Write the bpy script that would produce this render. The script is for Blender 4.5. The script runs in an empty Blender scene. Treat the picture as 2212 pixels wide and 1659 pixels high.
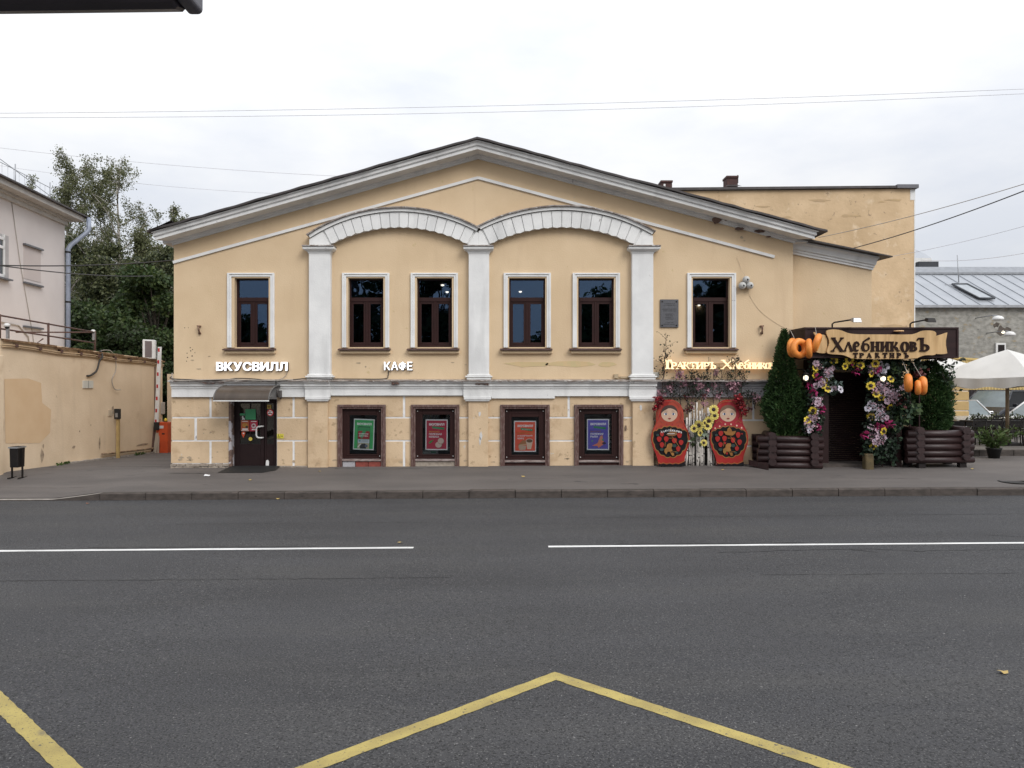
import bpy, math, random
import numpy as np
from mathutils import Vector, Matrix
PI = math.pi
R = math.radians
random.seed(7)
rng = np.random.default_rng(11)
S = bpy.context.scene
COL = S.collection

# ------------------------------------------------------------------ camera
F = 1597.0            # focal length in units of a 2212 px wide picture
CXP, CYP = 1106.0, 829.5
H = 2.47              # eye height above the road
cam = bpy.data.cameras.new('camera')
cam.sensor_width = 36.0
cam.lens = 36.0 * F / 2212.0
cam.clip_start = 0.05
cam.clip_end = 2000
camo = bpy.data.objects.new('camera', cam)
camo.location = (0, 0, H)
camo.rotation_euler = (PI / 2, 0, 0)
COL.objects.link(camo)
S.camera = camo

# ------------------------------------------------------------------ overcast sky
W = bpy.data.worlds.new('World')
S.world = W
W.use_nodes = True
nt = W.node_tree
nt.nodes.clear()
def nn(t, kind, **kw):
    n = t.nodes.new(kind)
    for k, v in kw.items():
        setattr(n, k, v)
    return n
SUN_EL, SUN_ROT = R(38), R(145)
out = nn(nt, 'ShaderNodeOutputWorld')
sky = nn(nt, 'ShaderNodeTexSky', sky_type='NISHITA', sun_disc=False, sun_elevation=SUN_EL, sun_rotation=SUN_ROT)
bg1 = nn(nt, 'ShaderNodeBackground'); bg1.inputs[1].default_value = 0.1
bg2 = nn(nt, 'ShaderNodeBackground'); bg2.inputs[1].default_value = 1.0
mixw = nn(nt, 'ShaderNodeMixShader'); mixw.inputs[0].default_value = 0.93
tc = nn(nt, 'ShaderNodeTexCoord')
sep = nn(nt, 'ShaderNodeSeparateXYZ')
mp = nn(nt, 'ShaderNodeMapping'); mp.inputs['Scale'].default_value = (1, 1, 2.6)
n1 = nn(nt, 'ShaderNodeTexNoise'); n1.inputs['Scale'].default_value = 2.6; n1.inputs['Detail'].default_value = 7; n1.inputs['Roughness'].default_value = .55
cr = nn(nt, 'ShaderNodeValToRGB')
cr.color_ramp.elements[0].position = .36; cr.color_ramp.elements[0].color = (.80, .83, .895, 1)
cr.color_ramp.elements[1].position = .62; cr.color_ramp.elements[1].color = (1.0, 1.0, 1.0, 1)
mz = nn(nt, 'ShaderNodeMath', operation='MAXIMUM'); mz.inputs[1].default_value = 0
ma = nn(nt, 'ShaderNodeMath', operation='MULTIPLY_ADD'); ma.inputs[1].default_value = 1.0; ma.inputs[2].default_value = .62
vm = nn(nt, 'ShaderNodeVectorMath', operation='SCALE')
L = nt.links.new
L(tc.outputs['Generated'], sep.inputs[0]); L(tc.outputs['Generated'], mp.inputs[0]); L(mp.outputs[0], n1.inputs[0])
L(n1.outputs[0], cr.inputs[0]); L(sep.outputs[2], mz.inputs[0]); L(mz.outputs[0], ma.inputs[0])
L(cr.outputs[0], vm.inputs[0]); L(ma.outputs[0], vm.inputs['Scale']); L(vm.outputs[0], bg2.inputs[0])
L(sky.outputs[0], bg1.inputs[0]); L(bg1.outputs[0], mixw.inputs[1]); L(bg2.outputs[0], mixw.inputs[2]); L(mixw.outputs[0], out.inputs[0])

sd = bpy.data.lights.new('sun', 'SUN')
sd.energy = 1.5; sd.angle = R(30); sd.color = (1, .97, .93)
so = bpy.data.objects.new('sun', sd)
so.rotation_euler = (PI / 2 - SUN_EL, 0, R(35))
so.location = (0, -10, 30)
COL.objects.link(so)

vs = S.view_settings
vs.view_transform = 'Standard'; vs.look = 'None'; vs.gamma = 1; vs.use_curve_mapping = False
vs.exposure = 0.26

# ------------------------------------------------------------------ helpers
def PX(x, Y): return (x - CXP) / F * Y
def PZ(y, Y): return H - (y - CYP) / F * Y
ORG = {}

def pmat(name, c1, c2=None, scale=4., rough=.8, bump=0., bscale=40., spots=None, stretch=(1, 1, 1), metal=0., spec=.5, detail=6, lo=.35, hi=.65, emit=0., bdet=4, streak=None):
    """procedural material: colour noise, optional spots [(colour, scale, threshold, soft)], bump"""
    m = bpy.data.materials.new(name); m.use_nodes = True
    t = m.node_tree; t.nodes.clear()
    o = nn(t, 'ShaderNodeOutputMaterial'); b = nn(t, 'ShaderNodeBsdfPrincipled')
    t.links.new(b.outputs[0], o.inputs[0])
    b.inputs['Roughness'].default_value = rough; b.inputs['Metallic'].default_value = metal
    b.inputs['Specular IOR Level'].default_value = spec
    g = nn(t, 'ShaderNodeNewGeometry')
    mpn = nn(t, 'ShaderNodeMapping'); mpn.inputs['Scale'].default_value = stretch
    t.links.new(g.outputs['Position'], mpn.inputs[0])
    c2 = c2 or tuple(v * .82 for v in c1)
    no = nn(t, 'ShaderNodeTexNoise'); no.inputs['Scale'].default_value = scale; no.inputs['Detail'].default_value = detail
    t.links.new(mpn.outputs[0], no.inputs[0])
    ra = nn(t, 'ShaderNodeValToRGB')
    ra.color_ramp.elements[0].position = lo; ra.color_ramp.elements[0].color = (*c2, 1)
    ra.color_ramp.elements[1].position = hi; ra.color_ramp.elements[1].color = (*c1, 1)
    t.links.new(no.outputs[0], ra.inputs[0])
    colr = ra.outputs[0]
    for (sc, ss, th, sf) in (spots or []):
        n2 = nn(t, 'ShaderNodeTexNoise'); n2.inputs['Scale'].default_value = ss; n2.inputs['Detail'].default_value = 5; n2.inputs['Roughness'].default_value = .6
        mo = nn(t, 'ShaderNodeMapping'); mo.inputs['Location'].default_value = (ss * 3.1, 1.7 * th, 5.3)
        mo.inputs['Scale'].default_value = stretch if ss < 20 else (1, 1, 1)
        t.links.new(g.outputs['Position'], mo.inputs[0]); t.links.new(mo.outputs[0], n2.inputs[0])
        mr = nn(t, 'ShaderNodeMapRange'); mr.inputs['From Min'].default_value = th; mr.inputs['From Max'].default_value = th + sf
        t.links.new(n2.outputs[0], mr.inputs[0])
        mx = nn(t, 'ShaderNodeMix', data_type='RGBA'); mx.inputs['B'].default_value = (*sc, 1) if False else (0, 0, 0, 1)
        mx.inputs[7].default_value = (*sc, 1)
        t.links.new(mr.outputs[0], mx.inputs[0]); t.links.new(colr, mx.inputs[6])
        colr = mx.outputs[2]
    if streak:
        ms = nn(t, 'ShaderNodeMapping'); ms.inputs['Scale'].default_value = (1.5, 1.5, .22)
        n3 = nn(t, 'ShaderNodeTexNoise'); n3.inputs['Scale'].default_value = 1.6; n3.inputs['Detail'].default_value = 5
        r3 = nn(t, 'ShaderNodeMapRange'); r3.inputs['From Min'].default_value = streak[1]; r3.inputs['From Max'].default_value = streak[1] + .3
        m3 = nn(t, 'ShaderNodeMix', data_type='RGBA'); m3.inputs[7].default_value = (*streak[0], 1)
        t.links.new(g.outputs['Position'], ms.inputs[0]); t.links.new(ms.outputs[0], n3.inputs[0]); t.links.new(n3.outputs[0], r3.inputs[0]); t.links.new(r3.outputs[0], m3.inputs[0])
        t.links.new(colr, m3.inputs[6]); colr = m3.outputs[2]
    t.links.new(colr, b.inputs['Base Color'])
    if emit:
        t.links.new(colr, b.inputs['Emission Color']); b.inputs['Emission Strength'].default_value = emit
    if bump:
        bn = nn(t, 'ShaderNodeTexNoise'); bn.inputs['Scale'].default_value = bscale; bn.inputs['Detail'].default_value = bdet
        bu = nn(t, 'ShaderNodeBump'); bu.inputs['Strength'].default_value = min(1, bump); bu.inputs['Distance'].default_value = .02
        t.links.new(mpn.outputs[0] if bscale < 40 else g.outputs['Position'], bn.inputs[0])
        t.links.new(bn.outputs[0], bu.inputs['Height']); t.links.new(bu.outputs[0], b.inputs['Normal'])
    return m

def glass(name, tint=(.5, .62, .75), ior=1.9, clear=.85):
    m = bpy.data.materials.new(name); m.use_nodes = True
    t = m.node_tree; t.nodes.clear()
    o = nn(t, 'ShaderNodeOutputMaterial'); tr = nn(t, 'ShaderNodeBsdfTransparent'); gl = nn(t, 'ShaderNodeBsdfGlossy')
    fr = nn(t, 'ShaderNodeFresnel'); fr.inputs[0].default_value = ior
    mx = nn(t, 'ShaderNodeMixShader')
    tr.inputs[0].default_value = (clear, clear, clear, 1); gl.inputs[0].default_value = (*tint, 1); gl.inputs[1].default_value = .01
    bn = nn(t, 'ShaderNodeTexNoise'); bn.inputs['Scale'].default_value = 1.3
    g = nn(t, 'ShaderNodeNewGeometry')
    bu = nn(t, 'ShaderNodeBump'); bu.inputs['Strength'].default_value = .25; bu.inputs['Distance'].default_value = .02
    t.links.new(g.outputs['Position'], bn.inputs[0]); t.links.new(bn.outputs[0], bu.inputs['Height']); t.links.new(bu.outputs[0], gl.inputs['Normal'])
    t.links.new(fr.outputs[0], mx.inputs[0]); t.links.new(tr.outputs[0], mx.inputs[1]); t.links.new(gl.outputs[0], mx.inputs[2])
    t.links.new(mx.outputs[0], o.inputs[0])
    return m

def tag(o, label=None, cat=None, group=None, kind=None):
    if label: o['label'] = label
    if cat: o['category'] = cat
    if group: o['group'] = group
    if kind: o['kind'] = kind
    return o

def thing(name, loc, label, cat, group=None, rz=0.):
    o = bpy.data.objects.new(name, None)
    o.empty_display_size = .2
    o.location = loc; o.rotation_euler = (0, 0, rz)
    COL.objects.link(o); ORG[o.name] = Vector(loc)
    return tag(o, label, cat, group)

def link_mesh(name, me, parent=None, origin=None):
    """me is in world coordinates; the object gets its parent's origin (or its own base)"""
    o = bpy.data.objects.new(name, me)
    COL.objects.link(o)
    if parent is not None:
        org = ORG[parent.name]; o.parent = parent
    else:
        if origin is None:
            n = len(me.vertices); co = np.empty(n * 3); me.vertices.foreach_get('co', co); co = co.reshape(-1, 3)
            mn, mx = co.min(0), co.max(0)
            origin = ((mn[0] + mx[0]) / 2, (mn[1] + mx[1]) / 2, mn[2])
        org = Vector(origin); o.location = org
    ORG[o.name] = org
    me.transform(Matrix.Translation(-org))
    return o

class MB:
    def __init__(s): s.v = []; s.f = []; s.m = []; s.sm = []
    def add(s, vs_, fs, mi=0, smooth=False):
        b = len(s.v); s.v += [tuple(p) for p in vs_]
        for f in fs:
            s.f.append([b + i for i in f]); s.m.append(mi); s.sm.append(smooth)
    def box(s, x0, x1, y0, y1, z0, z1, mi=0):
        s.add([(x0, y0, z0), (x1, y0, z0), (x1, y1, z0), (x0, y1, z0), (x0, y0, z1), (x1, y0, z1), (x1, y1, z1), (x0, y1, z1)],
              [(0, 3, 2, 1), (4, 5, 6, 7), (0, 1, 5, 4), (1, 2, 6, 5), (2, 3, 7, 6), (3, 0, 4, 7)], mi)
    def prism(s, pts, y0, y1, mi=0, side=None, back=True):
        """polygon in XZ (counter-clockwise seen from the camera side) extruded y0 (front) .. y1"""
        n = len(pts)
        a = sum(pts[i][0] * pts[(i + 1) % n][1] - pts[(i + 1) % n][0] * pts[i][1] for i in range(n))
        if a < 0: pts = pts[::-1]
        vs_ = [(p[0], y0, p[1]) for p in pts] + [(p[0], y1, p[1]) for p in pts]
        s.add(vs_, [list(range(n))], mi)
        if back: s.add(vs_, [list(range(2 * n - 1, n - 1, -1))], mi)
        s.add(vs_, [(i, i + n, (i + 1) % n + n, (i + 1) % n) for i in range(n)], mi if side is None else side)
    def sheet(s, pts, mi=0): s.add(pts, [list(range(len(pts)))], mi)
    def ribbon(s, pts, y0, y1, mi=0, w=None):
        """thick polyline in XZ: pts (x, z[, width])"""
        P = [Vector((p[0], p[1])) for p in pts]; n = len(P)
        ws = [(p[2] if len(p) > 2 else w) for p in pts]
        l, r = [], []
        for i in range(n):
            d = (P[min(i + 1, n - 1)] - P[max(i - 1, 0)])
            if d.length < 1e-9: d = Vector((1, 0))
            d.normalize(); nrm = Vector((-d.y, d.x))
            l.append(P[i] + nrm * ws[i] / 2); r.append(P[i] - nrm * ws[i] / 2)
        for i in range(n - 1):
            s.prism([tuple(r[i]), tuple(r[i + 1]), tuple(l[i + 1]), tuple(l[i])], y0, y1, mi)
    def tube(s, pts, rad, n=8, mi=0, cap=True):
        P = [Vector(p) for p in pts]; m = len(P)
        rs = rad if isinstance(rad, (list, tuple)) else [rad] * m
        b = len(s.v); up = Vector((0, 0, 1)); ref = None
        for i in range(m):
            d = (P[min(i + 1, m - 1)] - P[max(i - 1, 0)])
            d = d.normalized() if d.length > 1e-9 else Vector((0, 0, 1))
            if ref is None:
                ref = d.cross(up if abs(d.z) < .9 else Vector((1, 0, 0))).normalized()
            else:
                ref = (ref - d * ref.dot(d)); ref = ref.normalized() if ref.length > 1e-6 else d.orthogonal().normalized()
            bi = d.cross(ref)
            for k in range(n):
                a = 2 * PI * k / n
                s.v.append(tuple(P[i] + (ref * math.cos(a) + bi * math.sin(a)) * rs[i]))
        for i in range(m - 1):
            for k in range(n):
                s.f.append([b + i * n + k, b + i * n + (k + 1) % n, b + (i + 1) * n + (k + 1) % n, b + (i + 1) * n + k]); s.m.append(mi); s.sm.append(True)
        if cap:
            s.f.append([b + k for k in range(n)][::-1]); s.m.append(mi); s.sm.append(False)
            s.f.append([b + (m - 1) * n + k for k in range(n)]); s.m.append(mi); s.sm.append(False)
    def lathe(s, prof, c, n=16, mi=0, axis='z'):
        b = len(s.v); m = len(prof)
        for (r, h) in prof:
            for k in range(n):
                a = 2 * PI * k / n
                u, w_ = r * math.cos(a), r * math.sin(a)
                if axis == 'z': s.v.append((c[0] + u, c[1] + w_, c[2] + h))
                else: s.v.append((c[0] + u, c[1] - h, c[2] + w_))
        for i in range(m - 1):
            for k in range(n):
                s.f.append([b + i * n + k, b + i * n + (k + 1) % n, b + (i + 1) * n + (k + 1) % n, b + (i + 1) * n + k]); s.m.append(mi); s.sm.append(True)
        s.f.append([b + k for k in range(n)][::-1]); s.m.append(mi); s.sm.append(False)
        s.f.append([b + (m - 1) * n + k for k in range(n)]); s.m.append(mi); s.sm.append(False)
    def mesh(s, name, mats):
        me = bpy.data.meshes.new(name); me.from_pydata(s.v, [], s.f)
        for m_ in (mats if isinstance(mats, (list, tuple)) else [mats]): me.materials.append(m_)
        me.polygons.foreach_set('material_index', s.m); me.polygons.foreach_set('use_smooth', s.sm)
        me.update(); return me
    def build(s, name, mats, parent=None, origin=None, bevel=0., label=None):
        o = link_mesh(name, s.mesh(name, mats), parent, origin)
        if bevel:
            bm_ = o.modifiers.new('bevel', 'BEVEL'); bm_.width = bevel; bm_.segments = 1; bm_.limit_method = 'ANGLE'; bm_.angle_limit = R(40)
        if label: o['label'] = label
        return o

def mbox(name, mat, parent, *a, bevel=0., origin=None):
    b = MB(); b.box(*a); return b.build(name, mat, parent, bevel=bevel, origin=origin)

def rbox(cx_, cz_, w_, h_, r, n=4):
    """rounded rectangle outline"""
    o = []
    for (sx, sz, a0) in ((1, 1, 0), (-1, 1, 90), (-1, -1, 180), (1, -1, 270)):
        for k in range(n + 1):
            a = R(a0 + 90 * k / n)
            o.append((cx_ + sx * (w_ / 2 - r) + r * math.cos(a), cz_ + sz * (h_ / 2 - r) + r * math.sin(a)))
    return o
def ell(cx_, cz_, a, b, n=20, a0=0, a1=360):
    k = n if a1 - a0 == 360 else n + 1
    return [(cx_ + a * math.cos(R(a0 + (a1 - a0) * i / n)), cz_ + b * math.sin(R(a0 + (a1 - a0) * i / n))) for i in range(k)]

# text with the built-in font -> mesh lying in the XZ plane, facing the camera side
def text_mesh(body, x0, x1, z0, z1, Y, depth, mat, bold=0., name='lettering'):
    c = bpy.data.curves.new('txt', 'FONT'); c.body = body; c.size = 1; c.resolution_u = 2
    c.extrude = .02; c.offset = bold
    o = bpy.data.objects.new('txt', c); COL.objects.link(o)
    dg = bpy.context.evaluated_depsgraph_get()
    me = bpy.data.meshes.new_from_object(o.evaluated_get(dg))
    bpy.data.objects.remove(o); bpy.data.curves.remove(c)
    n = len(me.vertices); co = np.empty(n * 3); me.vertices.foreach_get('co', co); co = co.reshape(-1, 3)
    mn, mx = co.min(0), co.max(0)
    q = np.empty_like(co)
    q[:, 0] = x0 + (co[:, 0] - mn[0]) / (mx[0] - mn[0]) * (x1 - x0)
    q[:, 2] = z0 + (co[:, 1] - mn[1]) / (mx[1] - mn[1]) * (z1 - z0)
    q[:, 1] = Y - (co[:, 2] - mn[2]) / (mx[2] - mn[2]) * depth
    me.vertices.foreach_set('co', q.ravel()); me.name = name
    me.materials.clear(); me.materials.append(mat); me.update()
    return me
def letters(body, x0, x1, z0, z1, Y, depth, mat, parent, bold=0., gap=.1, name='letter'):
    """each letter a part; relative widths from the font"""
    c = bpy.data.curves.new('txt', 'FONT'); c.size = 1; c.offset = bold
    o = bpy.data.objects.new('txt', c); COL.objects.link(o)
    ws = []
    for ch in body:
        c.body = ch; bpy.context.view_layer.update(); ws.append(max(.2, o.dimensions.x))
    bpy.data.objects.remove(o); bpy.data.curves.remove(c)
    k = (x1 - x0) / (sum(ws) + gap * (len(body) - 1)); x = x0
    for ch, w_ in zip(body, ws):
        zz0 = z0 - (z1 - z0) * .12 if False else z0
        link_mesh(name, text_mesh(ch, x, x + w_ * k, zz0, z1, Y, depth, mat, bold, name), parent)
        x += (w_ + gap) * k

# old-Russian stroke letters: strokes in a unit cell (x-height 1)
def arc(cx_, cz_, a, b, a0, a1, w0, w1=None, n=10):
    w1 = w0 if w1 is None else w1
    return [(cx_ + a * math.cos(R(a0 + (a1 - a0) * i / n)), cz_ + b * math.sin(R(a0 + (a1 - a0) * i / n)), w0 + (w1 - w0) * math.sin(PI * i / n)) for i in range(n + 1)]
def sf(x, z, w_=.3): return [(x - w_ / 2, z, .09), (x + w_ / 2, z, .09)]
GL = {
 'Х': (.95, [[(.12, 1.4, .2), (.8, .03, .24)], [(.85, 1.4, .1), (.08, .03, .09)], sf(.15, 1.4, .36), sf(.84, 1.4, .26), sf(.08, .03, .28), sf(.82, .03, .34)]),
 'Л': (.72, [[(.38, 1.02, .12), (.62, .03, .2)], [(.38, .98, .08), (.1, .03, .1)], sf(.1, .04, .24), sf(.62, .04, .24)]),
 'Е': (.6, [arc(.32, .5, .22, .46, 40, 310, .08, .2), [(.14, .45, .08), (.5, .62, .1)], [(.5, .62, .1), (.48, .82, .1)]]),
 'Б': (.66, [arc(.33, .42, .23, .38, 0, 360, .1, .1), arc(.33, .42, .23, .38, 100, 260, .1, .22), [(.1, .5, .14), (.16, 1.0, .12), (.36, 1.22, .1), (.6, 1.4, .16)]]),
 'Н': (.72, [[(.16, 1, .2), (.16, 0, .2)], [(.56, 1, .2), (.56, 0, .2)], [(.16, .42, .08), (.56, .58, .08)], sf(.15, .97), sf(.57, .97), sf(.15, .04), sf(.57, .04)]),
 'И': (.74, [[(.16, 1, .2), (.16, 0, .2)], [(.58, 1, .2), (.58, 0, .2)], [(.18, .1, .08), (.56, .9, .08)], sf(.15, .97), sf(.6, .97), sf(.15, .04), sf(.6, .04)]),
 'К': (.72, [[(.16, 1, .2), (.16, 0, .2)], [(.24, .5, .08), (.42, .6, .1), (.52, .98, .18)], [(.3, .52, .1), (.5, .3, .2), (.6, .02, .12)], sf(.15, .97), sf(.15, .04), sf(.62, .04, .2)]),
 'О': (.68, [arc(.34, .5, .25, .47, -90, 90, .07, .2), arc(.34, .5, .25, .47, 90, 270, .07, .2)]),
 'В': (.64, [[(.16, 1, .2), (.16, 0, .2)], arc(.2, .74, .28, .22, -90, 90, .07, .16), arc(.2, .27, .34, .24, -90, 90, .07, .18), sf(.12, .97, .24), sf(.12, .04, .24)]),
 'Ъ': (.95, [[(.36, 1.38, .22), (.36, 0, .22)], [(.0, 1.16, .1), (.1, 1.36, .12), (.5, 1.38, .1)], arc(.4, .36, .4, .34, -90, 90, .08, .2), sf(.34, .04, .34)]),
 'ъ': (.8, [[(.34, .97, .22), (.34, 0, .22)], [(.02, .8, .1), (.06, .96, .12), (.46, .97, .1)], arc(.36, .3, .32, .27, -90, 90, .08, .2), sf(.32, .04, .34)]),
 'Т': (.72, [[(.36, 1, .22), (.36, 0, .22)], [(.04, .94, .14), (.68, .94, .14)], [(.06, .95, .1), (.05, .72, .14)], [(.66, .95, .1), (.67, .72, .14)], sf(.36, .04, .36)]),
 'Р': (.66, [[(.16, 1, .2), (.16, 0, .2)], arc(.2, .7, .34, .26, -90, 90, .07, .18), sf(.14, .97, .28), sf(.16, .04, .32)]),
 'А': (.74, [[(.36, 1.02, .12), (.62, .03, .22)], [(.36, .98, .08), (.1, .03, .1)], [(.2, .36, .08), (.52, .36, .08)], sf(.1, .04, .24), sf(.63, .04, .26)]),
}
def slav(ch, x0, x1, z0, zx, Y, depth, mat, parent, fat=1., name='letter'):
    w_, st = GL[ch]; b = MB(); sx = (x1 - x0) / w_; sz = zx - z0
    for i, s_ in enumerate(st):
        b.ribbon([(x0 + p[0] * sx, z0 + p[1] * sz, p[2] * fat * min(sx, sz * 1.2)) for p in s_], Y - depth - .0012 * i, Y)
    return b.build(name, mat, parent)

# clouds of small leaf faces (numpy)
def leaf_mesh(name, pts, size, mats, up=None, asp=.55, jitter=.35, dirs=None, fold=.25):
    """pts Nx3; each leaf is two triangles-quads folded on the midrib; random orientation around dirs"""
    n = len(pts)
    d = rng.normal(size=(n, 3)) if dirs is None else dirs + rng.normal(size=(n, 3)) * jitter
    d /= np.linalg.norm(d, axis=1, keepdims=True) + 1e-9
    r = rng.normal(size=(n, 3)); sdir = np.cross(d, r); sdir /= np.linalg.norm(sdir, axis=1, keepdims=True) + 1e-9
    nrm = np.cross(d, sdir)
    s_ = size * (0.65 + .7 * rng.random((n, 1)))
    tip = pts + d * s_; mid = pts + d * s_ * .5
    a = mid + sdir * s_ * asp * .5 + nrm * s_ * fold * .3; b = mid - sdir * s_ * asp * .5 + nrm * s_ * fold * .3
    V = np.stack([pts, a, tip, b], 1).reshape(-1, 3)
    me = bpy.data.meshes.new(name)
    me.vertices.add(4 * n); me.vertices.foreach_set('co', V.ravel())
    me.loops.add(4 * n); me.loops.foreach_set('vertex_index', np.arange(4 * n))
    me.polygons.add(n); me.polygons.foreach_set('loop_start', np.arange(n) * 4)
    mats = mats if isinstance(mats, (list, tuple)) else [mats]
    for m_ in mats: me.materials.append(m_)
    me.polygons.foreach_set('material_index', rng.integers(0, len(mats), n).astype(np.int32))
    me.update(calc_edges=True); me.validate()
    return me

def leafmat(name, c, rough=.55, trans=.25):
    m = pmat(name, c, tuple(v * .6 for v in c), scale=2.5, rough=rough, spec=.3)
    t = m.node_tree; b = next(n for n in t.nodes if n.type == 'BSDF_PRINCIPLED'); o = next(n for n in t.nodes if n.type == 'OUTPUT_MATERIAL')
    tl = nn(t, 'ShaderNodeBsdfTranslucent'); mx = nn(t, 'ShaderNodeMixShader'); mx.inputs[0].default_value = trans
    src = b.inputs['Base Color'].links[0].from_socket
    t.links.new(src, tl.inputs[0]); t.links.new(b.outputs[0], mx.inputs[1]); t.links.new(tl.outputs[0], mx.inputs[2]); t.links.new(mx.outputs[0], o.inputs[0])
    return m
# ------------------------------------------------------------------ materials
M = {}
M['plaster'] = pmat('ochre_plaster', (.66, .505, .33), (.605, .455, .29), streak=((.56, .41, .265), .56), scale=1.1, rough=.9, bump=.25, bscale=30,
                    spots=[((.55, .42, .24), 5, .66, .06), ((.50, .45, .36), 4.2, .735, .01), ((.36, .27, .18), 9, .74, .03)])
M['plinth'] = pmat('ochre_plinth_plaster', (.62, .465, .305), (.54, .40, .255), streak=((.47, .34, .22), .56), scale=1.6, rough=.9, bump=.3, bscale=25,
                   spots=[((.48, .34, .21), 2.2, .56, .12), ((.55, .50, .44), 3.4, .70, .012), ((.27, .21, .15), 9, .675, .04), ((.40, .29, .18), 5, .62, .05)])
M['white'] = pmat('white_lime_paint', (.76, .76, .75), (.67, .67, .665), streak=((.50, .50, .495), .55), scale=2.2, rough=.85, bump=.2, bscale=30,
                  spots=[((.42, .41, .40), 6, .68, .05), ((.22, .18, .15), 7, .76, .02)])
M['joint'] = pmat('white_joint_paint', (.80, .80, .80), (.68, .68, .68), scale=6, rough=.9)
M['greywhite'] = pmat('grey_worn_shaded_paint', (.42, .41, .43), (.33, .32, .34), scale=3, rough=.9, bump=.2)  # worn grey patches; on the belt the grey includes shadow
M['flash'] = pmat('rusty_ledge_tin', (.36, .33, .31), (.16, .12, .1), scale=7, rough=.6, bump=.3, bscale=12, spots=[((.5, .48, .46), 9, .58, .05)])
M['roof'] = pmat('dark_roof_tin', (.055, .045, .045), (.03, .025, .025), scale=5, rough=.55, bump=.2, bscale=6)
M['brownframe'] = pmat('brown_window_plastic', (.030, .0105, .0095), (.024, .009, .008), scale=3, rough=.5, spec=.22)
M['brownmetal'] = pmat('brown_sill_tin', (.085, .045, .04), (.06, .03, .03), scale=6, rough=.4)
M['peelwood'] = pmat('peeling_brown_wood', (.10, .05, .042), (.19, .135, .12), scale=14, rough=.75, bump=.4, bscale=35, stretch=(1.6, 1.6, .5), lo=.3, hi=.55, spots=[((.34, .29, .27), 22, .66, .05)])
M['doorbrown'] = pmat('dark_brown_door_paint', (.014, .0062, .0065), (.018, .008, .008), scale=3, rough=.5, spec=.25)
M['pane'] = glass('window_glass', tint=(.33, .52, .85), ior=2.0, clear=.6)
M['shopglass'] = glass('shop_window_glass', tint=(.7, .8, .85), ior=1.4, clear=.96)
M['doorglass'] = glass('door_glass', tint=(.75, .72, .66), ior=2.1, clear=.6)
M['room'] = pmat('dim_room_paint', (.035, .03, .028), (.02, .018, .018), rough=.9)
M['asphalt'] = pmat('road_asphalt', (.056, .0565, .061), (.040, .0402, .0435), scale=.9, rough=.8, bump=.7, bscale=75, stretch=(.22, 1, 1), spec=.35,
                    spots=[((.060, .0595, .0605), 1.1, .50, .2), ((.014, .014, .015), 52, .50, .12), ((.12, .119, .117), 70, .56, .08), ((.22, .215, .21), 38, .655, .04)])
M['pave'] = pmat('pavement_asphalt', (.122, .108, .100), (.090, .080, .075), scale=1.3, rough=.85, bump=.4, bscale=80, stretch=(.35, 1, 1),
                 spots=[((.045, .04, .04), 2.3, .66, .05), ((.16, .15, .14), 60, .68, .05)])
M['kerb'] = pmat('kerb_stone', (.078, .063, .055), (.044, .036, .031), scale=5, rough=.85, bump=.35, bscale=45, stretch=(1, 1, 2.2), spots=[((.03, .024, .021), 7, .62, .1), ((.12, .1, .09), 40, .66, .05)])
M['kerbpale'] = pmat('pale_kerb_edge', (.34, .31, .28), (.22, .2, .18), scale=7, rough=.85)
M['linewhite'] = pmat('white_road_paint', (.74, .74, .73), (.55, .55, .54), scale=3, rough=.7, stretch=(.4, 1, 1), spots=[((.2, .2, .2), 30, .64, .05)])
M['lineyellow'] = pmat('yellow_road_paint', (.42, .335, .105), (.30, .235, .08), scale=3.5, rough=.75, bump=.3, bscale=80, spots=[((.22, .18, .09), 5, .60, .12), ((.07, .068, .065), 34, .63, .04), ((.09, .085, .075), 90, .6, .08)])
M['tar'] = pmat('dark_crack', (.018, .018, .018), rough=.9)
M['soil'] = pmat('bare_ground', (.14, .12, .09), (.1, .085, .065), scale=1, rough=.95)
M['stone'] = pmat('rubble_limestone', (.36, .31, .255), (.23, .19, .155), scale=7, rough=.9, bump=.5, bscale=22)
M['brick'] = pmat('red_brick', (.26, .06, .045), (.17, .04, .03), scale=8, rough=.9)
M['black'] = pmat('black_rubber', (.013, .013, .013), rough=.7)
M['blackmetal'] = pmat('black_metal', (.010, .009, .009), (.015, .012, .011), scale=8, rough=.5, spec=.25)
M['steel'] = pmat('grey_steel', (.38, .39, .4), (.3, .3, .31), scale=9, rough=.35, metal=.6)
M['galv'] = pmat('galvanised_tin', (.36, .37, .39), (.28, .29, .31), scale=4, rough=.45, metal=.4)
M['poly'] = pmat('brown_polycarbonate', (.085, .066, .052), (.062, .048, .038), scale=5, rough=.35, spec=.3, stretch=(1, .3, .3))
M['lit'] = pmat('lit_white_letters', (.95, .97, 1.0), (.93, .95, 1), rough=.5, emit=.75)
M['litwarm'] = pmat('lit_warm_letters', (1.0, .80, .50), (1.0, .76, .44), rough=.5, emit=.6)
M['lettershadow'] = pmat('letter_backing_shadow', (.07, .05, .04), rough=.6)  # dark tone painted as shadow behind the lit letters
M['granite'] = pmat('grey_granite_plaque', (.105, .105, .115), (.08, .08, .09), scale=30, rough=.4)
M['granitetext'] = pmat('plaque_engraving', (.04, .04, .045), rough=.5)
M['offwhite'] = pmat('off_white_plastic', (.72, .72, .71), (.62, .62, .61), scale=5, rough=.5)
M['camgrey'] = pmat('lamp_globe_grey', (.55, .55, .53), (.4, .4, .39), scale=9, rough=.5)
M['lamp'] = pmat('glowing_lamp', (1, .9, .7), rough=.4, emit=1.5)
M['lampcool'] = pmat('glowing_ceiling_lamp', (1, .95, .85), rough=.4, emit=4)
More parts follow.
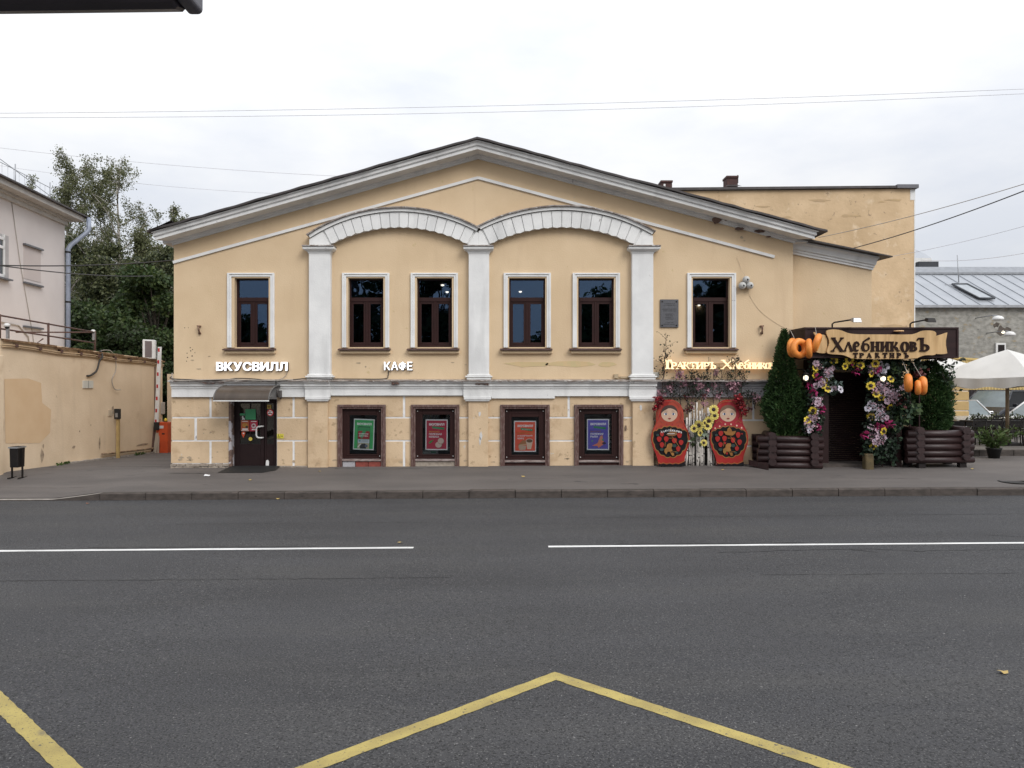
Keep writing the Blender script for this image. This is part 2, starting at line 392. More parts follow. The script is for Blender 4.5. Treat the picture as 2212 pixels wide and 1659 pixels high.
M['finewire'] = pmat('fine_pale_wire', (.50, .40, .29), rough=.7)
M['cable'] = pmat('dark_cable', (.03, .027, .025), rough=.6)
M['cablepale'] = pmat('pale_cable', (.38, .34, .3), rough=.6)
M['wirefar'] = pmat('overhead_wire', (.62, .62, .66), rough=.6)
M['pink'] = pmat('pale_pink_stucco', (.60, .555, .54), (.555, .51, .495), scale=.8, rough=.9, bump=.2, bscale=25)
M['pinktrim'] = pmat('grey_eave_paint', (.52, .50, .475), (.44, .42, .40), scale=3, rough=.85)
M['oldochre'] = pmat('weathered_ochre_wall', (.64, .475, .30), (.50, .36, .215), scale=.9, rough=.95, bump=.5, bscale=9,
                     spots=[((.52, .38, .23), 1.3, .53, .15), ((.64, .50, .34), 2.6, .58, .12), ((.36, .26, .17), 5, .64, .05)])
M['yardwall'] = pmat('yard_wall_plaster', (.72, .58, .42), (.64, .505, .355), streak=((.58, .46, .325), .58), scale=1, rough=.9, bump=.3, bscale=20,
                     spots=[((.58, .44, .30), .9, .6, .1), ((.3, .23, .16), 5, .70, .05)])
M['rustedge'] = pmat('rusty_roof_edge', (.35, .24, .13), (.14, .06, .03), scale=9, rough=.8)
M['rust'] = pmat('rusty_steel', (.12, .06, .045), (.07, .04, .035), scale=12, rough=.8)
M['orange'] = pmat('orange_paint', (.60, .085, .022), (.5, .07, .02), scale=4, rough=.45)
M['red'] = pmat('red_reflector', (.5, .03, .03), rough=.4)
M['yellowp'] = pmat('yellow_plastic', (.75, .55, .05), rough=.4)
M['greybld'] = pmat('grey_stone_wall', (.36, .35, .32), (.22, .215, .195), scale=3, rough=.95, bump=.6, bscale=7, stretch=(1, 1, 1.6),
                    spots=[((.30, .25, .17), 2.5, .6, .08), ((.10, .095, .09), 4, .66, .05), ((.4, .39, .36), 5, .66, .05)])
M['greyroof'] = pmat('grey_seam_roof', (.36, .38, .41), (.32, .34, .37), scale=1.5, rough=.4, metal=.3)
M['yellowsheet'] = pmat('yellow_corrugated_sheet', (.6, .46, .2), (.55, .42, .18), scale=2, rough=.6)
M['darkfence'] = pmat('dark_corrugated_sheet', (.03, .025, .03), rough=.6)
M['gatepost'] = pmat('gate_pillar_plaster', (.48, .34, .15), (.42, .29, .13), scale=3, rough=.9)
M['chimney'] = pmat('chimney_brick', (.085, .042, .038), (.055, .03, .028), scale=9, rough=.9)
M['log'] = pmat('dark_stained_log', (.034, .0165, .0165), (.022, .011, .011), scale=4, rough=.42, spec=.4, bump=.3, bscale=20, stretch=(.5, 3, 3))
M['logend'] = pmat('log_end_grain', (.04, .02, .02), (.026, .014, .014), scale=12, rough=.6)
M['signbox'] = pmat('brown_sign_box', (.028, .0115, .0115), (.02, .0085, .0085), scale=3, rough=.5, spec=.25, stretch=(.4, 1, 3))
M['plank'] = pmat('pale_sign_plank', (.60, .40, .195), (.47, .30, .135), scale=4, rough=.65, stretch=(3, 1, .4), spots=[((.2, .13, .07), 7, .7, .06)])
M['signletter'] = pmat('dark_brown_letter', (.020, .008, .006), rough=.6, spec=.15)
M['shutter'] = pmat('brown_roller_shutter', (.02, .0095, .009), (.014, .007, .007), scale=3, rough=.55, spec=.2)
M['dark'] = pmat('dark_vestibule', (.012, .008, .008), rough=.9)
M['bagel'] = pmat('orange_bread_ring', (.80, .28, .05), (.66, .20, .03), scale=7, rough=.5, bump=.2, bscale=30)
M['doll1'] = pmat('orange_red_doll_paint', (.36, .060, .036), (.30, .048, .03), scale=5, rough=.6, spec=.2)
M['doll2'] = pmat('crimson_doll_paint', (.34, .030, .042), (.28, .025, .034), scale=5, rough=.6, spec=.2)
M['dollbody'] = pmat('red_doll_paint', (.33, .024, .020), (.27, .02, .017), scale=5, rough=.6, spec=.2)
M['dollblack'] = pmat('black_doll_paint', (.008, .0075, .009), rough=.6, spec=.2)
M['gold'] = pmat('golden_doll_paint', (.31, .15, .045), (.23, .105, .03), scale=9, rough=.6, spec=.2)
M['face'] = pmat('doll_face_paint', (.52, .36, .26), (.50, .34, .245), scale=5, rough=.5)
M['hair1'] = pmat('dark_brown_hair_paint', (.055, .027, .02), rough=.5)
M['hair2'] = pmat('mid_brown_hair_paint', (.16, .085, .05), rough=.5)
M['berry'] = pmat('strawberry_red_paint', (.34, .024, .02), rough=.6, spec=.2)
M['eyewhite'] = pmat('eye_white_paint', (.75, .75, .76), rough=.4)
M['eyeblue'] = pmat('eye_blue_paint', (.04, .07, .16), rough=.4)
M['lips'] = pmat('dark_red_lip_paint', (.2, .015, .015), rough=.4)
M['darkgreen'] = pmat('dark_green_paint', (.015, .04, .035), rough=.5)
M['birchpole'] = pmat('birch_bark', (.72, .68, .63), (.52, .48, .44), scale=5, rough=.8, bump=.3, bscale=20, stretch=(1, 1, .6), spots=[((.04, .035, .03), 9, .63, .03)])
M['trunk'] = pmat('tree_bark', (.10, .085, .07), (.06, .05, .04), scale=5, rough=.9, bump=.5, bscale=15)
M['birchtrunk'] = pmat('birch_trunk_bark', (.5, .47, .43), (.28, .25, .22), scale=2.5, rough=.85, stretch=(1, 1, .5), spots=[((.05, .045, .04), 4, .6, .04)])
M['twig'] = pmat('dark_twig', (.06, .04, .035), rough=.8)
M['birchleaf'] = leafmat('birch_leaf', (.125, .14, .062))
M['birchleaf2'] = leafmat('birch_leaf_pale', (.19, .195, .10))
M['mapleleaf'] = leafmat('maple_leaf', (.050, .085, .028))
M['mapleleaf2'] = leafmat('maple_leaf_bright', (.09, .125, .04))
M['bushleaf'] = leafmat('dark_bush_leaf', (.040, .055, .024))  # darker green leaf mixed into trees and shrubs
M['thuja'] = leafmat('thuja_spray', (.032, .075, .022), trans=.1)
M['thuja2'] = leafmat('thuja_spray_light', (.062, .115, .035), trans=.1)
M['ivy'] = leafmat('garland_leaf', (.035, .065, .035), trans=.15)
M['ivy2'] = leafmat('garland_leaf_pale', (.08, .12, .05), trans=.15)
M['ivydark'] = leafmat('garland_leaf_dark', (.02, .035, .022), trans=.1)
M['redleaf'] = leafmat('red_spray_leaf', (.16, .010, .016), trans=.1)
M['blossom'] = leafmat('pink_blossom', (.62, .36, .42), trans=.2)
M['blossom2'] = leafmat('dusky_blossom', (.34, .18, .22), trans=.2)
M['grass'] = leafmat('short_grass', (.07, .12, .03))
M['petaly'] = pmat('yellow_petal', (.74, .58, .05), (.66, .48, .04), scale=20, rough=.6)
M['petalw'] = pmat('white_petal', (.62, .6, .66), (.5, .47, .55), scale=20, rough=.6)
M['petall'] = pmat('lilac_petal', (.54, .40, .46), (.42, .29, .37), scale=20, rough=.6)
M['petalm'] = pmat('magenta_petal', (.44, .035, .16), (.34, .025, .12), scale=20, rough=.6)
M['petalc'] = pmat('dark_flower_heart', (.03, .012, .012), rough=.7)
M['sunpetal'] = pmat('pale_yellow_petal', (.74, .64, .20), (.62, .5, .1), scale=20, rough=.6)
M['umbrella'] = pmat('white_awning_cloth', (.60, .595, .575), (.55, .545, .525), scale=2, rough=.8)
M['umbpole'] = pmat('wooden_umbrella_pole', (.30, .23, .16), (.24, .18, .12), scale=6, rough=.6)
M['carblack'] = pmat('dark_blue_car_paint', (.015, .018, .026), rough=.2)
M['carsilver'] = pmat('silver_car_paint', (.5, .51, .52), rough=.22, metal=.3)
M['carwhite'] = pmat('white_car_paint', (.7, .7, .7), rough=.2)
M['carglass2'] = pmat('pale_windscreen', (.16, .20, .21), (.12, .15, .16), scale=2, rough=.15, spec=.5)
M['carglass'] = pmat('car_window_glass', (.010, .011, .013), rough=.3, spec=.06)
M['tyre'] = pmat('tyre_rubber', (.015, .015, .015), rough=.8)
M['purple'] = pmat('dark_shelter_metal', (.038, .034, .045), (.03, .027, .036), scale=4, rough=.45)
M['shelcap'] = pmat('shelter_cap_plastic', (.10, .10, .12), rough=.5)
def flat(name, c, rough=.55): 
    k = 'flat_' + name
    if k not in M: M[k] = pmat(name, c, tuple(v * .92 for v in c), scale=3, rough=rough)
    return M[k]
# ------------------------------------------------------------------ ground, road, pavement
SLOPE = .0055
def lerp(a, b, t): return a + (b - a) * t
def interp(y, tab):
    if y <= tab[0][0]: return tab[0][1]
    for (a, za), (b, zb) in zip(tab, tab[1:]):
        if y <= b: return lerp(za, zb, (y - a) / (b - a))
    return tab[-1][1]
DRV = [(16, .025), (17.6, .13), (19, .29), (22, .2), (28, .0), (45, .0)]
PAV = [(16, .155), (19.5, .315), (60, .33)]
XK = -8.93
def gz(x, y):
    sx = SLOPE * x
    if y < 16: return sx
    t = min(1, max(0, (x - (XK - 1)) / 1.0)) if y < 19.4 else (1. if x > -9.0 else 0.)
    return sx + lerp(interp(y, DRV), interp(y, PAV), t)
def grid(name, xs, ys, zf, mat, kind='structure'):
    b = MB(); nx, ny = len(xs), len(ys)
    b.v = [(x, y, zf(x, y)) for y in ys for x in xs]
    for j in range(ny - 1):
        for i in range(nx - 1):
            b.f.append([j * nx + i, j * nx + i + 1, (j + 1) * nx + i + 1, (j + 1) * nx + i]); b.m.append(0); b.sm.append(True)
    return tag(b.build(name, mat, origin=(0, 0, 0)), kind=kind)
g0 = MB(); g0.sheet([(-600, -600, -.9), (600, -600, -.9), (600, 600, -.9), (-600, 600, -.9)])
tag(g0.build('ground', M['soil'], origin=(0, 0, 0)), kind='structure')
fr = lambda a, b, s: [a + (b - a) * i / s for i in range(s + 1)]
road = grid('road', fr(-80, 80, 16), [2.2, 6, 11, 16.01], lambda x, y: SLOPE * x, M['asphalt'])
xs_ = fr(-80, -14, 6) + fr(-13.5, -8.5, 20) + fr(-8, 12, 10) + fr(15, 80, 8)
pave = grid('pavement', xs_, [16.15, 16.4, 17, 17.6, 18.2, 19, 19.35, 19.45, 20, 21, 22, 24, 26, 28, 32, 40, 60], lambda x, y: gz(x, max(y, 16.001)), M['pave'])
grid('near_pavement', fr(-80, 80, 8), [-40, -5, 2.0], lambda x, y: SLOPE * x + .14, M['pave'])
tag(mbox('near_kerb', M['kerb'], None, -80, 80, 2.0, 2.2, -.5, .10), kind='structure')
# kerb stones, each its own piece of the pavement
kr = random.Random(3)
x = XK; k = 0
while x < 15.2:
    w_ = 1.0; z = SLOPE * (x + .5)
    if 7.9 < k < 8.1: dz = .018
    else: dz = kr.uniform(-.006, .006)
    b = MB(); y0 = 16.0 + kr.uniform(-.008, .008); a, c = x + .007, x + w_ - .007; zz = z + .155 + dz
    pr = [(y0, -.15), (y0, zz - .02), (y0 + .02, zz), (y0 + .16, zz + .004), (y0 + .16, -.15)]
    b.add([(a, p[0], p[1]) for p in pr] + [(c, p[0], p[1] + SLOPE) for p in pr], [(0, 1, 2, 3, 4)[::-1], (5, 6, 7, 8, 9)] + [(i, i + 5, (i + 1) % 5 + 5, (i + 1) % 5)[::-1] for i in range(5)])
    b.build('kerb_stone', M['kerb'], pave); x += w_; k += 1
# lowered kerb: pale top on a dark face, ramping down to the driveway
b = MB()
ed = [(-40, 16.02, .02), (XK - 1.02, 16.02, .02), (XK - .35, 16.02, .10), (XK, 16.02, .15)]
for (p, q) in zip(ed, ed[1:]):
    zp, zq = p[2] + SLOPE * p[0], q[2] + SLOPE * q[0]
    b.add([(p[0], 16.0, zp - .3), (q[0], 16.0, zq - .3), (q[0], 16.0, zq), (p[0], 16.0, zp), (p[0], 16.16, zp + .004), (q[0], 16.16, zq + .004)], [(0, 1, 2, 3)], 1)
    b.add([(p[0], 16.0, zp), (q[0], 16.0, zq), (q[0], 16.16, zq + .004), (p[0], 16.16, zp + .004)], [(0, 1, 2, 3)])
b.build('lowered_kerb_edge', [M['kerbpale'], M['kerb']], pave)
# right end: kerb carries on as one piece far outside the view
mbox('kerb_stone_far', M['kerb'], pave, 15.08, 80, 16, 16.16, -.2, .25)
ORGR = ORG['road']
# road markings: thin sheets 4 mm above the road
def sheet_xy(name, pts, mat, parent, dz=.004, grid_=None):
    b = MB(); b.sheet([(p[0], p[1], SLOPE * p[0] + dz) for p in pts]); return b.build(name, mat, parent)
rr = random.Random(5)
def longline(x0, x1, y, w_):
    top, bot = [], []
    n = max(2, int(abs(x1 - x0) / .4))
    for i in range(n + 1):
        x = lerp(x0, x1, i / n)
        top.append((x, y + .011 * x + w_ / 2 + rr.uniform(-.006, .006))); bot.append((x, y + .011 * x - w_ / 2 + rr.uniform(-.006, .006)))
    sheet_xy('lane_line', bot + top[::-1], M['linewhite'], road)
longline(-12.5, -1.49, 11.2, .105)
longline(.55, 14, 11.2, .10)
# yellow zigzag of the bus stop
hi, lo, per = 6.33, 4.17, 2.445
xa = .365
w_ = .085
for k in range(-4, 5):
    x0 = xa + k * 2 * per
    for (p, q) in (((x0, hi), (x0 + per, lo)), ((x0 - per, lo), (x0, hi))):
        # mitred strip; y offset form keeps the joints closed
        a = .086
        up_, dn_ = [], []
        for i in range(61):
            t = i / 60; jx = 0 if i in (0, 60) else 1; xx, yy = lerp(p[0], q[0], t), lerp(p[1], q[1], t)
            up_.append((xx, yy + jx * rr.uniform(-.006, .006))); dn_.append((xx, yy - 2 * a + jx * rr.uniform(-.007, .007)))
        sheet_xy('zigzag_line', dn_ + up_[::-1] if q[0] > p[0] else up_ + dn_[::-1], M['lineyellow'], road)
# worn paving seams and cracks: thin jagged dark strips
def crack(pts, w_, name='road_crack', jag=.02, step=.12):
    cr_ = []
    for (p, q) in zip(pts, pts[1:]):
        n = max(2, int(math.dist(p, q) / step))
        for i in range(n): cr_.append((lerp(p[0], q[0], i / n) + rr.uniform(-jag, jag), lerp(p[1], q[1], i / n) + rr.uniform(-jag, jag)))
    cr_.append(pts[-1])
    b = MB()
    for i in range(len(cr_) - 1):
        p, q = cr_[i], cr_[i + 1]; ww = w_ * rr.uniform(.3, 1)
        b.sheet([(p[0], p[1] - ww / 2, SLOPE * p[0] + .003), (q[0], q[1] - ww / 2, SLOPE * q[0] + .003), (q[0], q[1] + ww / 2, SLOPE * q[0] + .003), (p[0], p[1] + ww / 2, SLOPE * p[0] + .003)])
    b.build(name, M['tar'], road)
crack([(-11, 9.37), (-3.0, 9.42), (-.8, 9.45)], .022, 'paving_seam')
crack([(3.2, 9.5), (6.5, 9.5)], .018, 'paving_seam')
crack([(-6.5, 11.32), (-3, 11.33)], .03, 'paving_seam')
crack([(1.6, 11.36), (4.5, 11.38)], .03, 'paving_seam')
crack([(3.0, 10.75), (4.3, 10.9), (5.2, 10.95), (6, 10.75)], .028)
crack([(5.0, 10.9), (5.3, 10.7)], .05)
crack([(1.62, 11.9), (1.72, 11.5), (1.55, 10.9)], .02)
crack([(7.5, 11.9), (9, 11.5)], .02)
crack([(6, 10.8), (9.5, 10.9), (11, 11.0)], .018)
crack([(-6, 13.2), (-1.5, 13.25)], .02, 'paving_seam')
crack([(1, 13.6), (9, 13.75), (12, 13.8)], .02, 'paving_seam')
def pcrack(pts, w_):
    b = MB(); n = 0
    for (p, q) in zip(pts, pts[1:]):
        k = max(2, int(math.dist(p, q) / .1)); pr = None
        for i in range(k + 1):
            c = (lerp(p[0], q[0], i / k), lerp(p[1], q[1], i / k) + rr.uniform(-.015, .015)); ww = w_ * rr.uniform(.3, 1)
            if pr: b.sheet([(pr[0], pr[1] - ww / 2, gz(*pr) + .004), (c[0], c[1] - ww / 2, gz(*c) + .004), (c[0], c[1] + ww / 2, gz(*c) + .004), (pr[0], pr[1] + ww / 2, gz(*pr) + .004)])
            pr = c
    b.build('pavement_crack', M['tar'], pave)
pcrack([(-4.6, 19.15), (-3.2, 19.05), (-2.3, 19.1)], .06); pcrack([(-2.2, 19.2), (-.6, 19.15)], .03); pcrack([(2.4, 19.2), (4.6, 19.1)], .05); pcrack([(5.0, 19.0), (6.2, 18.7)], .04)
pcrack([(-8.6, 18.6), (-7.7, 18.5)], .06); pcrack([(-12, 17.3), (-10.5, 17.2), (-9.3, 17.4)], .02); pcrack([(-11.5, 20.5), (-9.6, 20.3)], .04); pcrack([(0.2, 17.5), (1.8, 17.6)], .02); pcrack([(7.5, 17.4), (9.5, 17.2)], .02)
# manhole lid on the far right of the pavement
b = MB(); b.lathe([(.33, 0), (.33, .012), (.28, .014), (.28, .008), (0.02, .008)], (PX(2192, 16.75), 16.75, gz(10.9, 16.75)), 24)
tag(b.build('manhole_cover', M['blackmetal']), 'round black manhole cover in the pavement behind the kerb', 'manhole cover')
# litter
def litter(name, x, y, s, mat, label, cat, road_=False, group=None):
    q = random.Random(int(x * 100)); b = MB(); z = (SLOPE * x + .006) if road_ else gz(x, y) + .006
    n = 7; pts = [(x + s * (.6 + .5 * q.random()) * math.cos(2 * PI * i / n), y + s * .8 * (.6 + .5 * q.random()) * math.sin(2 * PI * i / n), z + s * .5 * q.random()) for i in range(n)]
    c = (x, y, z + s * .35)
    b.add(pts + [c], [(i, (i + 1) % n, n) for i in range(n)])
    return tag(b.build(name, mat), label, cat, group)
def gpt(xd, yd, z=.0):
    Y = (H - z) * F / (yd - CYP); return PX(xd, Y), Y
litter('crumpled_paper', *gpt(448, 1028, .22), .09, flat('paper_white', (.75, .75, .76)), 'crumpled white paper lying on the pavement by the door', 'litter')
LF = flat('fallen_leaf', (.42, .3, .1)); LF2 = flat('fallen_leaf_brown', (.2, .07, .03))
for (xd, yd, ro, lab) in ((2167, 1456, True, 'single pale yellow fallen leaf on the open road at right'), (600, 1074, True, 'small pale leaf at the foot of the kerb below the pilaster'),
                          (190, 1082, True, 'small brown leaf on the road beside the ramped kerb'), (865, 1170, True, 'tiny yellow leaf on the road above the white line end'),
                          (1560, 1021, False, 'small white scrap of leaf on the pavement before the left log planter'), (690, 1020, False, 'tiny dry leaf on the pavement right of the door mat'), (540, 1033, False, 'small dry leaf on the pavement below the shop door'), (1130, 1030, False, 'tiny pale leaf on the pavement below the middle pilaster'), (2100, 1022, False, 'small pale leaf on the pavement below the right log planter')):
    litter('fallen_leaf', *gpt(xd, yd, .02 if ro else .24), .05, LF2 if xd == 190 else LF, lab, 'leaf', ro, 'fallen leaves on road and pavement')
# ------------------------------------------------------------------ the ochre house
Y0 = 19.5; K = F / Y0
def X(xd): return PX(xd, Y0)
def Z(yd): return PZ(yd, Y0)
def poly(b, pts, y0, y1, mi=0): b.prism([(X(p[0]), Z(p[1])) for p in pts], y0, y1, mi)
house = thing('cafe_house', (0, Y0, .29), 'long ochre two storey house with white gable cornice and twin blind arches', 'building')
XL, XR = X(375.5), X(1713)
ZB0 = Z(1040)                      # walls reach below the pavement
XA, ZA = X(1033), Z(344)
ZLb, ZRb = Z(530), Z(525.6)
def zroof(x): return lerp(ZLb, ZA, (x - XL) / (XA - XL)) if x < XA else lerp(ZA, ZRb, (x - XA) / (XR - XA))
UW = [(507.4, 581), (752.5, 828.5), (900.5, 976.5), (1099.7, 1178), (1249, 1326.5), (1496, 1576)]
WT, WB = Z(601), Z(750)
ZBELT = Z(826)
# upper wall: strips between openings, plus reveals
b = MB(); cuts = [XL] + [X(v) for w_ in UW for v in w_] + [XR]
for i in range(len(cuts) - 1):
    a, c = cuts[i], cuts[i + 1]
    top = [(c, zroof(c) + .3)] + ([(XA, ZA + .3)] if a < XA < c else []) + [(a, zroof(a) + .3)]
    if i % 2 == 0: b.sheet([(p[0], Y0, p[1]) for p in [(a, ZBELT), (c, ZBELT)] + top])
    else:
        b.sheet([(a, Y0, ZBELT), (c, Y0, ZBELT), (c, Y0, WB), (a, Y0, WB)])
        b.sheet([(p[0], Y0, p[1]) for p in [(a, WT), (c, WT)] + top])
        d = Y0 + .25
        b.sheet([(a, Y0, WB), (a, d, WB), (a, d, WT), (a, Y0, WT)]); b.sheet([(c, Y0, WB), (c, Y0, WT), (c, d, WT), (c, d, WB)])
        b.sheet([(a, Y0, WT), (a, d, WT), (c, d, WT), (c, Y0, WT)]); b.sheet([(a, Y0, WB), (c, Y0, WB), (c, d, WB), (a, d, WB)])
YB = 33.
b.sheet([(XL, Y0, ZB0), (XL, Y0, ZLb + .3), (XL, YB, ZLb + .3), (XL, YB, ZB0)])
b.sheet([(XR, Y0, ZB0), (XR, YB, ZB0), (XR, YB, ZRb + .3), (XR, Y0, ZRb + .3)])
b.sheet([(XL, YB, ZB0), (XL, YB, ZLb + .3), (XA, YB, ZA + .3), (XR, YB, ZRb + .3), (XR, YB, ZB0)])
b.build('facade_wall', M['plaster'], house)
# lower wall core (shows only in the white painted joints) with openings
BW = [(730, 833), (888, 992), (1081, 1187), (1240.6, 1346)]; BT = 874.5
DX0, DX1, DT = 501, 598, 862
openings = [(DX0, DX1, DT, 1060)] + [(a, c, BT, 1060) for a, c in BW]
b = MB(); xs = [372] + [v for o in openings for v in o[:2]] + [1411]
for i in range(len(xs) - 1):
    a, c = X(xs[i]), X(xs[i + 1])
    if i % 2 == 0: b.box(a, c, Y0, Y0 + .3, ZB0, ZBELT)
    else: b.box(a, c, Y0, Y0 + .3, Z(openings[i // 2][2]), ZBELT)
b.box(X(1411), X(1713), Y0 + .1, Y0 + .3, ZB0, ZBELT)
b.build('lower_wall_core', M['joint'], house)
# plaster blocks between the joints
YF = Y0 - .014
def block(pts, yf=YF, yb=Y0 + .003):
    b = MB(); poly(b, pts, yf, yb); return b.build('plaster_block', M['plinth'], house, bevel=.008)
def rblock(a, c, t, d, **k): return block([(a, d), (c, d), (c, t), (a, t)], **k)
J = 1.75
A0, A1, B0, B1, C0 = 856, 902 - J, 902 + J, 952 - J, 952 + J
BASE = 1030
rblock(371, 452.4, A0, A1); rblock(457.6, DX0 - 1, A0, A1)
rblock(371, 420, B0, B1); rblock(426, DX0 - 1, B0, B1)
rblock(370, 452.4, C0, 1000); rblock(457.6, DX0 - 1, C0, 1000)
for (a, c) in ((DX1 + 1, 632), (637, 667)):
    rblock(a, c, A0, A1); rblock(a, c, C0, 1006)
rblock(DX1 + 1, 667, B0, B1)
# bay 1 with two windows
def bay(x0, x1, w1, w2, jt, jb):
    block([(x0, A0), (jt - 2.6, A0), (jt - 2.6, A1), (w1[1] + .6, A1), (w1[1] + .6, BT - .6), (w1[0] - .6, BT - .6), (w1[0] - .6, A1), (x0, A1)])
    block([(jt + 2.6, A0), (x1, A0), (x1, A1), (w2[1] + .6, A1), (w2[1] + .6, BT - .6), (w2[0] - .6, BT - .6), (w2[0] - .6, A1), (jt + 2.6, A1)])
    for (t, d) in ((B0, B1), (C0, BASE)):
        rblock(x0, w1[0] - .6, t, d); rblock(w2[1] + .6, x1, t, d)
    rblock(w1[1] + .6, w2[0] - .6, B0, B1)
    if jb: rblock(w1[1] + .6, jb - 2.6, C0, BASE); rblock(jb + 2.6, w2[0] - .6, C0, BASE)
    else: rblock(w1[1] + .6, w2[0] - .6, C0, BASE)
bay(710, 1012, BW[0], BW[1], 873, 873)
bay(1055, 1365, BW[2], BW[3], 1228.5, None)
# recessed bay behind the dolls
kw = dict(yf=Y0 + .086, yb=Y0 + .103)
rblock(1411, 1627, A0, 906, **kw); rblock(1632, 1713, A0, 906, **kw)
rblock(1411, 1713, 910, 962, **kw); rblock(1411, 1675, 966, BASE, **kw); rblock(1680, 1713, 966, BASE, **kw)
# lower pilasters with white caps
for (a, c) in ((667, 710), (1012, 1055), (1365, 1411)):
    b = MB(); b.box(X(a), X(c), Y0 - .11, Y0 + .01, ZB0, Z(857)); p = b.build('lower_pilaster', M['plinth'], house, bevel=.012)
# rubble foundation stones
sr = random.Random(4)
def stones(xa, xb, yt, yb, rows):
    for r_ in range(rows):
        t = lerp(yt, yb, r_ / rows); d = lerp(yt, yb, (r_ + 1) / rows); x = xa
        while x < xb - 3:
            w_ = min(sr.uniform(10, 26), xb - x); pts = []
            for (px, py) in ((x + .5, d), (x + w_ - .7, d), (x + w_ - .7, t + .5), (x + .5, t + .5)):
                pts.append((px + sr.uniform(-.7, .7), py + sr.uniform(-.8, .6)))
            b = MB(); poly(b, pts, Y0 - sr.uniform(.05, .10), Y0 + .05); b.build('foundation_stone', M['stone'], house, bevel=.012); x += w_
stones(370, DX0 - 2, 1001, 1024, 4)
stones(DX1 + 1, 667, 1006.5, 1024, 3)
# belt course: swept band profile
def belt(name, xa, xb, ybot, base=Y0, scale=1., mat='white', label=None):
    zt = Z(821); zb = Z(ybot)
    pr = [(0, zb), (.085, zb), (.085, Z(840)), (.11, Z(839)), (.11, Z(835.5)), (.15, Z(834)), (.15, Z(829.5)), (.20, Z(827)), (.22, Z(824.5)), (.22, Z(822.2)), (0, zt)]
    b = MB(); n = len(pr); y = lambda o: base - o * scale
    vs_ = []
    for xx in (X(xa), X(xb)): vs_ += [(xx, y(p[0]), p[1]) for p in pr]
    b.add(vs_, [list(range(n)), list(range(2 * n - 1, n - 1, -1))] + [(i + 1, i, i + n, i + n + 1) for i in range(n - 1)])
    o = b.build(name, M[mat], house)
    if label: o['label'] = label
    return o
belt('belt_course', 373.5, 662, 857.5); belt('belt_course', 716, 1002, 854); belt('belt_course', 1062, 1198, 860.5); belt('belt_course', 1198, 1357, 855.5)
for (a, c) in ((662, 716), (1002, 1062), (1357, 1416)):
    belt('belt_pilaster_block', a, c, 857, base=Y0 - .06)
    b = MB(); b.box(X(a + 1), X(c - 1), Y0 - .19, Y0 - .0, Z(863), Z(857.1)); b.box(X(a + 4), X(c - 4), Y0 - .165, Y0, Z(866.5), Z(863)); b.build('pilaster_cap', M['white'], house, bevel=.006)
belt('belt_course', 1416, 1713, 858, base=Y0 + .07, scale=.8, mat='greywhite', label='grey recessed stretch of belt course with shadow in its colour')  # recessed stretch coloured greyer for the shadow it lies in
# rusty tin ledge on top of the belt, wavy edge
b = MB()
for (a, c, base) in ((371, 662, Y0), (662, 716, Y0 - .06), (716, 1002, Y0), (1002, 1062, Y0 - .06), (1062, 1357, Y0), (1357, 1418, Y0 - .06), (1418, 1713, Y0)):
    n = max(2, int((c - a) / 9)); lip = [(lerp(a, c, i / n), sr.uniform(-1.1, .9)) for i in range(n + 1)]
    for (p, q) in zip(lip, lip[1:]):
        x0, x1 = X(p[0]), X(q[0]); z0, z1 = Z(822.3 + p[1]), Z(822.3 + q[1]); f = base - .25
        b.add([(x0, f, z0), (x1, f, z1), (x1, base, Z(819.3)), (x0, base, Z(819.3)), (x0, f + .004, z0 - .028), (x1, f + .004, z1 - .028)], [(0, 1, 2, 3), (4, 5, 1, 0)])
b.build('belt_flashing', M['flash'], house)
# broken stretches of the belt where brick shows
for (a, c, t, d) in ((849, 864, 826, 830.5), (1028, 1056, 827, 831.5), (436, 490, 826, 828)):
    b = MB(); n = 7; up = [(lerp(a, c, i / n), t + sr.uniform(-1, 1.5)) for i in range(n + 1)]; dn = [(lerp(a, c, i / n), d + sr.uniform(-2.5, 1.5)) for i in range(n + 1)]
    poly(b, up + dn[::-1], Y0 - (.30 if a == 1022 else .24), Y0 - .1); b.build('broken_plaster', pmat('broken_brick_gap', (.14, .075, .06), (.05, .035, .03), scale=14, rough=.9), house)
# upper pilasters: shaft, capital, base
for (a, c, ca, cc) in ((670.5, 717, 659.5, 726.5), (1013, 1057, 1002.5, 1066.5), (1363, 1409, 1354.5, 1422.5)):
    b = MB(); b.box(X(a), X(c), Y0 - .16, Y0 + .01, Z(816), Z(548)); p = b.build('pilaster', M['white'], house, bevel=.01)
    b = MB(); m_ = (ca + cc) / 2
    pr = [(0, 551), (.012, 548), (.02, 546), (.07, 543), (.09, 541), (.09, 536.5), (.0, 536.0)]
    lv = []
    for (o, yy) in pr: lv.append([(X(a) - o * (X(a) - X(ca)) / .09, Y0 - .16 - o * 1.3, Z(yy)), (X(c) + o * (X(cc) - X(c)) / .09, Y0 - .16 - o * 1.3, Z(yy)), (X(c) + o * (X(cc) - X(c)) / .09, Y0, Z(yy)), (X(a) - o * (X(a) - X(ca)) / .09, Y0, Z(yy))])
    for (l0, l1) in zip(lv, lv[1:]):
        b.add(l0 + l1, [(i, (i + 1) % 4, (i + 1) % 4 + 4, i + 4) for i in range(4)])
    b.build('capital', M['white'], p)
    b = MB(); b.box(X(ca - .5), X(cc + .5), Y0 - .31, Y0, Z(536), Z(533.6)); b.build('capital_flashing', M['flash'], p)
    b = MB()
    for (o, t, d) in ((4, 820.5, 815.5), (7, 815.5, 812), (3, 812, 808.5)):
        b.box(X(a - o), X(c + o), Y0 - .17 - o * .008, Y0, Z(t), Z(d))
    b.build('pilaster_base', M['white'], p, bevel=.012)
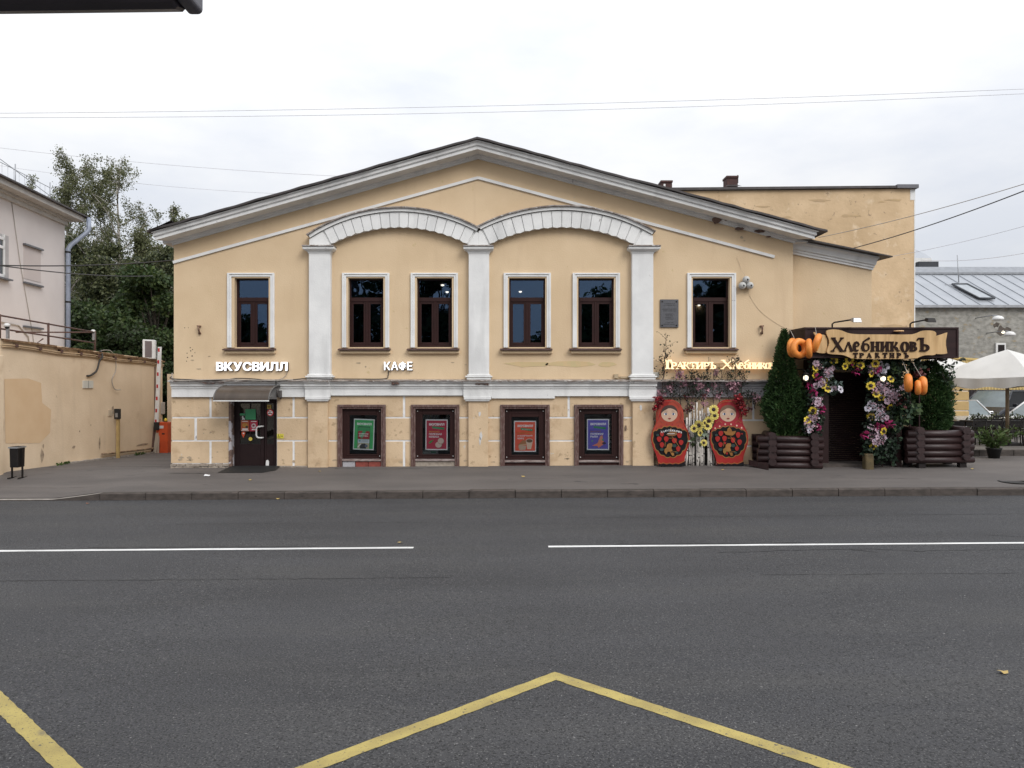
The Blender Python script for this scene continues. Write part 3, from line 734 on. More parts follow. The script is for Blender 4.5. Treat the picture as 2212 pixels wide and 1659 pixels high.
# blind arches
def arch(cx, cy, ri, ro, half, xl, xr, yi):
    a0 = math.asin(half / ri); n = 16
    ring = MB(); k = 40
    def P(r, a): return (X(cx) + r / K * math.sin(a), Z(cy) + r / K * math.cos(a))
    # spandrel backing between intrados and extrados
    ae_l = math.asin((cx - xl) / ro); ae_r = math.asin((xr - cx) / ro)
    rv = ro - 9
    inn = [P(ri, -a0 + 2 * a0 * i / k) for i in range(k + 1)]
    outp = [P(rv, ae_r - (ae_r + ae_l) * i / k) for i in range(k + 1)]
    ring.prism([(X(xl + .2), Z(533.4))] + [(inn[0][0], Z(533.4))] + inn + [(inn[-1][0], Z(533.4)), (X(xr - .2), Z(533.4))] + outp, Y0 - .15, Y0 + .01)
    ar = ring.build('arch', M['white'], house)
    for i in range(n):
        t0, t1 = -a0 + 2 * a0 * (i + .035) / n, -a0 + 2 * a0 * (i + .965) / n
        b = MB(); tm = (t0 + t1) / 2
        r0 = ri - 1.5; r1 = rv - 1.2
        pts = [P(r0 + (1.0 if True else 0), t0), P(r0 - 1.2, tm), P(r0 + 1.0, t1), P(r1, t1), P(r1, tm), P(r1, t0)]
        b.prism(pts, Y0 - .19, Y0 - .148); b.build('voussoir', M['white'], ar, bevel=.018)
    # end springers
    for s_ in (-1, 1):
        e = xl if s_ < 0 else xr; ae = (ae_l if s_ < 0 else ae_r)
        b = MB(); q0 = P(ri + .5, s_ * (a0 + .01)); q1 = P(rv - 1.2, s_ * (a0 + .012))
        g_ = .03 if abs(e - 1034.7) > 2 else .0
        pts = [(X(e) - s_ * g_, Z(533.2)), (q0[0], Z(533.2)), q0, q1, P(rv - 1.2, s_ * (a0 + ae) / 2), (X(e) - s_ * g_, P(rv - 1.2, s_ * ae)[1] - .02)]
        b.prism(pts, Y0 - .19, Y0 - .148); b.build('springer', M['white'], ar, bevel=.015)
    # hood: white fillet and tin cover following the extrados
    b = MB(); b.ribbon([(*P(ro - 5.2, -ae_l + (ae_l + ae_r) * i / k), 6.6 / K) for i in range(k + 1)], Y0 - .235, Y0 + .01); b.build('hood_fillet', M['white'], ar)
    b = MB(); b.ribbon([(*P(ro - .4 + (sr.uniform(-.5, .5) if i % 2 else 0), -ae_l - .008 + (ae_l + ae_r + .016) * i / k), 2.6 / K) for i in range(k + 1)], Y0 - .29, Y0 + .01); b.build('hood_flashing', M['flash'], ar)
arch(864.5, 808.6, 316, 356.6, 146.5, 670, 1034.6, 529)
arch(1212.5, 842, 349.5, 393, 154.5, 1034.8, 1410, 529)
# raking cornice, roof edge, stripe
PRF = [(0, 0), (.05, 0), (.05, .05), (.10, .075), (.10, .105), (.52, .105), (.52, .185), (.545, .19), (.545, .20), (.565, .205), (.565, .285), (.61, .29), (.61, .312), (0, .34)]
def sweep(name, prf, path, base, mat, parent, el=0., er=0., lab=None):
    """profile (out, up) swept along a raking path [(x, z)...]; ends lean out by el / er per metre of projection"""
    b = MB(); n = len(prf); m = len(path)
    for i, (x, z) in enumerate(path):
        for (o, u) in prf:
            dx = 0
            if i == 0: dx = -el * o; sl = (path[1][1] - z) / (path[1][0] - x)
            elif i == m - 1: dx = er * o; sl = (z - path[-2][1]) / (x - path[-2][0])
            else: sl = 0
            b.v.append((x + dx, base - o, z + u + sl * dx))
    for i in range(m - 1):
        for k in range(n): b.f.append([i * n + k, i * n + (k + 1) % n, (i + 1) * n + (k + 1) % n, (i + 1) * n + k][::-1]); b.m.append(0); b.sm.append(False)
    b.f.append(list(range(n))); b.f.append(list(range(m * n - 1, (m - 1) * n - 1, -1))); b.m += [0, 0]; b.sm += [False, False]
    return b.build(name, M[mat], parent)
PATH = [(XL, ZLb), (XA, ZA), (XR, ZRb)]
sweep('raking_cornice', PRF, PATH, Y0, 'white', house, .50, .70)
# side soffits and roof planes
roof = MB(); XL2, XR2 = XL - .26, XR + .52
sl_l = (ZA - ZLb) / (XA - XL); sl_r = (ZRb - ZA) / (XR - XA)
def zr(x, u): return (ZA + sl_l * (x - XA) if x < XA else ZA + sl_r * (x - XA)) + u
n = 30; pts = [lerp(XL2 - .12, XA, i / n) for i in range(n + 1)] + [lerp(XA, XR2 + .1, i / n) for i in range(1, n + 1)]
fy = [Y0 - .68 + sr.uniform(-.02, .02) for _ in pts]; fz = [sr.uniform(-.012, .012) for _ in pts]
for i in range(len(pts) - 1):
    a, c = pts[i], pts[i + 1]
    roof.add([(a, fy[i], zr(a, .325) + fz[i]), (c, fy[i + 1], zr(c, .325) + fz[i + 1]), (c, YB + .3, zr(c, .36)), (a, YB + .3, zr(a, .36)),
              (a, fy[i], zr(a, .375) + fz[i]), (c, fy[i + 1], zr(c, .375) + fz[i + 1]), (c, YB + .3, zr(c, .41)), (a, YB + .3, zr(a, .41))],
             [(0, 3, 2, 1), (4, 5, 6, 7), (0, 1, 5, 4), (2, 3, 7, 6)])
for i in (0, len(pts) - 1):
    a = pts[i]; roof.sheet([(a, fy[i], zr(a, .325)), (a, fy[i], zr(a, .375)), (a, YB, zr(a, .41)), (a, YB, zr(a, .36))])
rf = roof.build('roof', M['roof'], house)
# kicked tin at the left eave, snow hooks along the verge
b = MB(); a, c = PX(322, Y0 - .7), X(395)
b.add([(a, Y0 - .72, zr(a, .33)), (c, Y0 - .70, zr(c, .44)), (c, Y0 + 3, zr(c, .44)), (a, Y0 + 3, zr(a, .34))], [(0, 1, 2, 3)]); b.build('eave_tin', M['roof'], rf)
for (sx, xx) in ((-1, XL), (1, XR)):
    x2 = XL - .3 if sx < 0 else XR + .4
    b = MB(); b.box(min(xx, x2), max(xx, x2), Y0 + .002, YB, zr(x2, .14), zr(x2, .30)); b.build('eave_soffit', M['white'], house)
b = MB(); b.ribbon([(X(375), Z(567), 6 / K), (X(1033), Z(384.5), 6 / K)], Y0 - .045, Y0 + .01); b.ribbon([(X(1033), Z(384.6), 6 / K), (X(1672), Z(555), 6 / K)], Y0 - .0462, Y0 + .01)
b.build('gable_stripe', M['white'], house)
# ------------------------------------------------------------------ upper windows
def rect(b, x0, x1, t, d, y0, y1, mi=0): b.box(X(x0), X(x1), y0, y1, Z(d), Z(t), mi)
for i, (a, c) in enumerate(UW):
    m_ = (a + c) / 2
    sa, sc = (492, 593.6) if i == 0 else ((m_ - 51), (m_ + 51)) if i < 5 else (1484, 1589)
    wf = MB(); yf = Y0 + .13; yb = yf + .07
    rect(wf, a, a + 3.5, 601, 750, yf, yb); rect(wf, c - 3.5, c, 601, 750, yf, yb); rect(wf, a + 3.5, c - 3.5, 601, 604, yf, yb); rect(wf, a + 3.5, c - 3.5, 744, 750, yf, yb)
    rect(wf, a + 3.5, c - 3.5, 641.5, 650.5, yf - .004, yb); rect(wf, m_ - 2.5, m_ + 2.5, 650.5, 744, yf - .002, yb)
    w_ = wf.build('window', M['brownframe'], house, bevel=.006)
    for (p, q) in ((a + 3.5, m_ - 2.5), (m_ + 2.5, c - 3.5)):
        sb = MB(); t, d, s_ = 650.5, 744, 5.0
        rect(sb, p, p + s_, t, d, yf + .015, yf + .06); rect(sb, q - s_, q, t, d, yf + .015, yf + .06); rect(sb, p + s_, q - s_, t, t + s_, yf + .015, yf + .06); rect(sb, p + s_, q - s_, d - s_, d, yf + .015, yf + .06)
        sb.build('sash', M['brownframe'], w_, bevel=.005)
        g = MB(); rect(g, p + s_, q - s_, t + s_, d - s_, yf + .035, yf + .041); gp = g.build('pane', M['pane'], w_)
    g = MB(); rect(g, a + 3.5, c - 3.5, 604, 641.5, yf + .035, yf + .041); g.build('pane', M['pane'], w_)
    # surround: cream band then white moulding
    sb = MB(); bt = 591 + 8
    for (p, q, t, d) in ((sa + 9, a, 600, 751), (c, sc - 9, 600, 751), (sa + 9, sc - 9, 597.5, 600.6)): rect(sb, p, q, t, d, Y0 - .022, Y0 + .01)
    sb.build('window_margin', M['plaster'], house)
    sb = MB()
    for (dx, dep) in ((0, .06), (4.5, .045)):
        w2 = 4.5
        rect(sb, sa + dx, sa + dx + w2, 590 + dx, 751, Y0 - dep, Y0 + .01); rect(sb, sc - dx - w2, sc - dx, 590 + dx, 751, Y0 - dep, Y0 + .01)
        rect(sb, sa + dx + w2, sc - dx - w2, 590 + dx, 590 + dx + w2 * .8, Y0 - dep - .001, Y0 + .01)
    sb.build('window_surround', M['white'], house, bevel=.006)
    sl = MB(); e0, e1 = sa - 7, sc + 3
    sl.add([(X(e0), Y0 - .17, Z(755.2)), (X(e1), Y0 - .17, Z(755.2)), (X(e1), Y0 + .13, Z(750.2)), (X(e0), Y0 + .13, Z(750.2)), (X(e0), Y0 - .17, Z(757.2)), (X(e1), Y0 - .17, Z(757.2)), (X(e1), Y0, Z(757.0)), (X(e0), Y0, Z(757.0))],
           [(0, 1, 2, 3), (4, 5, 1, 0), (7, 6, 5, 4), (4, 0, 3, 7), (1, 5, 6, 2)])
    sl.build('window_sill', M['brownmetal'], house)
    b = MB(); rect(b, sa - 4, sc + 4 - 1, 757.2, 764, Y0 - .10, Y0 + .01); b.build('sill_moulding', M['plaster'], house, bevel=.01)
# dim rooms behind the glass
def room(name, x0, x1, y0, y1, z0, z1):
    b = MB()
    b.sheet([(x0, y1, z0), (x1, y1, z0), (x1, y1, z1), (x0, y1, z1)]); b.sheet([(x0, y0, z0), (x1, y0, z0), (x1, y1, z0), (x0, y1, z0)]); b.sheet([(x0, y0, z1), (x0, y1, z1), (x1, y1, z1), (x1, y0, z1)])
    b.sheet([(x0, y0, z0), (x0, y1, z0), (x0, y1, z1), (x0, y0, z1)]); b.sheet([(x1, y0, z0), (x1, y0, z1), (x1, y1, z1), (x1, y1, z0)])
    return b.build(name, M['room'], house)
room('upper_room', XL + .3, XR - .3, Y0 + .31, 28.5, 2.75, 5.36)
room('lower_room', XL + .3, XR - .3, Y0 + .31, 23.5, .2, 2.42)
for k, (xd, yd, lab) in enumerate(((573, 657, 'lit ceiling lamp seen through the upper window above the shop door'), (956, 616.6, 'lit ceiling lamp, upper of the two in the window left of the middle pilaster'),
                   (966, 631.5, 'lit ceiling lamp, lower of the two in the window left of the middle pilaster'), (1124, 630.8, 'lit ceiling lamp in the window just right of the middle pilaster'), (1510, 660, 'lit ceiling lamp in the window beside the grey plaque'))):
    z = 5.33; Y = (z - H) * F / (CYP - yd)
    b = MB(); b.lathe([(.02, .03), (.05, .02), (.05, .0), (.02, -.02)], (PX(xd, Y), Y, z), 14)
    tag(b.build('ceiling_lamp', M['lampcool']), lab, 'ceiling lamp', 'ceiling lamps lit behind the upper windows')
# ------------------------------------------------------------------ basement windows
GLS = [(754, 813, 897, 981.5), (912, 971.5, 896, 982), (1105, 1164, 901, 983), (1263, 1322, 895, 981.5)]
for i, (a, c) in enumerate(BW):
    ca = MB()
    for (o, w_, dep, t) in ((0, 5, .075, BT), (5, 4.5, .045, BT + 4.5)):
        rect(ca, a + o, a + o + w_, t, 1010, Y0 - dep, Y0 + .05); rect(ca, c - o - w_, c - o, t, 1010, Y0 - dep, Y0 + .05); rect(ca, a + o + w_, c - o - w_, t, t + w_ - .2, Y0 - dep - .001, Y0 + .05)
    w_ = ca.build('basement_window', M['peelwood'], house, bevel=.006)
    fr_ = MB(); g = GLS[i]; p, q, t, d = a + 9.5, c - 9.5, BT + 9, 991.5 if i < 2 else 994
    y0, y1 = Y0 + .05, Y0 + .12
    rect(fr_, p, g[0], t, d, y0, y1); rect(fr_, g[1], q, t, d, y0, y1); rect(fr_, g[0], g[1], t, g[2], y0, y1); rect(fr_, g[0], g[1], g[3], d, y0, y1)
    fr_.build('frame', M['brownframe'], w_, bevel=.006)
    lp = MB(); rect(lp, p + 8, q - 8, t + 8, t + 10, y0 - .015, y0 + .01); rect(lp, p + 8, p + 10, t + 10, d - 8, y0 - .014, y0 + .01); rect(lp, q - 10, q - 8, t + 10, d - 8, y0 - .014, y0 + .01); rect(lp, p + 8, q - 8, d - 10, d - 8, y0 - .015, y0 + .01)
    lp.build('frame_bead', M['brownframe'], w_)
    gb = MB(); rect(gb, g[0], g[1], g[2], g[3], y0 + .03, y0 + .036); gb.build('pane', M['shopglass'], w_)
    sb = MB(); rect(sb, p, q, d, d + 4.5, Y0 - .05, y1); sb.build('worn_sill_board', pmat('grey_worn_board', (.30, .255, .24), (.15, .10, .09), scale=16, rough=.85, stretch=(.4, 1, 1)), w_, bevel=.006)
    if i < 2:
        if i == 0:
            x = p
            for k in range(3):
                xb_ = lerp(p, q, (k + 1) / 3); bb = MB(); rect(bb, x + .6, xb_ - .6, d + 5, 1012, Y0 - .01 - .004 * k, y1); bb.build('brick', M['greywhite'] if k == 0 else M['brick'], w_, bevel=.006); x = xb_
        else:
            bb = MB(); rect(bb, p, q, d + 5, 1012, Y0 - .01, y1); bb.build('worn_plaster_skirt', M['stone'], w_)
    else:
        bb = MB(); rect(bb, p, q, d + 5.5, 1012, Y0 + .03, y1); bb.build('brick_skirt', pmat('dark_red_brick', (.075, .028, .024), (.05, .02, .018), scale=8, rough=.9), w_)  # dark brown-red brick below the last two windows
    for (xx, yy) in ((p + 4, t + 5), (q - 4, t + 5), (p + 4, d - 6), (q - 4, d - 6)):
        if (i, xx > m_ if False else 0)[0] == 0 and xx < q - 10: continue
        bb = MB(); bb.lathe([(.014, 0), (.014, .012), (.004, .016)], (X(xx), y0, Z(yy)), 8, axis='y'); bb.build('screw_cap', M['offwhite'], w_)
# ------------------------------------------------------------------ door
dw = MB(); y0, y1 = Y0 + .14, Y0 + .20
def drect(b, x0, x1, t, d, a=0., e=0.): b.box(X(x0), X(x1), y0 + a, y1 + e, Z(d), Z(t))
G1 = (513.5, 558.5, 872, 960); G2 = (572, 587, 872, 960)
drect(dw, DX0, G1[0], DT, 1016); drect(dw, G1[1], 566.3, DT, 1016); drect(dw, 567.3, G2[0], DT, 1016, .004); drect(dw, G2[1], DX1, DT, 1016, .004)
drect(dw, G1[0], G1[1], G1[3], 1016); drect(dw, G2[0], G2[1], G2[3], 1016, .004); drect(dw, G1[0], G1[1], DT, G1[2]); drect(dw, G2[0], G2[1], DT, G2[2], .004)
door = dw.build('entrance_door', M['doorbrown'], house, bevel=.006)
for g in (G1, G2):
    b = MB(); drect(b, g[0], g[1], g[2], g[3], .03, -.024); b.build('pane', M['doorglass'], door)
b = MB(); drect(b, 535.3, 537.2, 872, 960, .01, -.04); b.build('glazing_bar', M['doorbrown'], door)
b = MB(); hy = y0 - .09
b.tube([(X(565), y0, Z(921.5)), (X(563), hy + .02, Z(921.5)), (X(557), hy, Z(921.8)), (X(553.5), hy, Z(923.5)), (X(552.3), hy, Z(927)), (X(552.3), hy, Z(940)), (X(553.5), hy, Z(944)), (X(557), hy, Z(946)), (X(563), hy + .02, Z(946.2)), (X(565), y0, Z(946.2))], .021, 8)
b.build('door_handle', M['offwhite'], door)
b = MB(); drect(b, DX0 + 2, DX1 - 2, 1009, 1011, -.01, -.05); b.build('kick_strip', M['brownmetal'], door)
b = MB(); b.prism([(X(p), Z(q)) for p, q in ((570, 1008), (577, 1008), (577.5, 998), (575, 994.5), (571, 996))], y0 - .004, y0 + .002); b.build('peeled_patch', M['offwhite'], door)
# door jamb of crumbling brick at left, pale tin strip
b = MB(); rect(b, 495.5, 501.5, 868, 1012, Y0 - .05, Y0 + .2); b.build('door_jamb', pmat('crumbling_jamb', (.2, .13, .1), (.1, .065, .055), scale=9, rough=.9, bump=.5, bscale=20, spots=[((.42, .40, .42), 3, .52, .03)]), house)
# stickers on the door
def sticker(name, pts, mat, y, lab=None):
    b = MB(); b.prism([(X(p[0]), Z(p[1])) for p in pts], y - .0025, y); o = b.build(name, mat, door)
    if lab: o['label'] = lab
    return o
ys = y0 + .003
def rp(x0, x1, t, d): return [(x0, d), (x1, d), (x1, t), (x0, t)]
def rrp(x0, x1, t, d, r): return rbox((x0 + x1) / 2, (t + d) / 2, x1 - x0, d - t, r)
ygr = flat('sticker_green', (.045, .28, .12))
s1 = sticker('sticker', rrp(525.8, 548.2, 884, 906.8, 1.5), ygr, ys, 'square green sticker')
sticker('sticker', rp(513.8, 524.5, 893.5, 898), ygr, ys, 'narrow green sticker')
sticker('sticker', [(519, 900), (521, 899), (522, 903), (524.3, 904), (524, 908), (522.8, 908), (522.3, 906), (520.8, 906), (520.4, 908), (519.2, 908)], M['offwhite'], ys, 'white dog shaped sticker')
sticker('sticker', rp(516.3, 534, 908.8, 932), flat('sticker_orange', (.42, .09, .03)), ys, 'orange picture sticker')
sticker('sticker', rp(517.3, 533, 930.4, 931.4), M['offwhite'], ys - .003); sticker('sticker', ell(525, 919, 6, 4.5, 14), flat('croissant', (.45, .22, .04)), ys - .003); sticker('sticker', ell(529, 923, 3, 3, 10), flat('dark_jam', (.06, .05, .02)), ys - .006)
sticker('sticker', rp(518.5, 531, 910.2, 911.6), M['offwhite'], ys - .003); sticker('sticker', rp(519, 531.5, 926.2, 929.2), M['offwhite'], ys - .0035)
sticker('sticker', rp(535.6, 553, 908.8, 932), flat('sticker_red', (.36, .02, .045)), ys - .02, 'red picture sticker')
sticker('sticker', ell(544.5, 920.5, 5, 5.5, 12), flat('sticker_pale', (.5, .42, .42)), ys - .024); sticker('sticker', ell(544.5, 920, 2.6, 2.2, 10), flat('sticker_darkred', (.16, .01, .02)), ys - .027)
sticker('sticker', rp(539, 550.5, 910.2, 911.6), M['offwhite'], ys - .024); sticker('sticker', rp(540.5, 549.5, 927.4, 929.4), M['offwhite'], ys - .024)
pin = ell(521.5, 937.2, 4.1, 4.1, 14, 150, 390) ; pin = [(521.5, 946.8)] + [(p[0], 2 * 937.2 - p[1]) for p in ell(521.5, 937.2, 4.1, 4.1, 14, -30, 210)]
sticker('sticker', pin, flat('sticker_pin', (.6, .09, .03)), ys, 'red map pin sticker'); sticker('sticker', ell(522, 937, 1.9, 1.5, 10), M['offwhite'], ys - .003)
sticker('sticker', ell(537.5, 949, 4.1, 4.1, 16), flat('sticker_yellow', (.66, .52, .08)), ys - .02, 'round yellow sticker')
sticker('sticker', rp(572.8, 582, 874.8, 883.4), flat('sticker_ochre', (.38, .25, .05)), ys + .004, 'ochre square sticker'); sticker('sticker', ell(577.3, 879, 2.2, 2.2, 10), flat('sticker_ochre_dark', (.14, .08, .02)), ys)
sticker('sticker', ell(580, 892, 7.2, 7.2, 24), flat('sign_red', (.5, .025, .03)), ys - .004, 'round no smoking sticker'); sticker('sticker', ell(580, 892, 5.4, 5.4, 24), M['offwhite'], ys - .007)
sticker('sticker', rp(575.5, 584.5, 892.6, 894.2), M['black'], ys - .010)
b = MB(); b.ribbon([(X(576.3), Z(888.2), .014), (X(583.7), Z(895.8), .014)], ys - .0135, ys - .010); b.build('sticker', flat('sign_red', (.5, .025, .03)), door)
b = MB(); b.ribbon([(X(579), Z(890.8), .008), (X(581), Z(888.5), .008), (X(583), Z(889.5), .008), (X(584), Z(887.8), .008)], ys - .0135, ys - .010); b.build('sticker', M['granite'], door)
# ------------------------------------------------------------------ things fixed to the facade
# lettering ВКУСВИЛЛ / КАФЕ : lit faces, offset dark shells carry a painted shadow
def sign_letters(nm, body, x0, x1, t, d, label, bold):
    s_ = thing(nm, (X((x0 + x1) / 2), Y0, Z(d)), label, 'sign')
    letters(body, X(x0), X(x1), Z(d), Z(t), Y0 - .07, .03, M['lit'], s_, bold=bold, gap=.07)
    letters(body, X(x0 + .8), X(x1 + .8), Z(d + .8), Z(t + .8), Y0 + .002, .05, M['lettershadow'], s_, bold=bold, gap=.07, name='shadow_shell')
    return s_
sign_letters('shop_sign', 'ВКУСВИЛЛ', 470, 623, 782.2, 801, 'white lit letters reading ВКУСВИЛЛ above the shop door', .03)
sign_letters('cafe_sign', 'КАФЕ', 831, 891.5, 781.8, 799.6, 'white lit letters reading КАФЕ left of the middle pilaster', .012)
# warm lit sign Трактиръ Хлебниковъ
ts = thing('tavern_sign', (X(1550), Y0, Z(797)), 'warm lit letters reading Трактиръ Хлебниковъ over the blossom branches', 'sign')
def slav_line(items, z0d, xhd, Y, depth, mat, parent, fat, name='letter'):
    for ch, a, c in items: slav(ch, PX(a, Y), PX(c, Y), PZ(z0d, Y), PZ(xhd, Y), Y, depth, mat, parent, fat, name)
YT = Y0 - .13
w1 = [('Т', 1432.5, 1451), ('Р', 1449, 1463), ('А', 1461, 1477.5), ('К', 1475, 1491), ('Т', 1490, 1504), ('И', 1503, 1520), ('Р', 1519, 1533), ('ъ', 1531, 1547)]
w2 = [('Х', 1558, 1585), ('Л', 1584, 1602), ('Е', 1602, 1614), ('Б', 1614, 1628), ('Н', 1627, 1643), ('И', 1642, 1659), ('К', 1658, 1674), ('О', 1673, 1688), ('В', 1687, 1700), ('Ъ', 1697, 1718)]
# squeeze the second word so that it ends at the thuja as in the street view
w2 = [('Х', 1556.5, 1587), ('Л', 1584, 1602), ('Е', 1600, 1615), ('Б', 1614, 1629), ('Н', 1627, 1642), ('И', 1641, 1657), ('К', 1655, 1672), ('О', 1670, 1683), ('В', 1681, 1694), ('Ъ', 1692, 1708)]
sh = -12
for ch, a, c in w1: slav(ch, PX(a - 1, YT), PX(c, YT), PZ(797, YT), PZ(777.5 if (ch == 'Т' and a < 1440) else 782.5, YT), YT, .05, M['litwarm'], ts, 1.0)
for ch, a, c in w2:
    aa, cc = 1556.5 + (a - 1556.5) * .835 + 1, 1556.5 + (c - 1556.5) * .835 + 1
    slav(ch, PX(aa, YT), PX(cc, YT), PZ(797, YT), PZ(783.5, YT), YT, .05, M['litwarm'], ts, 1.0)
for yy in (786, 794):
    b = MB(); b.box(PX(1440, YT), PX(1680, YT), YT + .003, YT + .03, PZ(yy + 1, YT), PZ(yy - 1, YT)); b.build('sign_rail', flat('sign_rail', (.34, .2, .08)), ts)
b = MB()
for xx in (1450, 1545, 1650): b.box(PX(xx, YT), PX(xx + 2, YT), YT + .03, Y0 + .1, PZ(795, YT), PZ(785, YT))
b.build('sign_bracket', M['blackmetal'], ts)
# grey plaque
pq = thing('memorial_plaque', (X(1445), Y0, Z(708)), 'dark grey engraved plaque with four corner bolts', 'plaque')
b = MB(); b.box(X(1425.5), X(1465), Y0 - .045, Y0, Z(707.5), Z(647)); b.build('slab', M['granite'], pq, bevel=.008)
q = random.Random(9)
b = MB()
for (yy, hw) in ((656.5, 11), (660, 12.5), (668.2, 16), (672, 15), (679, 9), (682.5, 8), (686, 9), (689.5, 9), (697, 9.5), (701, 12.5)):
    x = 1445.2 - hw
    while x < 1445.2 + hw - .5:
        w_ = q.uniform(.7, 1.5)
        if q.random() > .1: b.box(X(x), X(x + w_ * .75), Y0 - .0465, Y0 - .045, Z(yy + .9), Z(yy - .9))
        x += w_
b.build('engraved_text', M['granitetext'], pq)
for (xx, yy) in ((1429.8, 652), (1460.5, 652), (1429.8, 703), (1460.5, 703)):
    b = MB(); b.lathe([(.02, 0), (.02, .01), (.004, .02)], (X(xx), Y0 - .045, Z(yy)), 10, axis='y'); b.build('bolt', M['black'], pq)
# three globes of the alarm / camera cluster
cl = thing('globe_cluster', (X(1608.5), Y0, Z(624)), 'cluster of three pale round globes fixed beside the upper right window', 'lamp')
for (xx, yy) in ((1608.7, 605.5), (1600.5, 618.3), (1616.5, 618)):
    b = MB(); pr = [(.098 * math.sin(R(a)), .1 - .1 * math.cos(R(a))) for a in range(8, 176, 14)]
    b.lathe(pr, (X(xx), Y0 - .02, Z(yy)), 16, axis='y'); b.build('globe', M['camgrey'], cl)
    b = MB(); b.lathe([(.026, 0), (.022, .008), (.004, .01)], (X(xx) + .01, Y0 - .212, Z(yy) - .01), 10, axis='y'); b.build('lens', M['black'], cl)
b = MB(); b.box(X(1601), X(1616), Y0 - .02, Y0, Z(619), Z(608)); b.build('back_plate', M['camgrey'], cl)
# old flag holders
for (xx, lab) in ((432, 'rusty flag holder on the wall left of the shop window'), (1644, 'rusty flag holder on the wall near the thuja tip')):
    b = MB(); z0 = Z(721); b.tube([(X(xx + 1), Y0 - .05, z0), (X(xx - .5), Y0 - .12, Z(704))], .022, 8); b.box(X(xx - 2), X(xx + 2.5), Y0 - .05, Y0, Z(722), Z(718)); b.box(X(xx - 3), X(xx + 3), Y0 - .12, Y0, Z(706), Z(703.5))
    tag(b.build('flag_holder', pmat('rusted_bracket', (.25, .15, .1), (.1, .05, .04), scale=15, rough=.8)), lab, 'flag holder', 'rusty flag holders on the facade')
# loose leftovers of old fixings
b = MB()
for (xx, yy, s_) in ((399, 708, 1.1), (407, 708, .9), (411, 751, 1.3), (412, 758, 1.4), (404, 763, 1.2), (415, 769, 1.6), (405, 772, 1.4), (421, 762, 1), (416, 755, 1.2), (403, 780, 1.1)):
    b.lathe([(.012 * s_, 0), (.01 * s_, .004)], (X(xx), Y0 + .001, Z(yy)), 8, axis='y')
tag(b.build('anchor_hole', M['black'], house), kind='stuff')
# weather-beaten patches of loose plaster on the wall: thin raised flakes
def flakes(name, spots, mat):
    q = random.Random(3)
    for (xx, yy, w_, h_) in spots:
        n = 9; pts = [(xx + w_ * (.6 + .5 * q.random()) * math.cos(2 * PI * i / n), yy + h_ * (.6 + .5 * q.random()) * math.sin(2 * PI * i / n)) for i in range(n)]
        b = MB(); poly(b, pts, Y0 - .006, Y0 + .002); b.build(name, mat, house)
bare = pmat('bare_plaster', (.42, .34, .24), (.3, .23, .16), scale=9, rough=.95)
olive = pmat('stained_old_plaster', (.53, .43, .235), (.58, .43, .24), scale=4, rough=.95, lo=.42, hi=.58)
flakes('stained_patch', [(1145, 787, 55, 7), (1235, 787, 60, 7), (1310, 788, 22, 6)], olive)
flakes('bare_patch', [(430, 797, 6, 1.6), (416, 778, 4, 1.2), (452, 770, 3, 1), (1602, 513, 4, 3), (1608, 520, 2.5, 2), (840, 645, 2, 2.2), (1014, 487, 3, 1), (978, 783, 5, 1.2), (1006, 788, 3, 1), (775, 784, 6, 2), (790, 792, 2, 2)], bare)
def cflakes(spots, mat, yb):
    q = random.Random(8)
    for (xx, yy, w_, h_) in spots:
        n = 9; pts = [(PX(xx, yb) + w_ / 82 * (.5 + .6 * q.random()) * math.cos(2 * PI * i / n), PZ(yy, yb) + h_ / 82 * (.5 + .6 * q.random()) * math.sin(2 * PI * i / n)) for i in range(n)]
        b = MB(); b.prism(pts, yb - .004, yb + .002); b.build('peeled_patch', mat, house)
cflakes([(1036.5, 894, 3.5, 7), (1039, 942, 4.5, 10), (1036.5, 952, 2.5, 10), (1384, 881, 4, 6.5)], pmat('peeled_lime', (.6, .6, .6), (.5, .48, .46), scale=8), Y0 - .112)
cflakes([(424, 944, 1.6, 5)], M['greywhite'], Y0 - .036)
cflakes([(700, 945, 4, 10), (1352, 925, 3, 7)], pmat('brown_damage', (.22, .16, .11), (.12, .08, .06), scale=12), Y0 - .037)
dirt = pmat('base_dirt', (.36, .29, .21), (.46, .345, .225), scale=9, rough=.95)
qd = random.Random(14); sp = []
for (a, c) in ((374, 495), (600, 664), (712, 728), (835, 886), (994, 1010), (1058, 1080), (1189, 1238), (1348, 1363)):
    for _ in range(max(1, int((c - a) / 22))): sp.append((qd.uniform(a + 4, c - 4), qd.uniform(990, 1000) - (4 if c < 500 else 0), qd.uniform(3, 9), qd.uniform(1.5, 4)))
for _ in range(16): sp.append((qd.choice([qd.uniform(376, 490), qd.uniform(836, 884), qd.uniform(1190, 1236)]), qd.uniform(880, 990), qd.uniform(.8, 2.4), qd.uniform(.8, 2)))
cflakes(sp, dirt, YF)
# damaged cornice soffit (right): brick shows
q = random.Random(2)
for (xx, yy, w_, h_) in ((1548, 470, 11, 10), (1576, 468, 15, 7), (1597, 489, 11, 4.5), (1642, 494, 12, 5), (1660, 506, 6, 2.5)):
    yb_ = Y0 - .105
    n = 10; pts = [(PX(xx, yb_) + w_ / 82 * (.6 + .5 * q.random()) * math.cos(2 * PI * i / n), PZ(yy + 5, yb_) + h_ / 100 * (.6 + .5 * q.random()) * math.sin(2 * PI * i / n)) for i in range(n)]
    b = MB(); b.prism(pts, yb_ - .012, yb_ + .03); b.build('broken_cornice_patch', pmat('brick_under_cornice', (.2, .13, .1), (.08, .05, .045), scale=12, rough=.95), house)
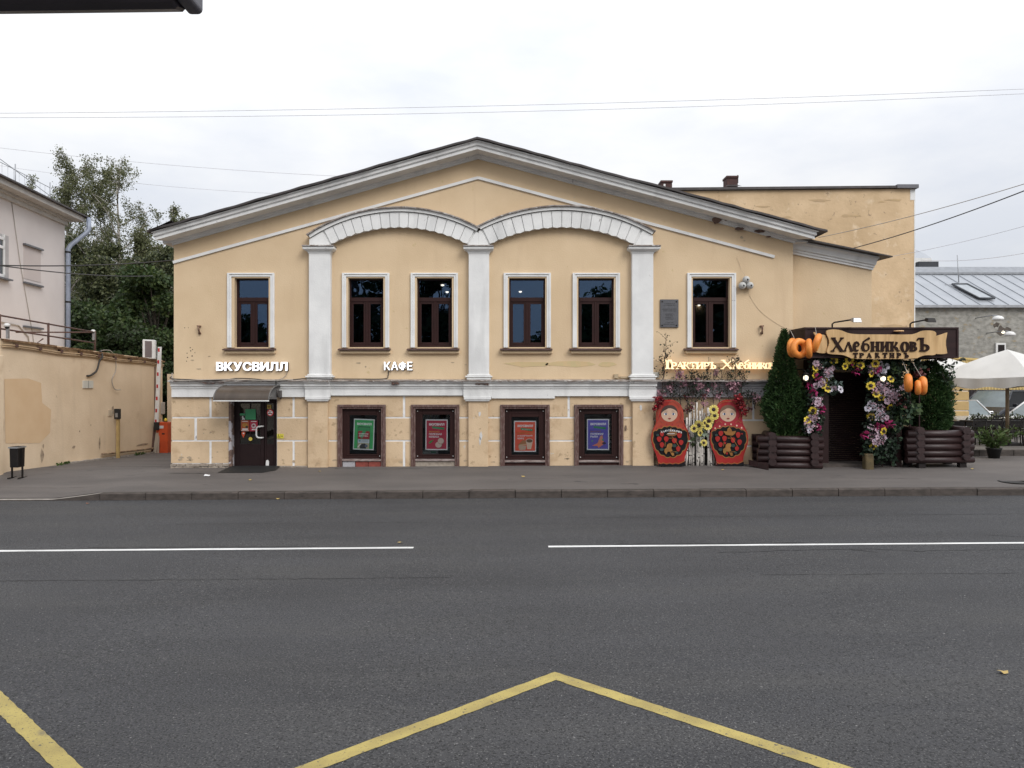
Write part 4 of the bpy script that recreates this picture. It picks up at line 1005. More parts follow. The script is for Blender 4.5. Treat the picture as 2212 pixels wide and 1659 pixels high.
# canopy over the door
cn = thing('door_canopy', (X(548), Y0, 2.05), 'curved brown plastic canopy with grey metal frame over the door', 'canopy')
xa, xb = PX(461, 18.5), PX(580.5, 18.5)
def cprof(t): a = t * PI / 2; return (Y0 - .14 - .86 * math.sin(a) ** .95 - .0, 2.05 + .385 * math.cos(a) ** .9)
cp = [cprof(i / 12) for i in range(13)]
b = MB()
for (p, q_) in zip(cp, cp[1:]): b.add([(xa, *p), (xb, *p), (xb, *q_), (xa, *q_), (xa, p[0], p[1] - .008), (xb, p[0], p[1] - .008), (xb, q_[0], q_[1] - .008), (xa, q_[0], q_[1] - .008)], [(0, 1, 2, 3), (7, 6, 5, 4)], 0, True)
b.build('canopy_sheet', M['poly'], cn)
for (x, dx) in ((xa, -1), (xb, 1)):
    b = MB(); b.tube([(x, p[0], p[1]) for p in cp], .018, 6); b.build('side_rail', pmat('grey_rail', (.13, .125, .12), rough=.6), cn)
    b = MB(); b.tube([(x, Y0 - .14, 2.42), (x, Y0 - .03, 2.3), (x, Y0 - .03, 2.08)], .018, 6); b.tube([(x, Y0 - .14, 2.40), (x, Y0 - .35, 2.3), (x, Y0 - .3, 2.18), (x, Y0 - .12, 2.16), (x, Y0 - .05, 2.22)], .02, 6); b.box(x - .05, x + .05, Y0 - .24, Y0, 2.12, 2.3); b.build('bracket', pmat('bracket_iron', (.09, .08, .075), rough=.6), cn)
b = MB(); b.box(xa - .01, xb + .01, cp[-1][0] - .02, cp[-1][0] + .01, 2.035, 2.062); b.build('front_trim', M['offwhite'], cn)
b = MB(); b.box(xa - .02, xb + .02, Y0 - .16, Y0 - .0, 2.43, 2.46); b.build('wall_rail', M['galv'], cn)
# wheelchair plate at the right of the door
wp = thing('wheelchair_plate', (X(605), YF, Z(947)), 'yellow wheelchair call plate with black symbol right of the door', 'sign')
b = MB(); b.box(X(599), X(606.4), YF - .012, YF, Z(946.8), Z(937.2)); b.build('plate', flat('plate_yellow', (.64, .56, .06)), wp)
b = MB(); b.box(X(607), X(613), YF - .015, YF, Z(946.8), Z(937.2)); b.build('call_button_box', flat('plate_yellow', (.64, .56, .06)), wp)
b = MB(); yy_ = YF - .0135
b.ribbon([(X(602), Z(939.4), .014), (X(602.2), Z(942.5), .014), (X(604), Z(942.7), .012), (X(604.6), Z(945), .012)], yy_ - .001, yy_); b.ribbon([(X(602.4 + 1.8 * math.cos(R(a))), Z(943.8 - 1.9 * math.sin(R(a))), .009) for a in range(90, 350, 26)], yy_ - .002, yy_)
b.box(X(601.2), X(602.8), yy_ - .001, yy_, Z(939), Z(937.9)); b.build('symbol', M['black'], wp)
b = MB(); b.lathe([(.02, 0), (.02, .006), (.004, .008)], (X(610), YF - .015, Z(941.5)), 10, axis='y'); b.build('button', flat('plate_olive', (.35, .3, .04)), wp)
# cables along the belt
def cable(name, pts, rad, mat, label, cat='cable', group=None, sub=6):
    P = [Vector(p) for p in pts]; o = []
    for i in range(len(P) - 1):
        p0 = P[max(i - 1, 0)]; p1 = P[i]; p2 = P[i + 1]; p3 = P[min(i + 2, len(P) - 1)]
        for k in range(sub):
            t = k / sub
            o.append(.5 * ((2 * p1) + (p2 - p0) * t + (2 * p0 - 5 * p1 + 4 * p2 - p3) * t * t + (3 * p1 - p0 - 3 * p2 + p3) * t ** 3))
    o.append(P[-1]); b = MB(); b.tube(o, rad, 6)
    return tag(b.build(name, mat), label, cat, group)
CG = 'cables slung along the facade belt'
fp = lambda xx, yy, d=.05: (X(xx), Y0 - d, Z(yy))
cable('cable', [fp(373, 813, .04), fp(378, 818, .22), fp(420, 820, .26), fp(480, 821.5, .26), fp(520, 817.5, .2), fp(560, 819, .24), (X(590), Y0 - .26, Z(822)), (X(640), Y0 - .27, Z(820)), (X(668), Y0 - .33, Z(818)), (X(720), Y0 - .33, Z(818.6)), fp(770, 818.8, .24), fp(833, 818.5, .22), fp(839, 812, .06), fp(840, 803, .04), fp(843, 798, .06)], .013, M['cable'], 'black cable along the belt ledge rising to the КАФЕ letters', group=CG)
cable('cable', [fp(373, 806, .03), fp(376, 815, .1), fp(392, 822, .28), fp(440, 821, .28), fp(500, 819.5, .27), fp(540, 821, .27), fp(600, 822, .27), fp(640, 820, .27)], .014, M['cablepale'], 'pale cable sagging along the belt ledge from the left corner', group=CG)
cable('cable', [fp(603, 820, .27), fp(603, 830, .26), fp(602, 836, .2)], .014, M['cable'], 'short black cable dropping from the belt to the door canopy', group=CG)
cable('cable', [fp(622, 800, .04), fp(619, 810, .02), fp(612, 817, .06), fp(608, 820, .24)], .008, M['cablepale'], 'thin grey cable hanging from the last letter of ВКУСВИЛЛ', group=CG)
cable('cable', [fp(1592, 556, .02), fp(1600, 580, .02), fp(1608, 600, .1), fp(1620, 640, .01), fp(1645, 675, .01), fp(1690, 706, .01), fp(1712, 711, .02)], .0035, M['finewire'], 'thin grey wire running down from the three globes to the sign box')
b = MB(); b.box(X(1326), X(1335), Y0 - .07, Y0, Z(817), Z(808)); b.box(X(1340), X(1357), Y0 - .04, Y0, Z(817), Z(813)); b.tube([fp(1335, 814, .03), fp(1340, 815, .03)], .012, 6)
tag(b.build('junction_box', flat('ochre_box', (.40, .31, .2))), 'small ochre painted junction box with conduit by the right pilaster foot', 'junction box')
b = MB(); b.box(X(1410.5), X(1423), Y0 - .06, Y0, Z(815), Z(804)); tag(b.build('junction_box', flat('pale_box', (.45, .43, .38))), 'pale grey junction box right of the right pilaster base', 'junction box')
# ------------------------------------------------------------------ posters behind the basement panes
YP = Y0 + .125
def poster(x0, x1, t, d, col, label, kind, rot=0.):
    p = thing('shop_poster', (X((x0 + x1) / 2), YP, Z((t + d) / 2)), label, 'poster', 'advertising posters in the low windows')
    cx_, cz_ = X((x0 + x1) / 2), Z((t + d) / 2); w_ = X(x1) - X(x0); h_ = Z(t) - Z(d)
    lay = [0]
    def put(pts, mat, name='print', dy=None):
        lay[0] += 1; b = MB(); y = YP - .006 - .0011 * lay[0]
        b.prism([(cx_ + u * w_, cz_ + v * h_) for u, v in pts], y - .001, y); return b.build(name, mat, p)
    def txt(s_, u0, u1, v0, v1, mat, bold=.03):
        lay[0] += 1; y = YP - .006 - .0011 * lay[0]
        link_mesh('lettering', text_mesh(s_, cx_ + u0 * w_, cx_ + u1 * w_, cz_ + v0 * h_, cz_ + v1 * h_, y, .001, mat, bold), p)
    b = MB(); b.box(cx_ - w_ / 2, cx_ + w_ / 2, YP - .006, YP + .004, cz_ - h_ / 2, cz_ + h_ / 2); b.build('frame', flat('poster_frame', (.75, .78, .8)), p)
    put([(-.455, -.465), (.455, -.465), (.455, .465), (-.455, .465)], col, 'panel')
    wh = flat('poster_white', (.85, .86, .88)); og = flat('poster_orange_text', (.62, .27, .06)); gr = flat('poster_badge_green', (.03, .26, .11))
    txt('ВКУСВИЛЛ', -.34, .36, .30, .375, wh, .05)
    if kind != 'phone': put([(-.2, .21), (.34, .165), (.35, .235), (-.19, .275)], gr)
    if kind == 'phone':
        put(rbox(0, -.1, .6, .72, .05), flat('phone_dark', (.02, .10, .05))); put(rbox(0, -.115, .56, .69, .04), flat('phone_green', (.035, .30, .10)))
        put(rbox(0, -.02, .56, .26, .04), flat('card_red', (.36, .02, .03))); put([(-.05, .11), (.12, .11), (-.08, -.14), (-.2, -.06)], flat('card_green', (.04, .32, .12)))
        txt('ОТЛИЧНАЯ', -.24, .22, -.005, .04, wh); txt('ДОСТАВКА', -.24, .22, -.075, -.03, wh)
        put([(-.28, -.46), (.28, -.46), (.28, -.16), (-.28, -.16)], flat('phone_screen', (.55, .62, .68))); put([(-.24, -.24), (-.14, -.24), (-.14, -.18), (-.24, -.18)], flat('screen_teal', (.15, .38, .36)))
        for v in (-.185, -.21, -.235): put([(-.1, v - .006), (.22, v - .006), (.22, v + .006), (-.1, v + .006)], flat('screen_grey', (.3, .38, .44)))
        put([(-.28, -.46), (.28, -.46), (.28, -.28), (-.28, -.28)], flat('photo_sand', (.42, .40, .26))); put([(-.15, -.46), (.12, -.46), (.16, -.34), (.05, -.29), (-.08, -.31), (-.18, -.38)], flat('photo_dark', (.03, .03, .035)))
        put(ell(.14, -.37, .07, .045, 12), flat('photo_blue', (.10, .13, .22))); put([(-.26, -.44), (-.12, -.32), (-.14, -.3), (-.28, -.40)], wh)
    elif kind == 'sausage':
        txt('ВКУСНО', -.34, .13, .07, .125, og); txt('ПОЛЕЗНАЯ', -.34, .24, -.01, .05, wh); txt('КОЛБАСА', -.34, .12, -.095, -.035, wh)
        put(ell(.1, -.33, .16, .105, 16), flat('sausage_rim', (.22, .13, .11))); put(ell(.09, -.325, .145, .095, 16), flat('sausage', (.62, .48, .42)))
        put(ell(.2, -.205, .15, .105, 16), flat('sausage_rim', (.22, .13, .11))); put(ell(.195, -.2, .137, .095, 16), flat('sausage', (.62, .48, .42)))
        put([(-.36, -.28), (-.28, -.20), (-.13, -.17), (-.2, -.24), (-.31, -.29)], flat('herb', (.04, .3, .07)))
    elif kind == 'coffee':
        txt('В нашем кафе', -.13, .3, .195, .235, wh, .0)
        txt('ГОРЯЧАЯ ЕДА', -.34, .40, .07, .125, og); txt('И БОДРЯЩИЙ', -.34, .33, -.01, .05, wh); txt('КОФЕ', -.34, -.05, -.095, -.035, wh)
        put([(-.25, -.44), (.02, -.43), (.06, -.3), (-.26, -.28), (-.31, -.33)], flat('wrap', (.55, .4, .3))); put([(-.33, -.28), (-.1, -.12), (.06, -.14), (.08, -.24), (-.2, -.27)], flat('toast', (.40, .17, .06))); put([(-.31, -.30), (.05, -.27), (.05, -.24), (-.26, -.265)], flat('filling', (.6, .42, .25)))
        put([(.04, -.14), (.1, -.41), (.27, -.41), (.36, -.14)], flat('cup', (.72, .55, .42))); put(ell(.2, -.14, .165, .07, 18), flat('cup_rim', (.62, .5, .42))); put(ell(.2, -.145, .14, .055, 18), flat('coffee', (.16, .075, .03)))
    else:
        txt('ВКУСНО', -.34, .13, .07, .125, flat('poster_brown_text', (.24, .12, .10))); txt('ПОЛЕЗНАЯ', -.34, .24, -.01, .05, wh); txt('РЫБА', -.34, -.0, -.095, -.035, wh)
        put([(-.27, -.36), (-.02, -.28), (.1, -.05), (.2, -.02), (.22, -.16), (.28, -.3), (.02, -.43), (-.02, -.37)], flat('salmon', (.75, .22, .12))); put([(.0, -.26), (.1, -.06), (.19, -.03), (.18, -.16), (.1, -.24)], flat('salmon_pale', (.58, .26, .17)))
        put(ell(.27, -.28, .09, .04, 12), flat('lens_dark', (.03, .02, .06))); put(ell(-.26, -.21, .035, .035, 10), flat('lime', (.1, .28, .2))); put(ell(.22, -.17, .05, .04, 10), flat('lime', (.1, .28, .2)))
    p.rotation_euler = (0, R(rot), 0)
    return p
poster(761.5, 806.5, 905.5, 972.5, flat('poster_green', (.04, .42, .12)), 'green poster with a phone picture in the first low window', 'phone', 2.0)
poster(918, 966, 906.5, 973, flat('poster_red', (.42, .02, .055)), 'dark red poster with sausage slices in the second low window', 'sausage', .3)
poster(1110.3, 1158.3, 909.5, 977, flat('poster_orange', (.80, .10, .045)), 'orange red poster with coffee cup and sandwich', 'coffee')
poster(1268.8, 1317, 905.5, 973, flat('poster_blue', (.10, .085, .46)), 'violet blue poster with a piece of fish in the fourth low window', 'fish')
# goods seen behind the second and fourth low windows
sh_ = thing('goods_shelf', (X(942), 21.2, 1.0), 'shelf with a row of bottles behind the dark red poster', 'shelf')
YS = 21.2; q = random.Random(6)
b = MB(); b.box(PX(890, YS), PX(1000, YS), YS - .05, YS + .4, PZ(905, YS), PZ(903, YS)); b.build('board', M['granite'], sh_)
for k in range(11):
    xx = 915 + k * 5.0; c_ = [(.18, .12, .05), (.10, .12, .07), (.22, .2, .18), (.3, .18, .04), (.14, .08, .05)][k % 5]
    b = MB(); b.lathe([(.026, 0), (.026, .10), (.012, .125), (.012, .15)], (PX(xx, YS), YS + .03, PZ(903, YS)), 8); b.build('bottle', flat('bottle_%d' % (k % 5), c_, .3), sh_)
for (xx, w_, c_, yy, lab) in ((920, 15, (.5, .55, .54), 982, 'pale box low in the second window, left of its neighbour'), (937, 17, (.55, .6, .64), 982, 'pale box with green band low in the second window')):
    b = MB(); y_ = 20.0; b.box(PX(xx - w_ / 2, y_), PX(xx + w_ / 2, y_), y_, y_ + .2, PZ(983, y_), PZ(973, y_)); 
    if xx == 937: b.box(PX(xx - w_ / 2 + 2, y_), PX(xx + w_ / 2 - 3, y_), y_ - .003, y_ - .0005, PZ(978, y_), PZ(975, y_), 1)
    tag(b.build('goods_box', [flat('box_%d' % xx, c_), flat('box_band', (.03, .3, .15))]), lab, 'box', 'boxes of goods low in the second window')
rk = thing('goods_rack', (PX(1322, 20.6), 20.6, .4), 'rack of pale packets behind the violet blue poster', 'rack')
for k in range(7):
    b = MB(); yy = 905 + k * 9.5; b.box(PX(1317, 20.6), PX(1324 + q.uniform(-1, 2), 20.6), 20.6, 20.8, PZ(yy + 5, 20.6), PZ(yy, 20.6)); b.build('packet', flat('packet_%d' % (k % 3), [(.35, .33, .3), (.28, .22, .16), (.4, .4, .42)][k % 3]), rk)
b = MB(); b.box(PX(1260, 20.9), PX(1330, 20.9), 20.85, 20.95, PZ(985, 20.9), PZ(890, 20.9)); b.build('back_board', M['room'], rk)
# black rubber threshold mat
b = MB(); n = 12
p0 = [(X(502), Y0 + .1), (X(602), Y0 + .1)]; p1 = [gpt(470, 1021, .24), gpt(565, 1021.5, .24), gpt(596, 1016, .26)]
ptsm = [(X(498), Y0 - .02), (X(502), Y0 + .1), (X(597), Y0 + .1), (X(606), Y0 - .05), p1[2], p1[1], p1[0]]
b.add([(p[0], p[1], gz(p[0], p[1]) + .028 - .018 * (p[1] < 19.3)) for p in ptsm], [tuple(range(len(ptsm)))[::-1]])
tag(b.build('rubber_mat', M['black']), 'flat black rubber mat in front of the entrance door', 'mat')
# ------------------------------------------------------------------ left side: yard wall, pink house, barrier
# the yard wall runs back beside the driveway
WA, WBk = (-12.95, 18.7), (-13.05, 27.6)
def wp_(t, dx=0.): return (lerp(WA[0], WBk[0], t) + dx, lerp(WA[1], WBk[1], t))
ZW = 3.63; ZW2 = 3.36
yw = thing('yard_wall', (-13.2, 23, 0), 'long pale ochre yard wall with rusty top beside the driveway', 'wall')
b = MB()
b.add([(WA[0], WA[1], -.3), (WBk[0], WBk[1], -.4), (WBk[0], WBk[1], ZW2), (WA[0], WA[1], ZW), (WA[0] - 5, WA[1], -.3), (WBk[0] - 5, WBk[1], -.4), (WBk[0] - 5, WBk[1], ZW2), (WA[0] - 5, WA[1], ZW)],
      [(0, 1, 2, 3), (4, 0, 3, 7), (7, 3, 2, 6), (1, 5, 6, 2)])
b.build('wall_face', M['yardwall'], yw)
b = MB(); n = 24; q = random.Random(5)
for i in range(n):
    t0, t1 = i / n, (i + 1) / n; a, c = wp_(t0), wp_(t1); z0, z1 = lerp(ZW, ZW2, t0), lerp(ZW, ZW2, t1); j = q.uniform(-.02, .02)
    b.add([(a[0] + .10, a[1], z0 - .02 + j), (c[0] + .10, c[1], z1 - .02 + j), (c[0] - .6, c[1], z1 + .04), (a[0] - .6, a[1], z0 + .04), (a[0] + .09, a[1], z0 - .07 + j), (c[0] + .09, c[1], z1 - .07 + j)], [(0, 1, 2, 3), (4, 5, 1, 0)])
b.build('rusty_coping', M['rustedge'], yw)
b = MB()
for (dz, r_) in ((-.16, .022), (-.21, .014)): b.tube([(wp_(t)[0] + .05, wp_(t)[1], lerp(ZW, ZW2, t) + dz + .02 * math.sin(17 * t)) for t in [i / 20 for i in range(21)]], r_, 6)
b.build('conduit', pmat('ochre_conduit', (.5, .36, .22), rough=.7), yw)
for k in range(9):
    t = .06 + k * .11; a = wp_(t); b = MB(); b.box(a[0], a[0] + .09, a[1] - .05, a[1] + .05, lerp(ZW, ZW2, t) - .19, lerp(ZW, ZW2, t) - .1); b.build('conduit_clip', M['rust'], yw)
# front pier of the wall at the picture's left edge
b = MB(); b.box(-14.5, -12.87, 18.2, 18.72, -.3, 3.2); b.build('wall_pier', M['yardwall'], yw, bevel=.015)
# wall end: flat return facing the street, with seam trim
yr = thing('gate_wall', (-12.4, 28.2, 0), 'short ochre wall closing the end of the driveway', 'wall')
b = MB(); b.box(-13.06, -9.3, 28.0, 28.3, -.4, 2.85); b.build('wall_face', M['yardwall'], yr)
b = MB(); b.box(-12.5, -9.3, 27.9, 28.4, 2.85, 2.93); b.build('coping', M['rustedge'], yr)
b = MB(); a = wp_(.93); b.tube([(a[0] + .02, a[1], .05), (a[0] + .02, a[1], 3.1)], .02, 6); b.build('corner_trim', M['rust'], yw)
# base pipe along the wall foot
b = MB(); b.tube([(wp_(t)[0] + .07, wp_(t)[1], gz(-12.9, wp_(t)[1]) + .17) for t in (.52, .6, .7, .8, .9, .98)], .035, 6); b.build('base_pipe', pmat('dirty_pipe', (.4, .3, .18), (.12, .07, .05), scale=6), yw)
b = MB()
for i in range(10):
    t0, t1 = .3 + i * .068, .3 + (i + 1) * .068; a, c = wp_(t0), wp_(t1)
    b.box(a[0] - .01, a[0] + .12, a[1] + .01, c[1] - .01, -.2, gz(-12.9, a[1]) + .035)
b.build('foot_edging', M['kerbpale'], yw)
# repaired patch on the wall (thin render)
b = MB(); pts = [(18.9, .95), (20.3, .85), (20.75, 1.1), (20.8, 1.75), (20.4, 1.95), (20.35, 2.5), (19.8, 2.62), (18.85, 2.6)]
b.add([(lerp(WA[0], WBk[0], (p[0] - 18.7) / 8.9) + .006, p[0], p[1]) for p in pts], [tuple(range(len(pts)))])
b.build('render_patch', pmat('repaired_render', (.61, .43, .26), (.64, .465, .29), scale=2, rough=.95), yw)
# stains
for (yy, z, w_, h_) in ((20.4, .5, .10, .22), (20.45, .75, .05, .08), (24.1, 1.62, .10, .15), (24.5, 1.5, .05, .12), (23.3, .6, .06, .25), (26.0, .33, .5, .05), (21.9, .6, .10, .05), (22.2, 1.05, .04, .03), (22.8, 1.2, .03, .04)):
    b = MB(); n = 10; b.add([(lerp(WA[0], WBk[0], (yy - 18.7) / 8.9) + .008, yy + w_ * q.uniform(.5, 1) * math.cos(2 * PI * i / n), z + h_ * q.uniform(.5, 1) * math.sin(2 * PI * i / n)) for i in range(n)], [tuple(range(n))])
    b.build('damage_patch', pmat('wall_damage', (.42, .33, .24), (.24, .18, .13), scale=9, rough=.95), yw)
# notice board on the wall (white sheet in two panes), lamp bracket cable
def on_wall(yy): return lerp(WA[0], WBk[0], (yy - 18.7) / 8.9)
def wall_y(xd): # distance at which the wall shows at picture column xd
    lo_, hi_ = 18.7, 27.6
    for _ in range(40):
        m_ = (lo_ + hi_) / 2
        if CXP + F * on_wall(m_) / m_ < xd: lo_ = m_
        else: hi_ = m_
    return m_
ya, yb = wall_y(178), wall_y(199.5)
b = MB(); za, zb = PZ(838.5, ya), PZ(822, ya); x_ = on_wall((ya + yb) / 2)
b.box(x_, x_ + .03, ya, yb, za, zb); b.box(x_ + .03, x_ + .034, (ya + yb) / 2 - .02, (ya + yb) / 2 + .02, za, zb, 1)
tag(b.build('notice_sheet', [flat('notice_white', (.56, .55, .5)), flat('notice_seam', (.3, .3, .28))]), 'white two page notice fixed to the yard wall', 'notice')
def wpt(xd, yd, d=.05):
    y = wall_y(xd); return (on_wall(y) + d, y, PZ(yd, y))
cable('cable', [wpt(215, 757, .02), wpt(213, 770, .12), wpt(208, 780, .1), wpt(202, 800, .1), wpt(194, 810, .05), wpt(186, 812, .03)], .03, M['cable'], 'thick black cable looping down to the white notice on the yard wall')
cable('cable', [wpt(217, 757, .02), wpt(232, 758, .1), wpt(246, 775, .05), wpt(248, 800, .03), wpt(240, 820, .03), wpt(244, 840, .05), wpt(254, 842, .1)], .014, M['cablepale'], 'thin pale cable dangling loose on the yard wall')
ip = thing('intercom_post', wpt(244, 970, .2), 'thin ochre post with black intercom box by the yard wall', 'intercom post')
yi = wall_y(243); xi = on_wall(yi) + .18
b = MB(); b.box(xi - .045, xi + .045, yi - .04, yi + .04, .05, PZ(900, yi)); b.build('post', pmat('ochre_post', (.42, .30, .12), (.32, .22, .1), scale=4), ip)
b = MB(); b.box(xi - .085, xi + .085, yi - .09, yi + .03, PZ(905, yi), PZ(883, yi)); b.build('intercom_box', M['black'], ip, bevel=.01)
b = MB(); b.box(xi - .04, xi + .04, yi - .096, yi - .088, PZ(901, yi), PZ(892, yi)); b.build('keypad', M['steel'], ip)
b = MB(); y_ = wall_y(233); b.box(on_wall(y_), on_wall(y_) + .02, y_, y_ + .25, PZ(899, y_), PZ(886, y_)); tag(b.build('wall_tile', flat('wall_tile', (.56, .46, .34))), 'small pale square plate on the wall beside the intercom post', 'plate')
# waste bin at the left edge
bn = thing('waste_bin', (PX(38, 18.3), 18.3, .25), 'black metal litter bin hung on a two legged frame', 'bin')
xb0, xb1, yb_ = PX(27, 18.3), PX(47.5, 18.3), 18.3
b = MB(); c_ = [(xb0 + .02, yb_), (xb1 - .02, yb_)]; 
zt, zd = PZ(965, yb_), PZ(1009, yb_)
b.add([(xb0 + .015, yb_ - .13, zd), (xb1 - .015, yb_ - .13, zd), (xb1 - .015, yb_ + .13, zd), (xb0 + .015, yb_ + .13, zd), (xb0 + .015, yb_ - .15, zt), (xb1 - .015, yb_ - .15, zt), (xb1 - .015, yb_ + .15, zt), (xb0 + .015, yb_ + .15, zt)], [(0, 3, 2, 1), (0, 1, 5, 4), (1, 2, 6, 5), (2, 3, 7, 6), (3, 0, 4, 7)]); b.build('bucket', M['blackmetal'], bn, bevel=.015)
b = MB(); b.box(xb0 + .0, xb1 - .0, yb_ - .165, yb_ + .165, zt - .03, zt + .005); b.box(xb0 + .03, xb1 - .03, yb_ - .14, yb_ + .14, zt + .005, zt + .012, 1); b.build('rim', [M['steel'], M['black']], bn)
for xx in (xb0 - .01, xb1 + .01):
    b = MB(); b.box(xx - .014, xx + .014, yb_ - .02, yb_ + .02, gz(xx, yb_) - .02, zt - .05); b.box(xx - .014, xx + .014, yb_ - .16, yb_ + .16, gz(xx, yb_), gz(xx, yb_) + .025); b.build('leg', M['blackmetal'], bn)
# railing on the flat terrace behind the wall
rl = thing('terrace_railing', (-13.2, 21, 3.6), 'rusty pipe railing along the terrace above the yard wall', 'railing')
def wt(xd, yd, dx=-.25):
    y = wall_y(max(xd, 1)); return (on_wall(y) + dx, y, PZ(yd, y))
pst = [(18.0, 680, 728), (26 - 4, 680, 735), (151, 697, 748), (267, 706, 765)]
ra = [(-13.25, 17.5), (-13.2, 20.0), (-13.22, 23.3)]
xr_ = -13.2
def ztop(y): return lerp(ZW, ZW2, (y - 18.7) / 8.9)
ys_ = [15.0, 19.05, 21.05, 23.4]
for h_ in (.62, .12 + .16):
    b = MB(); b.tube([(xr_, y, ztop(y) + h_) for y in ys_], .024, 6); b.build('rail', M['rust'], rl)
for y in ys_[1:]:
    b = MB(); b.tube([(xr_, y, ztop(y) - .05), (xr_, y, ztop(y) + .65)], .03, 6); b.build('post', M['rust'], rl)
b = MB(); b.tube([(xr_, 23.4, ztop(23.4) + .62), (xr_ - 2.5, 23.4, ztop(23.4) + .62)], .024, 6); b.tube([(xr_, 21.05, ztop(21) + .02), (xr_ - .4, 21.05, ztop(21) + .02), (xr_ - .15, 21.05, ztop(21) + .2)], .02, 6); b.build('rail', M['rust'], rl)
# dome camera and its bracket at the left edge, second one on the far post
def domecam(loc, label, s_=1.):
    t = thing('security_camera', loc, label, 'camera', 'white security cameras on the terrace')
    b = MB(); b.lathe([(.10 * s_, 0), (.12 * s_, .05 * s_), (.12 * s_, .12 * s_), (.05 * s_, .15 * s_)], loc, 14); b.build('housing', M['offwhite'], t)
    b = MB(); b.lathe([(.01, -.09 * s_), (.06 * s_, -.07 * s_), (.09 * s_, -.02 * s_), (.095 * s_, 0)], loc, 14); b.build('dome', M['black'], t)
    b = MB(); b.box(loc[0] - .03, loc[0] + .03, loc[1], loc[1] + .06, loc[2] - .5 * s_, loc[2] + .03); b.build('bracket', M['steel'], t)
domecam((PX(15, 18.9), 18.9, PZ(706, 18.9)), 'white dome camera at the left end of the terrace railing', .6)
domecam((xr_, 23.3, ztop(23.4) + .62), 'white camera on the far post of the terrace railing', .5)
# air conditioner on the wall top
ac = thing('air_conditioner', (PX(322, 26.6), 26.6, ZW2 + .02), 'white air conditioner outdoor unit standing on the wall top', 'air conditioner')
ya_ = 26.3; a0, a1, a2 = PX(301, ya_), PX(311, ya_), PX(338, ya_ + .35)
z0, z1 = PZ(775, ya_), PZ(733.5, ya_)
def quadbox(b, P, z0, z1, mi=0):
    n = len(P); b.add([(p[0], p[1], z0) for p in P] + [(p[0], p[1], z1) for p in P], [tuple(range(n))[::-1], tuple(range(n, 2 * n))] + [(i, (i + 1) % n, (i + 1) % n + n, i + n) for i in range(n)], mi)
P4 = [(a1, ya_ - .1), (a2, ya_ + .25), (a2 - .12, ya_ + .6), (a0 + .02, ya_ + .22)]
b = MB(); quadbox(b, P4, z0, z1); b.build('casing', M['offwhite'], ac, bevel=.02)
def pl(p, q, u): return (lerp(p[0], q[0], u), lerp(p[1], q[1], u))
b = MB(); p, q_ = pl(P4[0], P4[1], .2), pl(P4[0], P4[1], .75); b.add([(p[0], p[1] - .012, z0 + .05), (q_[0], q_[1] - .012, z0 + .05), (q_[0], q_[1] - .012, z1 - .05), (p[0], p[1] - .012, z1 - .05)], [(0, 1, 2, 3)]); b.build('fan_grille', flat('ac_grille', (.16, .13, .13)), ac)
for k in range(9):
    b = MB(); z = lerp(z0 + .05, z1 - .05, k / 8); p, q_ = pl(P4[3], P4[0], .1), pl(P4[3], P4[0], .9)
    b.add([(p[0] - .01, p[1] - .008, z - .008), (q_[0] - .01, q_[1] - .012, z - .008), (q_[0] - .01, q_[1] - .012, z + .03), (p[0] - .01, p[1] - .008, z + .03)], [(0, 1, 2, 3)]); b.build('fin', M['black'], ac)
# barrier
yb_ = 27.0; s_ = F / yb_
br = thing('road_barrier', (PX(353, yb_), yb_, gz(-12.6, yb_)), 'orange barrier post with raised white boom and red marks', 'barrier')
bx0, bx1 = PX(341, yb_), PX(366, yb_)
b = MB(); b.box(bx0, bx1 - .0, yb_ - .15, yb_ + .15, gz(-12.7, yb_) - .03, PZ(911.5, yb_)); b.build('cabinet', M['orange'], br, bevel=.02)
b = MB(); b.box(PX(347, yb_), PX(357.5, yb_), yb_ - .156, yb_ - .151, PZ(925, yb_), PZ(919, yb_)); b.build('label', M['offwhite'], br)
b = MB(); b.box(PX(354, yb_), PX(360, yb_), yb_ - .156, yb_ - .151, PZ(938, yb_), PZ(935, yb_)); b.build('lock', M['black'], br)
b = MB(); b.lathe([(.07, 0), (.07, .02)], (PX(358, yb_), yb_, PZ(911.5, yb_)), 12); b.lathe([(.055, .02), (.06, .09), (.03, .13), (.005, .14)], (PX(358, yb_), yb_, PZ(911.5, yb_)), 12, 1); b.build('beacon', [M['black'], M['yellowp']], br)
b = MB(); b.box(PX(340, yb_), PX(349, yb_), yb_ - .28, yb_ - .15, PZ(928, yb_), PZ(911, yb_)); b.build('boom_holder', M['black'], br, bevel=.01)
bt = (PX(351.7, yb_), PZ(750, yb_)); bb_ = (PX(344.8, yb_), PZ(912, yb_))
b = MB(); b.add([(bb_[0] - .07, yb_ - .26, bb_[1]), (bb_[0] + .07, yb_ - .26, bb_[1]), (bt[0] + .06, yb_ - .26, bt[1]), (bt[0] - .06, yb_ - .26, bt[1]), (bb_[0] - .07, yb_ - .2, bb_[1]), (bb_[0] + .07, yb_ - .2, bb_[1]), (bt[0] + .06, yb_ - .2, bt[1]), (bt[0] - .06, yb_ - .2, bt[1])], [(0, 1, 2, 3), (7, 6, 5, 4), (1, 5, 6, 2), (4, 0, 3, 7), (3, 2, 6, 7)])
bo = b.build('boom', M['offwhite'], br)
for yy in (756.5, 782, 808, 834, 860, 886, 909):
    t = (yy - 750) / 162; cx_ = lerp(bt[0], bb_[0], t) - .02; z = PZ(yy, yb_)
    b = MB(); b.box(cx_ - .03, cx_ + .035, yb_ - .264, yb_ - .2605, z - .07, z + .06); b.build('reflector', M['red'], bo)
